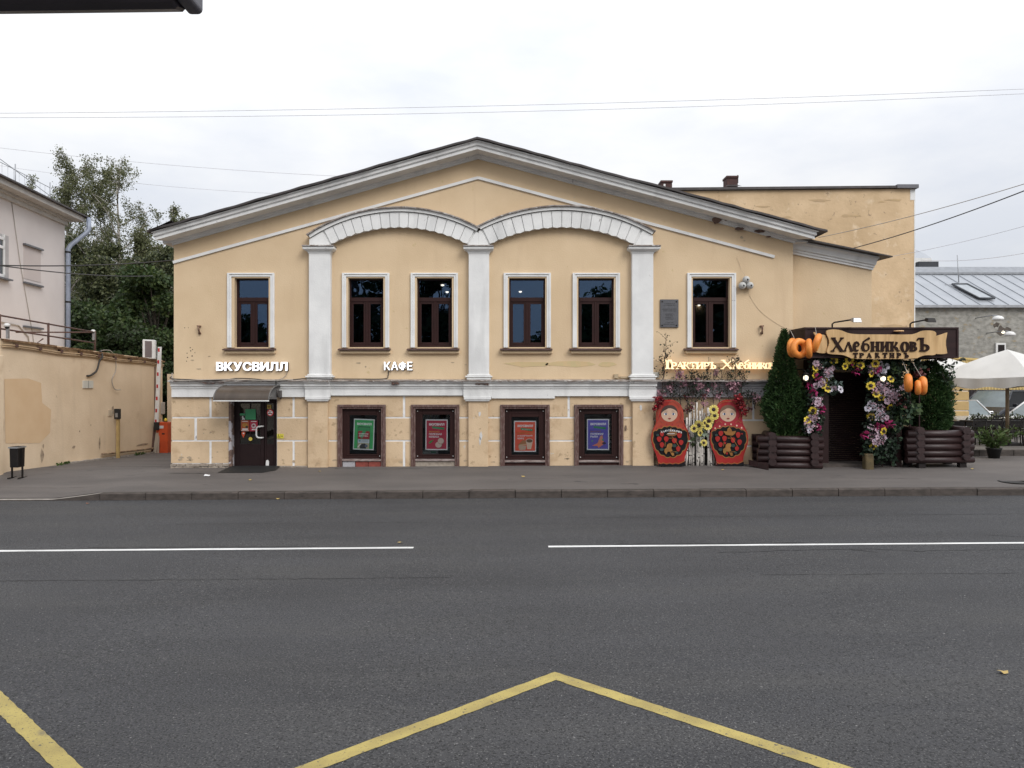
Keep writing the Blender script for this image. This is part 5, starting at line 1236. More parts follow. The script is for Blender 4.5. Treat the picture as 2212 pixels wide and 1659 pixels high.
# grey cabinet and leaning planks behind the barrier
b = MB(); b.box(PX(335.5, 27.6), PX(354, 27.6), 27.45, 27.6 + .12, PZ(895, 27.6), PZ(869, 27.6)); tag(b.build('meter_cabinet', flat('meter_grey', (.40, .37, .34)), bevel=.02), 'grey meter cabinet on the wall behind the barrier', 'cabinet')
for (p, q_, w_, mm, lab) in (((336, 905), (327, 969), .07, M['rust'], 'dark rusty bar leaning on the wall beside the barrier'), ((343, 905), (334, 971), .12, flat('grey_board', (.36, .30, .24)), 'grey board leaning on the wall left of the barrier'), ((344, 915), (341, 972), .05, flat('grey_board', (.36, .30, .24)), 'thin board leaning against the orange barrier cabinet')):
    y1_, y2_ = 26.95, 26.7; b = MB()
    b.add([(PX(p[0], y1_) - w_ / 2, y1_, PZ(p[1], y1_)), (PX(p[0], y1_) + w_ / 2, y1_, PZ(p[1], y1_)), (PX(q_[0], y2_) + w_ / 2, y2_, -.05), (PX(q_[0], y2_) - w_ / 2, y2_, -.05)] + [(PX(p[0], y1_) - w_ / 2, y1_ + .04, PZ(p[1], y1_)), (PX(p[0], y1_) + w_ / 2, y1_ + .04, PZ(p[1], y1_)), (PX(q_[0], y2_) + w_ / 2, y2_ + .04, -.05), (PX(q_[0], y2_) - w_ / 2, y2_ + .04, -.05)],
          [(0, 3, 2, 1), (4, 5, 6, 7), (0, 1, 5, 4), (1, 2, 6, 5), (3, 0, 4, 7)])
    tag(b.build('leaning_board', mm), lab, 'board', 'boards leaning beside the barrier')
# weeds at the wall foot
for (xd, yd, lab) in ((293, 992, 'tuft of weeds at the foot of the yard wall midway'), (125, 1000, 'tuft of weeds at the yard wall foot right of the bin')):
    y = wall_y(xd); pts = np.column_stack([on_wall(y) + .12 + rng.random(60) * .08, y + (rng.random(60) - .5) * .7, gz(-12.8, y) + rng.random(60) * .05])
    tag(link_mesh('weed_tuft', leaf_mesh('weed', pts, .07, [M['grass']], dirs=np.tile([0, 0, 1.], (60, 1)), jitter=.6)), lab, 'weeds', 'weeds at the yard wall foot')
# ------------------------------------------------------------------ pink house
ph = thing('pink_house', (-17, 25, 0), 'pale pink house with grey eaves and downpipe at left edge', 'building')
def hp(y): return -16.6 - .11 * (y - 24)       # wall line
YA, YE = 14., 28.2
ZE = 8.72
b = MB()
wa_, wb_ = (22.5, 24.0)
b.sheet([(hp(YA), YA, -.3), (hp(YE), YE, -.3), (hp(YE), YE, ZE), (hp(YA), YA, ZE)])
b.sheet([(hp(YE), YE, -.3), (hp(YE) - 9, YE - .9, -.3), (hp(YE) - 9, YE - .9, ZE), (hp(YE), YE, ZE)]); b.sheet([(hp(YA), YA, -.3), (hp(YA), YA, ZE), (hp(YA) - 9, YA - 1, ZE), (hp(YA) - 9, YA - 1, -.3)])
b.build('wall', M['pink'], ph)
# eaves: stepped cornice + gutter edge + roof
def eave(name, o0, o1, z0, z1, mat, ext=0.):
    b = MB(); b.add([(hp(YA) + o0 - 1.5, YA, z0), (hp(YE + ext) + o0 - 1.5, YE + ext, z0), (hp(YE + ext) + o1, YE + ext, z0), (hp(YA) + o1, YA, z0), (hp(YA) + o0 - 1.5, YA, z1), (hp(YE + ext) + o0 - 1.5, YE + ext, z1), (hp(YE + ext) + o1, YE + ext, z1), (hp(YA) + o1, YA, z1)],
                    [(0, 1, 2, 3)[::-1], (4, 5, 6, 7)[::-1], (3, 2, 6, 7), (2, 1, 5, 6), (0, 3, 7, 4)]); return b.build(name, mat, ph)
eave('cornice', 0, .10, ZE - .2, ZE - .06, M['pinktrim'], .06); eave('cornice', 0, .2, ZE - .06, ZE + .03, M['pinktrim'], .14); eave('cornice', 0, .55, ZE + .03, ZE + .2, M['pinktrim'], .48); eave('roof_edge', 0, .68, ZE + .2, ZE + .25, M['roof'], .62)
b = MB(); b.add([(hp(YA) + .68, YA, ZE + .25), (hp(YE) + .6, YE + .62, ZE + .25), (hp(YE) - 4, YE - 3, ZE + 1.6), (hp(YA) - 4, YA, ZE + 1.6), (hp(YE) - 9, YE + .2, ZE + .3)], [(0, 1, 2, 3), (1, 4, 2)]); b.build('roof', M['galv'], ph)
# window at the picture's left edge
def hwin(y0, y1, z0, z1):
    b = MB(); b.add([(hp(y) + d, y, z) for (y, z, d) in ((y0, z0, .005), (y1, z0, .005), (y1, z1, .005), (y0, z1, .005))], [(0, 1, 2, 3)])
    w_ = b.build('window', pmat('window_recess', (.42, .4, .4), rough=.9), ph)
    b = MB(); f = .09
    for (ya_, yb2, za_, zb_) in ((y0 + .15, y0 + .15 + f, z0, z1), (y1 - .28 - f, y1 - .28, z0, z1), (y0 + .15, y1 - .28, z0, z0 + f), (y0 + .15, y1 - .28, z1 - f - .1, z1 - .1), (y0 + .15, y1 - .28, z0 + (z1 - z0) * .66, z0 + (z1 - z0) * .66 + f), (lerp(y0, y1, .45), lerp(y0, y1, .45) + f, z0, z0 + (z1 - z0) * .66)):
        quadbox(b, [(hp(ya_) + .01, ya_), (hp(ya_) + .05, ya_), (hp(yb2) + .05, yb2), (hp(yb2) + .01, yb2)], za_, zb_)
    b.build('frame', M['offwhite'], w_)
    b = MB(); b.add([(hp(y) + .02, y, z) for (y, z) in ((y0 + .15, z0), (y1 - .28, z0), (y1 - .28, z1 - .1), (y0 + .15, z1 - .1))], [(0, 1, 2, 3)]); b.build('pane', pmat('dark_pane', (.02, .025, .035), rough=.05, spec=.8), w_)
    b = MB(); quadbox(b, [(hp(y0), y0), (hp(y0) + .16, y0), (hp(y1) + .16, y1), (hp(y1), y1)], z0 - .08, z0 - .03); b.build('sill', M['granite'], w_)
hwin(22.9, 24.45, 5.95, 7.35)
hwin(19.2, 20.8, 5.95, 7.35)
for (xa_, xb__, ya2, yb2) in ((110 / 1.736, 168 / 1.736, 920, 930), (107 / 1.736, 172 / 1.736, 1062, 1070), (103 / 1.736, 162 / 1.736, 1226, 1230)):
    z = PZ((ya2 + yb2) / 2 / 1.736, 25.8)
    b = MB(); quadbox(b, [(hp(25.3), 25.3), (hp(25.3) + .10, 25.3), (hp(26.5) + .10, 26.5), (hp(26.5), 26.5)], z - .03, z + .03); b.build('ledge', M['granite'], ph)
b = MB(); quadbox(b, [(hp(25.35) + .001, 25.35), (hp(25.35) + .012, 25.35), (hp(26.45) + .012, 26.45), (hp(26.45) + .001, 26.45)], PZ(606, 25.9), PZ(531, 25.9)); b.build('blind_window', pmat('blind_window_stucco', (.51, .45, .43), (.47, .415, .40), scale=1), ph)
# downpipe with offset funnel
b = MB(); xc = hp(YE) + .12; yc = YE + .02
b.tube([(xc + .50, YE + .5, ZE + .2), (xc + .52, YE + .5, ZE - .25), (xc + .46, YE + .45, ZE - .38), (xc + .06, yc + .05, ZE - .95), (xc, yc, ZE - 1.1), (xc, yc, .3)], .085, 10); b.build('downpipe', pmat('blue_grey_pipe', (.26, .3, .38), (.2, .23, .3), rough=.4), ph)
for z in (7.5, 5.6, 4.2, 3.4):
    b = MB(); b.lathe([(.10, -.03), (.10, .03)], (xc, yc, z), 10); b.build('pipe_collar', M['blackmetal'], ph)
b = MB(); b.tube([(hp(24.6) + .02, 24.6, ZE - .2), (hp(25.1) + .02, 25.1, 6.6), (hp(25.9) + .02, 25.9, 4.2), (hp(26.1) + .02, 26.1, 3.4)], .012, 5); b.tube([(hp(22) + .03, 22, 4.55), (hp(25) + .03, 25, 4.45), (hp(25.6) + .03, 25.6, 4.1), (hp(25.7) + .03, 25.7, 3.7), (hp(26.2) + .03, 26.2, 3.6), (hp(27.5) + .03, 27.5, 3.6), (hp(27.55) + .03, 27.55, 3.0)], .022, 5); b.build('wall_cable', M['cablepale'], ph)
# rooftop aerial railing with thin wires
b = MB(); 
for y in (23.5, 25.2, 27.5): b.tube([(hp(y) - .2, y, ZE + .3), (hp(y) - .2, y, ZE + 1.25)], .02, 5)
b.tube([(hp(20) - .2, 20, ZE + 1.05), (hp(27.5) - .2, 27.5, ZE + 1.05)], .012, 5); b.tube([(hp(20) - .2, 20, ZE + 1.25), (hp(23.5) - .2, 23.5, ZE + 1.25), (hp(27.5) - .2, 27.5, ZE + .75)], .012, 5)
for k in range(22): y = 20 + k * .34; b.tube([(hp(y) - .2, y, ZE + .3), (hp(y) - .2, y, ZE + 1.05)], .006, 4)
b.build('roof_railing', M['galv'], ph)
# ------------------------------------------------------------------ overhead wires
def wire(p, q_, sag, rad, label, mat='wirefar', group='thin overhead wires'):
    P = [Vector(p).lerp(Vector(q_), i / 24) - Vector((0, 0, sag * 4 * (i / 24) * (1 - i / 24))) for i in range(25)]
    b = MB(); b.tube(P, rad, 5); tag(b.build('overhead_wire', M[mat]), label, 'wire', group)
def w3(xd, yd, Y): return (PX(xd, Y), Y, PZ(yd, Y))
wire(w3(-300, 246, 13), w3(2500, 180, 13), .12, .0045, 'upper of the two parallel wires crossing the whole sky')
wire(w3(-300, 253, 13), w3(2500, 188, 13), .17, .0045, 'lower of the two parallel wires crossing the whole sky')
wire(w3(-60, 312, 40), w3(760, 382, 40), .2, .012, 'thin wire above the birches running to the gable')
wire(w3(-60, 348, 42), w3(640, 420, 42), .3, .010, 'faint wire passing behind the birch tops')
wire(w3(-40, 572, 17.5), w3(378, 562, 21), .08, .016, 'black cable from the left edge to the house corner', 'cable', 'cables crossing before the pink house')
wire(w3(-40, 568, 17.5), w3(330, 596, 30), .12, .016, 'black cable sagging away behind the pink house corner', 'cable', 'cables crossing before the pink house')
wire(w3(1768, 513, 21), w3(2330, 360, 15), .1, .009, 'thin wire from the main cornice end to the upper right', 'cablepale')
wire(w3(1840, 537, 21), w3(2330, 365, 14), .10, .013, 'dark cable from the side wing roof to the upper right', 'cable', 'dark cables at right')
wire(w3(1890, 560, 24), w3(2330, 455, 18), .1, .006, 'faint wire right of the tall blank wall')
wire(w3(1990, 562, 38), w3(2330, 520, 30), .3, .012, 'thin wire over the grey seamed roof')
# ------------------------------------------------------------------ trees
def branch_path(p, d, ln, n=5, droop=0., wob=.12, q=random):
    P = [Vector(p)]; d = Vector(d).normalized()
    for i in range(n):
        d = (d + Vector((q.uniform(-wob, wob), q.uniform(-wob, wob), q.uniform(-wob, wob) - droop))).normalized()
        P.append(P[-1] + d * ln / n)
    return P
def birch(base, h, label, seed, spread=2.2, nleaf=16000, lean=0., crown0=.35, mats=None, cat='tree', group=None, leaf=.13, tm='birchtrunk', hang=1.3, limbs=22, asym=0., up=.75):
    q = random.Random(seed)
    t = thing('birch_tree' if tm == 'birchtrunk' else 'leafy_tree', base, label, cat, group)
    tr = MB(); n = 10
    trunk = [Vector(base) + Vector((lean * (i / n) ** 1.4 + .12 * math.sin(i * .9 + seed), .1 * math.sin(i * 1.3 + seed), h * .96 * i / n)) for i in range(n + 1)]
    tr.tube(trunk, [h * .014 * (1 - .93 * i / n) + .008 for i in range(n + 1)], 7)
    tips = []
    for k in range(limbs):
        f = crown0 + (1 - crown0) * (k + q.random()) / limbs; i = min(n - 1, int(f * n)); p = trunk[i].lerp(trunk[i + 1], f * n - i)
        a = q.random() * 2 * PI; ln = spread * (1.1 - .62 * ((f - crown0) / (1 - crown0)) ** 2.2) * q.uniform(.55, 1.15)
        if asym: ln *= 1 + asym * math.cos(a)
        P = branch_path(p, (math.cos(a), math.sin(a), up), ln, 5, .02, .2, q)
        tr.tube(P, [h * .0055 * (1 - .8 * j / 5) * (1.25 - f) + .008 for j in range(6)], 5, cap=False)
        for j in range(2, 6):
            for m_ in range(2):
                B = branch_path(P[j], (q.uniform(-1, 1), q.uniform(-1, 1), q.uniform(-.2, .8)), ln * q.uniform(.25, .5), 4, .12, .25, q)
                tr.tube(B, [.012, .01, .008, .006, .004], 4, cap=False)
                tips += [(B[u], .2) for u in range(2, 5)]
        tips += [(P[j], .2) for j in range(4, 6)]
    for j in range(6): tips.append((trunk[n] + Vector((q.uniform(-.15, .15), q.uniform(-.15, .15), q.uniform(-.4, .3))), .12))
    tr.build('trunk', M[tm], t)
    # hanging strands of leaves from every twig
    pts, dirs = [], []
    per = max(1, nleaf // len(tips))
    for (c, r_) in tips:
        sl = hang * q.uniform(.3, 1.0); m_ = per
        s_ = rng.random(m_) ** .8 * sl
        ox, oy = rng.normal(0, r_ * .55, m_), rng.normal(0, r_ * .55, m_)
        pts.append(np.column_stack([c.x + ox, c.y + oy, c.z - s_ + rng.normal(0, r_ * .4, m_) + .1]))
        dirs.append(np.column_stack([ox * .7, oy * .7, np.full(m_, -.5)]))
    pts = np.concatenate(pts); dirs = np.concatenate(dirs)
    tag(link_mesh('crown', leaf_mesh('crown', pts, leaf, mats or [M['birchleaf'], M['birchleaf'], M['birchleaf2']], dirs=dirs, jitter=.5), t), kind='stuff')
    return t
def clumpy(base, h, rad, label, seed, mats, nclump=60, per=260, leaf=.17, trunkh=.4, cat='tree', group=None, name='leafy_tree', flat_=.8, clr=.9):
    q = random.Random(seed); t = thing(name, base, label, cat, group)
    tr = MB(); n = 6; c0 = Vector(base)
    trunk = [c0 + Vector((.1 * math.sin(i + seed), .1 * math.cos(i * 1.3), h * .8 * i / n)) for i in range(n + 1)]
    tr.tube(trunk, [h * .02 * (1 - .85 * i / n) + .01 for i in range(n + 1)], 7)
    pts, dirs = [], []
    for k in range(nclump):
        u = q.uniform(-1, 1); a = q.random() * 2 * PI; rr_ = (1 - u * u) ** .5
        f = q.uniform(.55, 1.0)
        zc = h * (trunkh + (1 - trunkh) * .5) + u * h * (1 - trunkh) * .5 * f
        c = c0 + Vector((rad * rr_ * f * math.cos(a) * q.uniform(.8, 1.1), rad * rr_ * f * math.sin(a), zc))
        j = min(n - 1, max(1, int(n * (zc / h) * .8))); s0 = trunk[j]
        mid = s0.lerp(c, .5) + Vector((0, 0, .15)); tr.tube([s0, mid, c], [h * .006, h * .004, .008], 5, cap=False)
        cr_ = clr * q.uniform(.6, 1.15)
        v = rng.normal(size=(per, 3)); v /= np.linalg.norm(v, axis=1, keepdims=True); v *= (rng.random((per, 1)) ** .45) * cr_; v[:, 2] *= flat_ * .7
        pts.append(v + np.array(c)); d = v / cr_ + np.array([0, 0, -.25]); dirs.append(d)
    tr.build('trunk', M['trunk'], t)
    tag(link_mesh('crown', leaf_mesh('crown', np.concatenate(pts), leaf, mats, dirs=np.concatenate(dirs), jitter=.45, asp=.8), t), kind='stuff')
    return t
def at(xd, Y, z=0.): return (PX(xd, Y), Y, z)
GT = 'trees behind the yard wall'
birch(at(146, 41), 14.7, 'tall birch behind the pink house eave, tallest top of the group', 1, spread=3.3, nleaf=21000, lean=-.1, crown0=.42, group=GT, limbs=22, asym=-.15, hang=.8, leaf=.105)
birch(at(258, 42), 14.9, 'tall birch with forked pale limbs right of the tallest one', 2, spread=3.5, nleaf=21000, lean=-.1, crown0=.40, group=GT, limbs=22, asym=.15, hang=.9, leaf=.105)
birch(at(300, 40), 10.6, 'lower birch with hanging twigs between the tall birches and the house corner', 3, spread=2.2, nleaf=18000, crown0=.25, group=GT, limbs=22)
birch(at(372, 48), 14.4, 'slim young birch with pointed tip just left of the house eave', 4, spread=.95, nleaf=6000, crown0=.3, group=GT, limbs=18, hang=.7)
birch(at(402, 50), 14.3, 'slim young birch whose tip stands over the house eave', 5, spread=.8, nleaf=5000, crown0=.3, group=GT, limbs=16, hang=.7)
birch(at(110, 46), 13.6, 'birch mostly hidden behind the pink house roof', 6, spread=2.6, nleaf=12000, crown0=.25, group=GT, limbs=20)
birch(at(205, 38), 9.6, 'dense drooping birch standing in front of the tall birches', 7, spread=2.9, nleaf=40000, crown0=.15, group=GT, leaf=.16, limbs=34, mats=[M['birchleaf'], M['bushleaf'], M['birchleaf']], up=.5)
birch(at(330, 37), 9.2, 'dense drooping birch beside the house corner', 8, spread=2.6, nleaf=36000, crown0=.15, group=GT, leaf=.16, limbs=32, mats=[M['birchleaf'], M['bushleaf']], up=.5)
ML = [M['mapleleaf'], M['mapleleaf'], M['mapleleaf2']]
clumpy(at(335, 33), 7.9, 2.0, 'broad leaved maple with bright green leaves beside the house corner', 11, ML, nclump=60, per=400, leaf=.165, trunkh=.15, group=GT, clr=.75)
clumpy(at(225, 34), 6.4, 2.6, 'broad leaved maple behind the terrace railing', 12, ML + [M['bushleaf']], nclump=64, per=380, leaf=.16, trunkh=.1, group=GT, clr=.8)
clumpy(at(290, 31.5), 5.6, 1.9, 'low leafy maple right behind the air conditioner', 13, [M['mapleleaf'], M['bushleaf']], nclump=48, per=360, leaf=.15, trunkh=.1, group=GT, clr=.7)
clumpy(at(165, 36.5), 6.6, 2.2, 'dark green tree beside the pink house downpipe', 14, [M['bushleaf']], nclump=50, per=230, leaf=.22, trunkh=.05, group=GT, clr=.85)
# dark far thicket closing the gap behind the trees (reads as one mass)
n = 34000
p = np.column_stack([rng.uniform(-38, -12, n), rng.uniform(52, 56, n), rng.random(n) * (10 + 2.2 * rng.random(n))])
p = p[p[:, 2] < 10.4 + .9 * np.sin(p[:, 0] * 1.3) + .5 * np.sin(p[:, 0] * 3.1)]
tag(link_mesh('far_thicket', leaf_mesh('far_thicket', p, .42, [M['bushleaf'], M['bushleaf'], M['birchleaf']], asp=.7)), 'dark green mass of far trees behind the yard wall', 'thicket', kind='stuff')
# trees across the street, seen only mirrored in the upper windows
GR = 'street trees mirrored in the windows'
for (x, y, h, r_, lab, sd_) in ((-11.0, -15, 13, 3.8, 'big leafy street tree mirrored in the two windows left of the middle pilaster', 21), (-5.2, -16, 12.5, 3.0, 'leafy street tree mirrored in the window left of the middle pilaster', 22),
                                (7.0, -14, 9.4, 2.3, 'loose street tree mirrored in the window left of the right pilaster', 23), (15.5, -16, 10.5, 3.2, 'street tree mirrored in the window beside the plaque', 24), (-21, -17, 8.2, 2.4, 'street tree mirrored low in the window above the shop door', 25), (2.6, -17, 6.6, 2.0, 'low street tree mirrored in the window right of the middle pilaster', 26)):
    clumpy((x, y, .1), h, r_, lab, sd_, [M['bushleaf'], M['mapleleaf']], nclump=46, per=130, leaf=.36, trunkh=.28, group=GR, clr=1.1)
# ------------------------------------------------------------------ side wing of the house
YW = Y0 + .35
def WX(v): return PX(v, YW)
def WZ(v): return PZ(v, YW)
wx0, wx1 = XR, WX(1883)
def wz(x): return lerp(WZ(550), WZ(584), (x - WX(1714)) / (WX(1885) - WX(1714)))
wing = thing('side_wing', (8.5, YW, .3), 'lower ochre side wing with sloping white cornice right of the gable', 'building')
b = MB(); b.sheet([(wx0, YW, -.2), (wx1, YW, -.2), (wx1, YW, wz(wx1) + .1), (wx0, YW, wz(wx0) + .1)]); b.sheet([(wx1, YW, -.2), (wx1, YW + 7, -.2), (wx1, YW + 7, wz(wx1) + .1), (wx1, YW, wz(wx1) + .1)])
b.build('wing_wall', M['plaster'], wing)
WPR = [(0, 0), (.05, 0), (.05, .06), (.085, .065), (.085, .125), (.13, .13), (.13, .15), (.155, .24), (.19, .285), (.22, .295), (.22, .345), (0, .36)]
sweep('wing_cornice', WPR, [(wx0, wz(wx0)), (wx1, wz(wx1))], YW, 'white', wing, 0, .45)
b = MB(); e = wx1 + .35
za_, zb_ = wz(wx0) + .35, wz(wx1) + .35 - .07
for (u0, u1) in ((0, .05),):
    b.add([(wx0 - .02, YW - .42, za_), (e, YW - .42, zb_), (e, YW + 8, zb_ + .3), (wx0 - .02, YW + 8, za_ + .3), (wx0 - .02, YW - .42, za_ + .045), (e, YW - .42, zb_ + .03), (e, YW + 8, zb_ + .33), (wx0 - .02, YW + 8, za_ + .35)],
          [(0, 1, 2, 3)[::-1], (4, 5, 6, 7), (0, 1, 5, 4), (1, 2, 6, 5), (3, 7, 6, 2), (0, 4, 7, 3)])
b.build('wing_roof', M['roof'], wing)
for (t, d) in ((860, 906), (910, 962), (966, 1030)):
    b = MB(); b.box(wx0 + .01, wx1, YW - .03, YW + .003, WZ(d), WZ(t)); b.build('plaster_block', M['plinth'], wing, bevel=.01)
# ------------------------------------------------------------------ tall blank building behind
YBK = 27.0
bk = thing('blank_wall_building', (11, YBK, .3), 'tall weathered ochre building with blank side wall and dark roof edge', 'building')
bx0, bx1 = PX(1380, YBK), PX(1976, YBK); t0, t1 = PZ(414, YBK), PZ(408, YBK)
b = MB(); b.sheet([(bx0, YBK, -.3), (bx1, YBK, -.3), (bx1, YBK, t1), (bx0, YBK, t0)]); b.sheet([(bx1, YBK, -.3), (bx1, YBK + 12, -.3), (bx1, YBK + 12, t1), (bx1, YBK, t1)]); b.build('blank_wall', M['oldochre'], bk)
b = MB(); b.add([(bx0, YBK - .12, t0 + .02), (bx1 + .05, YBK - .12, t1 + .02), (bx1 + .05, YBK + 12, t1 + .02), (bx0, YBK + 12, t0 + .02), (bx0, YBK - .12, t0 + .11), (bx1 + .05, YBK - .12, t1 + .10), (bx1 + .05, YBK + 12, t1 + .10), (bx0, YBK + 12, t0 + .12)], [(0, 3, 2, 1), (4, 5, 6, 7), (0, 1, 5, 4), (1, 2, 6, 5)]); b.build('roof_edge', M['roof'], bk)
b = MB(); b.box(PX(1934, YBK), bx1 + .07, YBK - .15, YBK + .3, t1 + .0, t1 + .13); b.build('corner_flashing', pmat('grey_flashing', (.12, .12, .14), (.09, .09, .1), rough=.5), bk)
b = MB(); b.box(PX(1966, YBK), bx1 + .012, YBK - .012, YBK + .2, PZ(432, YBK), PZ(409, YBK)); b.box(bx1 - .025, bx1 + .012, YBK - .01, YBK + .2, PZ(1000, YBK), PZ(432.5, YBK)); b.build('corner_strip', M['white'], bk)
q = random.Random(12)
pb = pmat('bare_wall_patch', (.40, .29, .18), (.5, .36, .2), scale=3, rough=.95)
for (xx, yy, w_, h_) in ((1845, 409, 45, 1.5), (1930, 432, 26, 3), (1905, 436, 10, 2), (1840, 466, 40, 3), (1700, 470, 16, 3), (1930, 705, 36, 4), (1770, 433, 30, 3), (1650, 446, 25, 2.5)):
    n = 12; pts = [(PX(xx + w_ * q.uniform(.4, 1) * math.cos(2 * PI * i / n), YBK), PZ(yy + h_ * q.uniform(.4, 1.2) * math.sin(2 * PI * i / n), YBK)) for i in range(n)]
    b = MB(); b.prism(pts, YBK - .006, YBK + .003); b.build('peeled_patch', pb, bk)
for (xa_, xb_, yt, yb2, dy) in ((1428, 1452, 391, 416, 3), (1570, 1594, 381, 412, 2)):
    Y = YBK + dy; c = MB(); c.box(PX(xa_, Y), PX(xb_, Y), Y, Y + .5, PZ(yb2, Y) - .6, PZ(yt, Y))
    ch = c.build('chimney', M['chimney'], bk, bevel=.01)
    c = MB(); c.box(PX(xa_ - 1, Y), PX(xb_ + 1, Y), Y - .04, Y + .54, PZ(yt + 3, Y), PZ(yt, Y) + .02); c.build('chimney_cap', M['chimney'], bk)
    if xa_ == 1570:
        c = MB(); c.add([(PX(1564, Y), Y - .2, PZ(405, Y)), (PX(1600, Y), Y - .2, PZ(405, Y)), (PX(1590, Y), Y + .02, PZ(398, Y)), (PX(1573, Y), Y + .02, PZ(398, Y))], [(0, 1, 2, 3)]); c.box(PX(1593, Y), PX(1595, Y), Y, Y + .04, PZ(395, Y), PZ(378, Y)); c.build('chimney_flashing', M['roof'], bk)
    else:
        c = MB(); c.box(PX(1433, Y), PX(1437, Y), Y - .05, Y - .0, PZ(404, Y), PZ(398, Y)); c.build('white_box', M['offwhite'], bk)
# ------------------------------------------------------------------ grey building with seamed metal roof
YG = 44.
gb = thing('grey_roof_building', (27, YG, .3), 'grey stone building with seamed metal roof and small skylight', 'building')
def GXp(v, Y=YG): return PX(v, Y)
ze = PZ(661, YG); zri = ze + 3.5
gx0, gx1 = GXp(1930), GXp(2420)
b = MB(); b.box(gx0, gx1, YG, YG + .4, -.3, ze); b.build('stone_wall', M['greybld'], gb)
q = random.Random(77)
Yr = YG + 3.2
zr_ = PZ(591, Yr); zc_ = PZ(577, Yr + .6)
np_ = 16
for k in range(np_):
    x0, x1 = lerp(gx0, gx1, k / np_), lerp(gx0, gx1, (k + 1) / np_); sk = -1.15
    b = MB(); b.add([(x0 + .015, YG - .25, ze), (x1 - .015, YG - .25, ze), (x1 + sk - .015, Yr, zr_), (x0 + sk + .015, Yr, zr_), (x1 - .015, YG - .25, ze + .05), (x1 + sk - .015, Yr, zr_ + .05), (x1 + .01, YG - .25, ze + .05), (x1 + sk + .01, Yr, zr_ + .05)], [(0, 1, 2, 3), (1, 4, 5, 2), (4, 6, 7, 5)])
    b.build('roof_panel', M['greyroof'], gb)
b = MB(); b.box(gx0 - .2, gx1, YG - .32, YG - .2, ze - .12, ze + .03); b.build('eave_gutter', M['galv'], gb)
b = MB(); b.add([(gx0 - 2, Yr - .1, zr_ + .04), (gx1, Yr - .1, zr_ + .04), (gx1, Yr + .5, zc_), (gx0 - 2, Yr + .5, zc_)], [(0, 1, 2, 3)]); b.box(gx0 - 2, gx1, Yr - .16, Yr - .1, zr_ - .06, zr_ + .06); b.build('ridge_cap', pmat('grey_ridge', (.27, .285, .31), rough=.45, metal=.3), gb)
def rp3(u, v): # point on the roof slope: u = picture x at eave height, v 0..1 up the slope
    return (GXp(u) - 1.15 * v, lerp(YG - .25, Yr, v), lerp(ze, zr_, v))
b = MB(); A = [rp3(2128, .16), rp3(2161, .16), rp3(2153, .60), rp3(2119, .60)]; o = Vector((0, -.08, .10))
for i in range(4):
    p, q_ = Vector(A[i]), Vector(A[(i + 1) % 4]); b.tube([p + o, q_ + o], .06, 5)
sk_ = b.build('skylight', pmat('skylight_frame', (.05, .055, .065), rough=.5), gb)
b = MB(); b.sheet([tuple(Vector(p) + o) for p in A]); b.build('pane', pmat('skylight_glass', (.3, .33, .36), rough=.1, spec=1), sk_)
b = MB(); b.tube([rp3(2108, .63), rp3(2160, .63)], .03, 5); b.build('snow_bar', M['galv'], gb)
# roof lantern seen past the corner
b = MB(); Y = YG + 5; b.add([(PX(1975, Y), Y, PZ(557, Y)), (PX(2012, Y), Y, PZ(557, Y)), (PX(2010, Y), Y + .6, PZ(545, Y)), (PX(1996, Y), Y + 1.2, PZ(530, Y)), (PX(1975, Y), Y + 1.2, PZ(530, Y))], [(0, 1, 2, 3, 4)]); b.build('lantern_roof', M['greyroof'], gb)
b = MB(); b.box(PX(1975, Y), PX(2012, Y), Y, Y + 1.5, PZ(572, Y), PZ(557.2, Y)); b.box(PX(1978, Y), PX(2020, Y), Y - .4, Y + .3, PZ(580, Y), PZ(567, Y), 1); b.build('lantern_wall', [M['offwhite'], pmat('dark_vent', (.05, .055, .065))], gb)
b = MB(); b.tube([(GXp(2120), YG + 2.2, zr_ - 1), (GXp(2116), YG + 2.2, zr_ + 1.0)], .03, 5); b.build('aerial', M['galv'], gb)
# wall pieces: vents, small window, lamps
def gbox(x0, x1, t, d, dep, mat, nm, par=gb, bev=0.):
    b = MB(); b.box(GXp(x0), GXp(x1), YG - dep, YG + .01, PZ(d, YG), PZ(t, YG)); return b.build(nm, mat, par, bevel=bev)
w_ = gbox(2149, 2170, 741, 775, .12, M['offwhite'], 'small_window'); gbox(2153, 2167, 745, 775, .13, M['dark'], 'pane', w_)
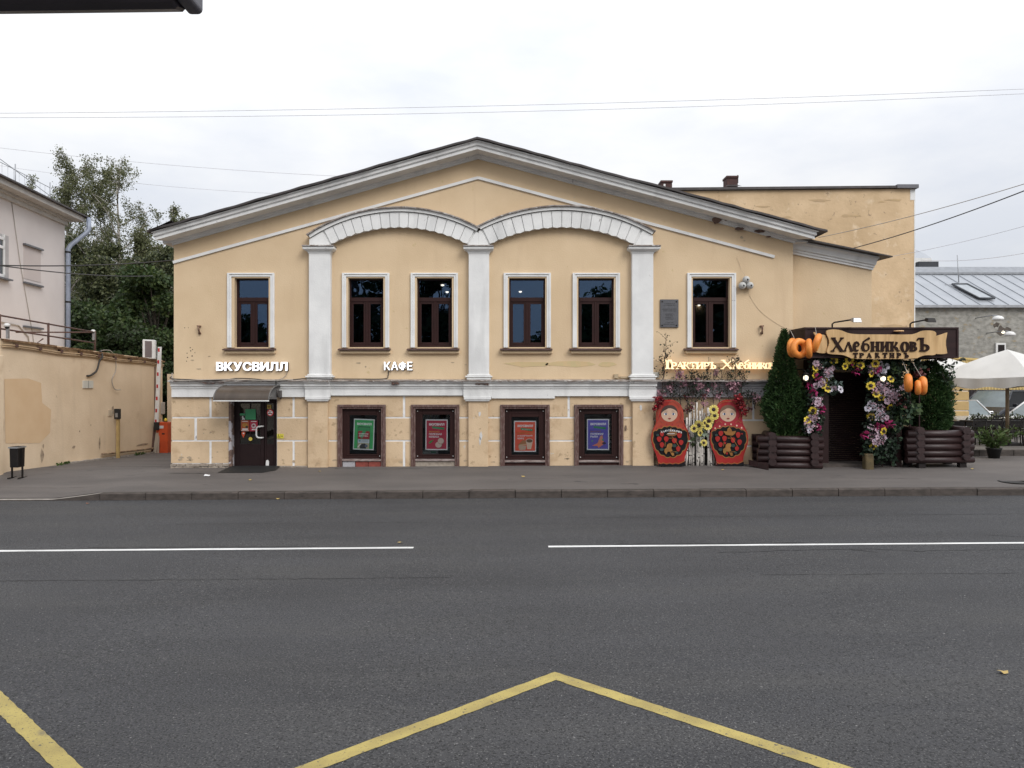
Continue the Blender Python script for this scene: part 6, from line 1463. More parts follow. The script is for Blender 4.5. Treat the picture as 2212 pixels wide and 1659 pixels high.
# damp stains as thin lime crust
for (xx, yy, w2, h2, m_) in ((2163, 715, 16, 14, 'dark_damp'), (2153, 702, 9, 8, 'dark_damp'), (2175, 712, 10, 6, 'dark_damp')):
    n = 11; pts = [(GXp(xx + w2 * q.uniform(.4, 1) * math.cos(2 * PI * i / n)), PZ(yy + h2 * q.uniform(.4, 1) * math.sin(2 * PI * i / n), YG)) for i in range(n)]
    b = MB(); b.prism(pts, YG - .012 - .0012 * q.random(), YG); b.build('damp_patch', pmat(m_, (.12, .10, .085) if m_ == 'dark_damp' else (.25, .24, .215), (.07, .06, .05) if m_ == 'dark_damp' else (.3, .29, .265), scale=4, rough=.95), gb)
for (xx, yy, lab) in ((2156, 688, 'upper white street lamp head on the grey stone wall'), (2181, 722, 'lower white street lamp head on the grey stone wall')):
    Y = 42.; l = thing('wall_lamp', (PX(xx, Y), Y, PZ(yy, Y)), lab, 'lamp', 'white lamps on the grey building')
    b = MB(); b.lathe([(.27, -.1), (.30, -.04), (.27, .05), (.17, .13), (.04, .16)], (PX(xx, Y), Y, PZ(yy, Y)), 16); b.build('lamp_head', M['offwhite'], l)
    b = MB(); b.tube([(PX(xx, Y), Y, PZ(yy, Y) + .15), (PX(xx, Y), Y + .5, PZ(yy, Y) + .22), (PX(xx, Y), YG, PZ(yy, Y) + .2)], .03, 5); b.build('arm', M['galv'], l)
b = MB(); b.lathe([(.02, -.1), (.09, -.05), (.09, .04), (.02, .09)], (PX(2167, 43.5), 43.5, PZ(717, 43.5)), 12); tag(b.build('bulb_lamp', M['lamp']), 'small lit bulb over the little window of the grey building', 'lamp')
# ------------------------------------------------------------------ yard at the right: sheet fence, pillar, cars, patio
b = MB(); YF2 = 34.; x = PX(1990, YF2); xe = PX(2300, YF2); n = 46; t, d = PZ(770, YF2), PZ(842, YF2)
sfn = thing('sheet_fence', (PX(2120, YF2), YF2, .3), 'pale yellow corrugated sheet wall behind the white umbrella', 'fence')
for i in range(n):
    x0, x1 = lerp(x, xe, i / n), lerp(x, xe, (i + 1) / n); m_ = lerp(x0, x1, .5); zt = lerp(t, t - .45, i / n)
    b.add([(x0, YF2, d), (m_, YF2 - .05, d), (m_, YF2 - .05, zt), (x0, YF2, zt), (x1, YF2, d), (x1, YF2, zt)], [(0, 1, 2, 3), (1, 4, 5, 2)])
b.build('corrugated_sheet', M['yellowsheet'], sfn)
b = MB(); b.box(x, xe, YF2 - .08, YF2 + .05, t - .5, t - .42); b.add([(x, YF2 - .09, t), (xe, YF2 - .09, t - .45), (xe, YF2 - .09, t - .37), (x, YF2 - .09, t + .08)], [(0, 1, 2, 3)]); b.build('top_trim', flat('yellow_trim', (.62, .45, .16)), sfn)
YP2 = 30.; gp = thing('gate_pillar', (PX(2070, YP2), YP2, .3), 'ochre gate pillar of plaster blocks behind the right thuja', 'pillar')
px0, px1 = PX(2000, YP2), PX(2094, YP2)
b = MB(); b.box(px0, px1 - .04, YP2 + .03, YP2 + 1.2, .2, PZ(822, YP2)); b.build('core', M['joint'], gp)
yy = 824
while yy < 925:
    b = MB(); b.box(px0, px1, YP2, YP2 + 1.25, PZ(yy + 20.2, YP2), PZ(yy, YP2)); b.build('plaster_block', M['gatepost'], gp, bevel=.03); yy += 21.3
b = MB(); Yd = 38.; n = 40; x, xe = PX(2060, Yd), PX(2330, Yd)
for i in range(n):
    x0, x1 = lerp(x, xe, i / n), lerp(x, xe, (i + 1) / n); m_ = lerp(x0, x1, .5)
    b.add([(x0, Yd, -.2), (m_, Yd - .05, -.2), (m_, Yd - .05, 2.2), (x0, Yd, 2.2), (x1, Yd, -.2), (x1, Yd, 2.2)], [(0, 1, 2, 3), (1, 4, 5, 2)])
tag(b.build('dark_fence', M['darkfence']), 'dark corrugated fence behind the parked cars', 'fence')
# cars
def car(loc, rz, label, paint, L_=4.5, Wd=1.8, Ht=1.5, suv=False, gl=None):
    gl = gl or M['carglass']
    t = thing('parked_car', loc, label, 'car', 'cars parked in the yard at right', rz)
    o = Vector(loc); rot = Matrix.Rotation(rz, 4, 'Z')
    def put(b, nm, mat, par=t, bevel=0.):
        me = b.mesh(nm, mat); ob = bpy.data.objects.new(nm, me); COL.objects.link(ob); ob.parent = par; ORG[ob.name] = Vector((0, 0, 0))
        if bevel: m_ = ob.modifiers.new('bevel', 'BEVEL'); m_.width = bevel; m_.segments = 2; m_.limit_method = 'ANGLE'
        return ob
    bel = .62 * Ht; hl = L_ / 2
    # local axes: front = -y
    prof = [(-hl, .32), (-hl + .04, .62), (-hl + .25, .72), (-hl + 1.15, bel), (hl - .7, bel + .03), (hl - .08, bel - .02), (hl, .6), (hl, .32)]
    b = MB(); w2 = Wd / 2; n = len(prof)
    for (s_, k) in ((-1, 0), (1, 1)):
        b.v += [(s_ * w2 * (.90 if (y < -hl + .3 or y > hl - .1) else 1.), y, z) for y, z in prof]
    b.f += [list(range(n))[::-1], list(range(n, 2 * n))] + [[i, (i + 1) % n, (i + 1) % n + n, i + n] for i in range(n)]; b.m += [0] * (n + 2); b.sm += [False] * (n + 2)
    put(b, 'body', paint, bevel=.07)
    ca = [(-hl + 1.1, bel - .03), (-hl + 1.95, Ht), (hl - (.35 if suv else 1.15), Ht), (hl - .12 if suv else hl - .45, bel)]
    b = MB(); rw = w2 * .76
    P = [(s_ * (w2 * .95 if i in (0, 3) else rw), y, z) for s_ in (-1, 1) for i, (y, z) in enumerate(ca)]
    b.add(P, [(1, 2, 6, 5)], 0); b.add(P, [(2, 3, 7, 6), (0, 3, 2, 1), (4, 5, 6, 7)], 1); b.add(P, [(0, 1, 5, 4)], 2)
    put(b, 'cabin', [paint, gl, M['carglass2']], bevel=.05)
    for s_ in (0, 4):
        b = MB(); b.tube([P[s_], P[s_ + 1], P[s_ + 2], P[s_ + 3]], .042, 6); put(b, 'window_frame', paint)
        m1 = Vector(P[s_ + 1]).lerp(Vector(P[s_ + 2]), .45); m0 = Vector(P[s_]).lerp(Vector(P[s_ + 3]), .5)
        b = MB(); b.tube([m0, m1], .035, 6); put(b, 'door_pillar', paint)
    for s_ in (-1, 1):
        b = MB(); b.box(s_ * w2 + (.02 if s_ > 0 else -.2), s_ * w2 + (.2 if s_ > 0 else -.02), -hl + 1.45, -hl + 1.58, bel + .0, bel + .14); put(b, 'mirror', paint, bevel=.03)
        b = MB(); b.box(min(s_ * w2 * .5, s_ * w2 * .88), max(s_ * w2 * .5, s_ * w2 * .88), -hl - .005, -hl + .1, .6, .72); put(b, 'headlight', M['offwhite'], bevel=.02)
        for yy in (-hl + .85, hl - .85):
            b = MB(); r_ = .35 if suv else .31
            b.tube([(s_ * (w2 - .2), yy, r_), (s_ * (w2 + .01), yy, r_)], r_, 16); wh = put(b, 'wheel', M['tyre'])
            b = MB(); b.tube([(s_ * (w2 - .05), yy, r_), (s_ * (w2 + .02), yy, r_)], r_ * .6, 12); put(b, 'rim', M['steel'], wh)
    return t
gr = .32
car((PX(2175, 33.0) + .0, 33.5, gr + .05), R(-58), 'dark blue black estate car behind the umbrella pole', M['carblack'], 4.9, 1.9, 1.78, True)
car((PX(2112, 29.8), 31.2, gr), R(-6), 'silver grey car with pale windscreen beside the gate pillar', M['carsilver'], 4.4, 1.78, 1.45)
car((PX(2292, 28.2), 29, gr), R(-72), 'white car cut by the right picture edge', M['carwhite'], 4.3, 1.75, 1.45)
# patio step, railing, tables and chairs, plants
YPa = 21.3
pst = mbox('patio', pmat('patio_slab', (.16, .145, .13), (.11, .1, .09), scale=2, rough=.9), None, PX(2040, YPa), 26, YPa + .15, 27.5, 0, gz(13, 21) + .17); tag(pst, kind='structure')
x = PX(2040, YPa)
while x < 17:
    b = MB(); b.box(x + .005, x + .995, YPa, YPa + .148, -.1, gz(13, 21) + .185); b.build('patio_kerb_stone', M['kerb'], pst, bevel=.012); x += 1.0
zp = gz(13, 21) + .17
rl = thing('patio_railing', (PX(2130, 25.6), 25.6, zp), 'black horizontal railing along the back of the patio', 'railing')
for (yy, hh) in ((915, .09), (936, .05)):
    b = MB(); z = PZ(yy, 25.6); b.box(PX(2040, 25.6), 24, 25.57, 25.63, z - hh, z + hh); b.build('rail', M['blackmetal'], rl)
for k in range(8):
    b = MB(); x = PX(2045, 25.6) + k * 1.15; b.box(x - .03, x + .03, 25.64, 25.7, zp, PZ(911, 25.6)); b.build('post', M['blackmetal'], rl)
def cafe_chair(loc, rz, label):
    t = thing('patio_chair', loc, label, 'chair', 'black chairs on the patio', rz)
    def put(b, nm, mat=M['blackmetal']):
        ob = bpy.data.objects.new(nm, b.mesh(nm, mat)); COL.objects.link(ob); ob.parent = t; return ob
    b = MB(); b.box(-.21, .21, -.2, .22, .43, .46); put(b, 'seat')
    for (x, y, top) in ((-.19, -.18, .44), (.19, -.18, .44), (-.19, .2, .86), (.19, .2, .86)):
        b = MB(); b.tube([(x * 1.1, y * 1.12, 0), (x, y, .44), (x, y + (.05 if top > .5 else 0), top)], .015, 6); put(b, 'leg')
    for z in (.62, .72, .82):
        b = MB(); b.box(-.19, .19, .22, .235, z - .03, z + .03); put(b, 'back_slat')
def cafe_table(loc, label):
    t = thing('patio_table', loc, label, 'table', 'dark tables on the patio')
    L_ = Vector(loc)
    b = MB(); b.box(L_.x - .55, L_.x + .55, L_.y - .38, L_.y + .38, L_.z + .71, L_.z + .75); b.build('table_top', M['blackmetal'], t, bevel=.01)
    for sx in (-1, 1):
        for sy in (-1, 1):
            b = MB(); b.tube([(L_.x + sx * .46, L_.y + sy * .3, L_.z), (L_.x + sx * .42, L_.y + sy * .26, L_.z + .71)], .02, 6); b.build('leg', M['blackmetal'], t)
cafe_table((PX(2125, 23.6), 23.6, zp), 'dark patio table behind the right log planter'); cafe_table((PX(2200, 23.8), 23.8, zp), 'dark patio table near the umbrella pole at the right edge')
for (xd, y, rz, lab) in ((2108, 22.9, 175, 'black slatted chair just right of the log planter'), (2140, 23.1, 190, 'black slatted chair behind the potted plant'), (2188, 23.0, 170, 'black slatted chair left of the right picture edge'), (2206, 23.1, 185, 'black slatted chair at the right picture edge'), (2170, 24.6, 10, 'black slatted chair facing the street by the umbrella pole')):
    cafe_chair((PX(xd, y), y, zp), R(rz), lab)
# umbrella
ux, uy = PX(2176, 23.2), 23.2
um = thing('patio_umbrella', (ux, uy, zp), 'large square white parasol on a wooden pole over the patio', 'umbrella')
b = MB(); b.tube([(ux, uy, zp), (ux, uy, PZ(760, uy))], .055, 10); b.build('pole', M['umbpole'], um)
b = MB(); b.box(ux - .35, ux + .35, uy - .35, uy + .35, zp, zp + .08); b.build('base', M['blackmetal'], um, bevel=.02)
ap = Vector((ux, uy, PZ(757, uy) + .03)); hd = 2.02; ang0 = 252
cor = [Vector((ux + hd * math.cos(R(ang0 + 90 * k)), uy + hd * math.sin(R(ang0 + 90 * k)), PZ(819, uy) + .06)) for k in range(4)]
b = MB(); N = 8
for k in range(4):
    A_, B_ = cor[k], cor[(k + 1) % 4]; base = len(b.v)
    for i in range(N + 1):
        for j in range(N + 1):
            e = A_.lerp(B_, j / N); p = ap.lerp(e, i / N); s_ = i / N
            p.z += .06 * math.sin(PI * s_) * (1 - .35 * (1 - abs(2 * j / N - 1))) - .05 * s_ * (1 - abs(2 * j / N - 1))
            b.v.append(tuple(p))
    for i in range(N):
        for j in range(N):
            b.f.append([base + i * (N + 1) + j, base + (i + 1) * (N + 1) + j, base + (i + 1) * (N + 1) + j + 1, base + i * (N + 1) + j + 1]); b.m.append(0); b.sm.append(True)
b.build('canopy', M['umbrella'], um)
b = MB(); q = random.Random(4)
for k in range(4):
    A_, B_ = cor[k], cor[(k + 1) % 4]
    for j in range(30):
        def vp(t, dn):
            p = A_.lerp(B_, t); p.z += -.05 * (1 - abs(2 * t - 1)); o = (p - Vector((ux, uy, p.z))).normalized()
            return tuple(p + o * (.015 + dn * .03 * math.sin(t * 25)) - Vector((0, 0, dn * (.29 + .03 * math.sin(t * 19)))))
        b.add([vp(j / 30, 0), vp((j + 1) / 30, 0), vp((j + 1) / 30, 1), vp(j / 30, 1)], [(0, 1, 2, 3)], 0, True)
b.build('valance', M['umbrella'], um)
b = MB()
for k in range(4): b.tube([ap - Vector((0, 0, .25)), cor[k] - Vector((0, 0, .03))], .022, 6)
b.build('rib', M['umbpole'], um)
u2 = thing('patio_umbrella', (PX(2035, 27), 27, zp), 'smaller white parasol half hidden behind the right thuja', 'umbrella')
bx, by = PX(2032, 27), 27.
b = MB(); b.tube([(bx, by, zp), (bx, by, PZ(770, by))], .05, 8); b.build('pole', M['umbpole'], u2)
ap2 = Vector((bx, by, PZ(769, by))); c2 = [Vector((bx + 1.55 * math.cos(R(45 + 90 * k)) , by + 1.55 * math.sin(R(45 + 90 * k)), PZ(800, by))) for k in range(4)]
b = MB()
for k in range(4):
    b.add([tuple(ap2), tuple(c2[k]), tuple(c2[(k + 1) % 4])], [(0, 1, 2)]); A_, B_ = c2[k], c2[(k + 1) % 4]
    b.add([tuple(A_), tuple(B_), (B_.x, B_.y, B_.z - .3), (A_.x, A_.y, A_.z - .3)], [(0, 1, 2, 3)])
b.build('canopy', M['umbrella'], u2)
# potted plant on the pavement
yq = 20.75; pl_ = thing('potted_plant', (PX(2147, yq), yq, gz(13, yq)), 'bushy green plant in a round black pot by the patio step', 'plant')
b = MB(); b.lathe([(.135, 0), (.19, .26), (.205, .265), (.205, .29), (.17, .285), (.16, .25)], (PX(2147, yq), yq, gz(13, yq)), 18); b.build('pot', M['black'], pl_)
c0 = Vector((PX(2147, yq), yq, gz(13, yq) + .25)); P_, D_ = [], []; st = MB(); q = random.Random(2)
for k in range(30):
    a = q.random() * 2 * PI; d = Vector((math.cos(a) * q.uniform(.2, .8), math.sin(a) * q.uniform(.2, .8), 1)); ln = q.uniform(.3, .85)
    pth = branch_path(c0, d, ln, 5, .12, .15, q); st.tube(pth, [.006] * 6, 4, cap=False)
    for i in range(1, 6):
        for m_ in range(5): P_.append(pth[i] + Vector((q.uniform(-.04, .04), q.uniform(-.04, .04), q.uniform(-.03, .05)))); D_.append(((pth[i] - pth[i - 1]).normalized() + Vector((q.uniform(-.8, .8), q.uniform(-.8, .8), q.uniform(-.5, .3)))))
st.build('stem', M['twig'], pl_)
tag(link_mesh('foliage', leaf_mesh('foliage', np.array([tuple(v) for v in P_]), .12, [leafmat('pot_leaf', (.07, .125, .03)), leafmat('pot_leaf_pale', (.12, .17, .06))], dirs=np.array([tuple(v) for v in D_]), asp=.4), pl_), kind='stuff')
# clipped shrubs along the patio back
for (xd, lab) in ((2112, 'dark clipped shrub before the silver car'), (2150, 'dark clipped shrub left of the umbrella pole'), (2196, 'dark clipped shrub right of the umbrella pole')):
    Y = 26.6; c = np.array([PX(xd, Y), Y, 1.0]); v = rng.normal(size=(900, 3)); v /= np.linalg.norm(v, axis=1, keepdims=True); v *= rng.random((900, 1)) ** .4 * .42
    t = thing('clipped_shrub', (PX(xd, Y), Y, zp), lab, 'shrub', 'clipped shrubs behind the patio')
    link_mesh('crown', leaf_mesh('crown', v + c, .09, [M['bushleaf'], M['birchleaf']]), t)['kind'] = 'stuff'
    b = MB(); b.tube([(c[0], Y, zp), (c[0], Y, .9)], .03, 6); b.build('trunk', M['trunk'], t)
# ------------------------------------------------------------------ tavern entrance
YSB = 18.5
def SX(v, Y=YSB): return PX(v, Y)
def SZ(v, Y=YSB): return PZ(v, Y)
pt = thing('tavern_portal', (SX(1900), 19, gz(9, 19)), 'dark brown tavern entrance with sign box roof over a roller shutter', 'entrance')
sx0, sx1, sz0, sz1 = SX(1739), SX(2070), SZ(773.5), SZ(707)
b = MB(); b.box(sx0, sx1, YSB, YSB + 1.1, sz0, sz1); b.build('sign_box', M['signbox'], pt, bevel=.01)
for (a, c, t, d) in ((1739, 2070, 707, 711.5), (1739, 2070, 769.5, 773.5), (1739, 1743, 711.6, 769.4), (2066, 2070, 711.6, 769.4)):
    b = MB(); b.box(SX(a) - .004, SX(c) + .004, YSB - .02, YSB + .002, SZ(d), SZ(t)); b.build('box_trim', M['signbox'], pt, bevel=.004)
b = MB(); b.box(sx0 - .02, sx0 + .002, YSB - .02, YSB + 1.08, sz1 - .06, sz1); b.box(sx0 - .02, sx0 + .002, YSB - .02, YSB + 1.08, sz0, sz0 + .06); b.box(sx0 - .018, sx0 + .002, YSB + 1.0, YSB + 1.07, sz0, sz1); b.build('box_trim', M['signbox'], pt)
zg = gz(9, 19.3) - .05
# vestibule: side walls, ceiling, shutter
YI = 19.75
b = MB(); b.box(SX(1757, 19.2), SX(1790, 19.2), 19.2, 19.95, zg, sz0 - .002); b.build('left_jamb', M['signbox'], pt)
b = MB(); b.box(PX(1893, 19.2), PX(1945, 19.2), 19.2, 19.95, zg, sz0 - .25); b.build('right_jamb', M['dark'], pt)
b = MB(); b.box(PX(1700, YI), PX(1945, YI), YI + .12, YI + .2, zg, sz0); b.build('back_wall', M['dark'], pt)
sh2 = MB(); zt = SZ(838, YI) ; z = zg + .05; k = 0
while z < 2.60:
    x0, x1 = PX(1775, YI), PX(1897, YI)
    sh2.add([(x0, YI + .02, z), (x1, YI + .02, z), (x1, YI - .006, z + .012), (x0, YI - .006, z + .012), (x1, YI - .012, z + .03), (x0, YI - .012, z + .03), (x1, YI + .0, z + .05), (x0, YI + .0, z + .05)], [(0, 1, 2, 3), (3, 2, 4, 5), (5, 4, 6, 7)]); z += .052; k += 1
tag(sh2.build('shutter_slat', M['shutter'], pt), kind='stuff')
b = MB(); b.box(PX(1775, YI), PX(1897, YI), YI - .04, YI + .05, 2.6, 2.78); b.build('shutter_box', M['signbox'], pt)
for xx in (1776, 1895):
    b = MB(); b.box(PX(xx, YI) - .03, PX(xx, YI) + .03, YI - .04, YI + .03, zg, 2.62); b.build('shutter_rail', M['signbox'], pt)
for (xd, yy) in ((1752, 18.75), (1938, 19.0)):
    b = MB(); b.box(SX(xd, yy) - .05, SX(xd, yy) + .05, yy - .05, yy + .05, gz(9, yy) - .05, sz0); b.build('post', M['signbox'], pt)
b = MB(); b.box(PX(1770, 18.6), PX(1900, 18.6), 18.95, 19.8, gz(9, 19) - .05, gz(9, 19.4) + .06); b.build('threshold', M['kerb'], pt)
# small trellis that carries the right garland
for k in range(5):
    b = MB(); x = lerp(PX(1905, 19.0), PX(1985, 19.0), k / 4); b.box(x - .015, x + .015, 18.97, 19.0, gz(9, 19), sz0); b.build('trellis_bar', M['signbox'], pt)
# plank scroll sign
def C1(u, v): return (2800 + u * .4702) / 1.736, (1150 + v * .4702) / 1.736   # crop -> picture
YPL = YSB - .12
def cp_(u, v, Y=YPL): x, y = C1(u, v); return PX(x, Y), PZ(y, Y)
sg = thing('scroll_sign', (SX(1915), YPL, SZ(740)), 'pale wooden scroll sign with dark carved letters on the brown sign box', 'sign')
def smooth(pts, it=2):
    for _ in range(it):
        o = []
        for i in range(len(pts)):
            p, q_ = pts[i], pts[(i + 1) % len(pts)]; o += [(p[0] * .75 + q_[0] * .25, p[1] * .75 + q_[1] * .25), (p[0] * .25 + q_[0] * .75, p[1] * .25 + q_[1] * .75)]
        pts = o
    return pts
tails = {'l': [(530, 196), (575, 218), (646, 228), (646, 368), (600, 373), (540, 357), (562, 325), (566, 290), (556, 240)], 'r': [(1480, 238), (1545, 226), (1604, 204), (1604, 210), (1590, 288), (1604, 366), (1604, 374), (1550, 380), (1480, 372)]}
for k_, pts in tails.items():
    b = MB(); b.prism([cp_(*p) for p in smooth(pts, 1)], YPL + .02, YPL + .055); b.build('tail_plank', M['plank'], sg, bevel=.004)
main = [(630, 205), (640, 186), (690, 181), (745, 186), (790, 206), (830, 217), (900, 221), (1100, 222), (1310, 223), (1350, 213), (1395, 192), (1440, 189), (1490, 194), (1510, 212), (1502, 240), (1490, 262), (1492, 330), (1506, 372), (1496, 388), (1425, 386), (1385, 396), (1345, 416), (1100, 418), (840, 417), (800, 398), (765, 384), (660, 379), (634, 368), (640, 340), (656, 300), (654, 262), (640, 232)]
b = MB(); b.prism([cp_(*p) for p in smooth(main, 1)], YPL - .03, YPL + .012); b.build('main_plank', M['plank'], sg, bevel=.004)
b = MB(); b.box(cp_(900, 0)[0], cp_(1000, 0)[0], YPL + .05, YSB, cp_(0, 330)[1], cp_(0, 290)[1]); b.box(cp_(1250, 0)[0], cp_(1350, 0)[0], YPL + .05, YSB, cp_(0, 330)[1], cp_(0, 290)[1]); b.build('bracket', M['blackmetal'], sg)
def C2(u): return (u * .7 / .4702 * (700 / 2212) / .7 + (2900 - 2800) / .4702)  # second crop column -> first crop column
for ch, a, c in (('Х', 672, 765), ('Л', 765, 842), ('Е', 842, 898), ('Б', 908, 980), ('Н', 982, 1054), ('И', 1060, 1130), ('К', 1135, 1212), ('О', 1222, 1288), ('В', 1292, 1352), ('Ъ', 1352, 1456)):
    x0 = cp_(a, 0)[0]; x1 = cp_(c, 0)[0]; zb_ = cp_(0, 356 if ch not in 'О' else 362)[1]; zx = cp_(0, 281)[1]
    slav(ch, x0, x1, zb_, zx, YPL - .03, .025, M['signletter'], sg, 1.22)
for ch, xx in zip('ТРАКТИРъ', (862, 912, 971, 1037, 1097, 1152, 1208, 1266)):
    x0 = cp_(xx - 19, 0)[0]; x1 = cp_(xx + 19, 0)[0]
    slav(ch if ch != 'ъ' else 'ъ', x0, x1, cp_(0, 408)[1], cp_(0, 370)[1], YPL - .03, .02, M['signletter'], sg, 1.35)
# floodlights on arms above the box
for (xd, xh, lab) in ((1809, 1838, 'black floodlight on a bent arm above the left part of the sign box'), (1980, 1996, 'black floodlight on a bent arm above the right part of the sign box')):
    f = thing('sign_floodlight', (SX(xd), YSB + .3, sz1), lab, 'floodlight', 'floodlights above the tavern sign')
    z2 = PZ(697, YSB + .1)
    b = MB(); b.tube([(SX(xd), YSB + .3, sz1 - .02), (SX(xd), YSB + .3, z2 - .02), (SX(xd) + .04, YSB + .28, z2 + .02), (SX(xh), YSB - .25, z2 + .06)], .02, 6); b.build('arm', M['blackmetal'], f)
    b = MB(); x = SX(xh); b.add([(x - .09, YSB - .33, z2 - .03), (x + .13, YSB - .33, z2 - .03), (x + .13, YSB - .15, z2 + .02), (x - .09, YSB - .15, z2 + .02), (x - .07, YSB - .3, z2 + .08), (x + .11, YSB - .3, z2 + .08), (x + .11, YSB - .18, z2 + .1), (x - .07, YSB - .18, z2 + .1)], [(0, 3, 2, 1), (4, 5, 6, 7), (0, 1, 5, 4), (1, 2, 6, 5), (2, 3, 7, 6), (3, 0, 4, 7)]); b.build('head', M['blackmetal'] if xd > 1900 else M['steel'], f, bevel=.01)
b = MB(); b.lathe([(.11, 0), (.12, -.02), (.06, -.03)], (SX(1937), YSB - .1, sz1 - .09), 12); tag(b.build('downlight', flat('warm_lit', (.8, .5, .25))), 'round warm downlight under the top edge of the sign box', 'lamp')
b = MB(); b.lathe([(.06, .02), (.12, 0), (.12, -.05), (.03, -.08)], (SX(2040), YSB + .1, sz0), 14); tag(b.build('downlight', M['blackmetal']), 'round black downlight below the right end of the sign box', 'lamp')
# lit lanterns in the garland
for (u, v, lab) in ((472, 567, 'lit white lantern globe left of the tavern entrance'), (1088, 574, 'lit white lantern globe in the right flower garland')):
    Y = 18.6; x, z = cp_(u, v, Y); ln = thing('lantern', (x, Y, z - .12), lab, 'lantern', 'lit lanterns beside the tavern entrance')
    b = MB(); b.lathe([(.02, -.07), (.055, -.04), (.062, 0), (.052, .04), (.02, .06)], (x, Y, z), 14); b.build('globe', M['lamp'], ln)
    b = MB(); b.lathe([(.10, .08), (.05, .12), (.015, .15)], (x, Y, z), 12); b.lathe([(.05, -.12), (.06, -.09)], (x, Y, z), 12)
    for k in range(4): a = PI / 4 + k * PI / 2; b.tube([(x + .085 * math.cos(a), Y + .085 * math.sin(a), z + .09), (x + .06 * math.cos(a), Y + .06 * math.sin(a), z - .1)], .007, 4)
    b.tube([(x, Y, z + .15), (x, Y + .2, z + .22), (x, Y + .7, z + .22)], .012, 5); b.build('cage', M['blackmetal'], ln)
# bread rings (bunches of big orange bagels)
def torus(c, rad, tube_, ax, n=22, m=10, sq=1.):
    b = MB(); ax = Vector(ax).normalized(); u = ax.orthogonal().normalized(); u = (Vector((0, 0, 1)) - ax * ax.z).normalized() if abs(ax.z) < .9 else u; w_ = ax.cross(u)
    for i in range(n):
        a = 2 * PI * i / n; d = u * math.cos(a) + w_ * math.sin(a)
        for j in range(m):
            t = 2 * PI * j / m; p = Vector(c) + d * (rad + tube_ * math.cos(t)) + ax * tube_ * math.sin(t); b.v.append(tuple(p))
    for i in range(n):
        for j in range(m): b.f.append([i * m + j, ((i + 1) % n) * m + j, ((i + 1) % n) * m + (j + 1) % m, i * m + (j + 1) % m]); b.m.append(0); b.sm.append(True)
    return b
def bunch(items, label, strings):
    Y = 18.15; x, z = cp_(items[0][0], items[0][1], Y)
    t = thing('bread_ring_bunch', (x, Y, z - .3), label, 'bread rings', 'bunches of giant bread rings on the tavern')
    for (u, v, dy, rad, tb, ax) in items:
        x, z = cp_(u, v, Y); torus((x, Y + dy, z), rad, tb, ax).build('bread_ring', M['bagel'], t)
    for (u0, v0, u1, v1) in strings:
        a, c = cp_(u0, v0, Y), cp_(u1, v1, Y); b = MB(); b.tube([(a[0], Y + .02, a[1]), (c[0], YSB - .02, c[1])], .008, 5); b.build('string', M['cablepale'], t)
bunch([(386, 325, .16, .165, .082, (.75, -.6, .0)), (420, 332, .0, .172, .082, (.3, -.95, .05)), (494, 334, -.02, .17, .078, (.93, -.35, 0)), (547, 291, -.08, .165, .078, (.87, -.42, -.32))], 'left bunch of four orange bread rings hanging from the sign box corner', [(382, 250, 387, 175), (560, 225, 590, 152)])
bunch([(1288, 608, .0, .15, .085, (.92, -.38, .02)), (1348, 645, -.1, .12, .068, (.9, -.42, 0)), (1404, 630, .0, .15, .085, (.93, -.36, 0))], 'right bunch of three orange bread rings hanging in the ivy', [(1290, 540, 1300, 430), (1400, 565, 1380, 440)])
# ------------------------------------------------------------------ flower garlands
def flower_mesh(nm, pm, r=.085, n=6, center=.034, sph=False):
    b = MB()
    for k in range(n):
        a = 2 * PI * k / n; da = PI / n * 1.45
        def P(rad, ang, y): return (rad * math.cos(ang), y, rad * math.sin(ang))
        b.add([P(center * .6, a, -.012), P(r * .62, a - da, -.03), P(r * 1.0, a - da * .45, -.022), P(r * 1.04, a, -.016), P(r * 1.0, a + da * .45, -.022), P(r * .62, a + da, -.03), ], [(0, 1, 2, 3), (0, 3, 4, 5)], 0, True)
    b.lathe([(center, .012), (center * .9, .026), (center * .4, .034)], (0, 0, 0), 9, 1, axis='y')
    return b.mesh(nm, [M[pm], M['petalc']])
def puff_mesh(nm, pm, r=.07):
    b = MB(); q = random.Random(3)
    for k in range(16):
        a = q.random() * 2 * PI; e = q.uniform(-.2, 1.2); d = Vector((math.cos(a) * math.cos(e), -math.sin(e), math.sin(a) * math.cos(e))); s_ = d.orthogonal().normalized(); t_ = d.cross(s_); c = d * r * .4
        b.add([tuple(c), tuple(c + d * r * .5 + s_ * r * .45), tuple(c + d * r * .75), tuple(c + d * r * .5 - s_ * r * .45 + t_ * r * .2)], [(0, 1, 2, 3)], 0, True)
    return b.mesh(nm, [M[pm]])
FM = {'Y': flower_mesh('yellow_flower', 'petaly', .092, 7, .044), 'W': flower_mesh('white_flower', 'petalw', .085, 5, .02), 'L': flower_mesh('lilac_flower', 'petall', .075, 5, .016), 'M': puff_mesh('magenta_flower', 'petalm', .095), 'S': flower_mesh('sunflower', 'sunpetal', .105, 12, .045)}
FL = {'Y': 'yellow flower with dark heart', 'W': 'white flower', 'L': 'lilac pink flower', 'M': 'magenta flower'}
def place_flower(par, k, x, y, z, s_=1., q=random):
    o = bpy.data.objects.new('flower' if k != 'S' else 'sunflower', FM[k]); COL.objects.link(o); o.parent = par
    o.location = Vector((x, y, z)) - ORG[par.name]
    o.rotation_euler = (R(q.uniform(-28, 28)), R(q.uniform(0, 360)), R(q.uniform(-35, 35))); o.scale = (s_, s_, s_)
    return o
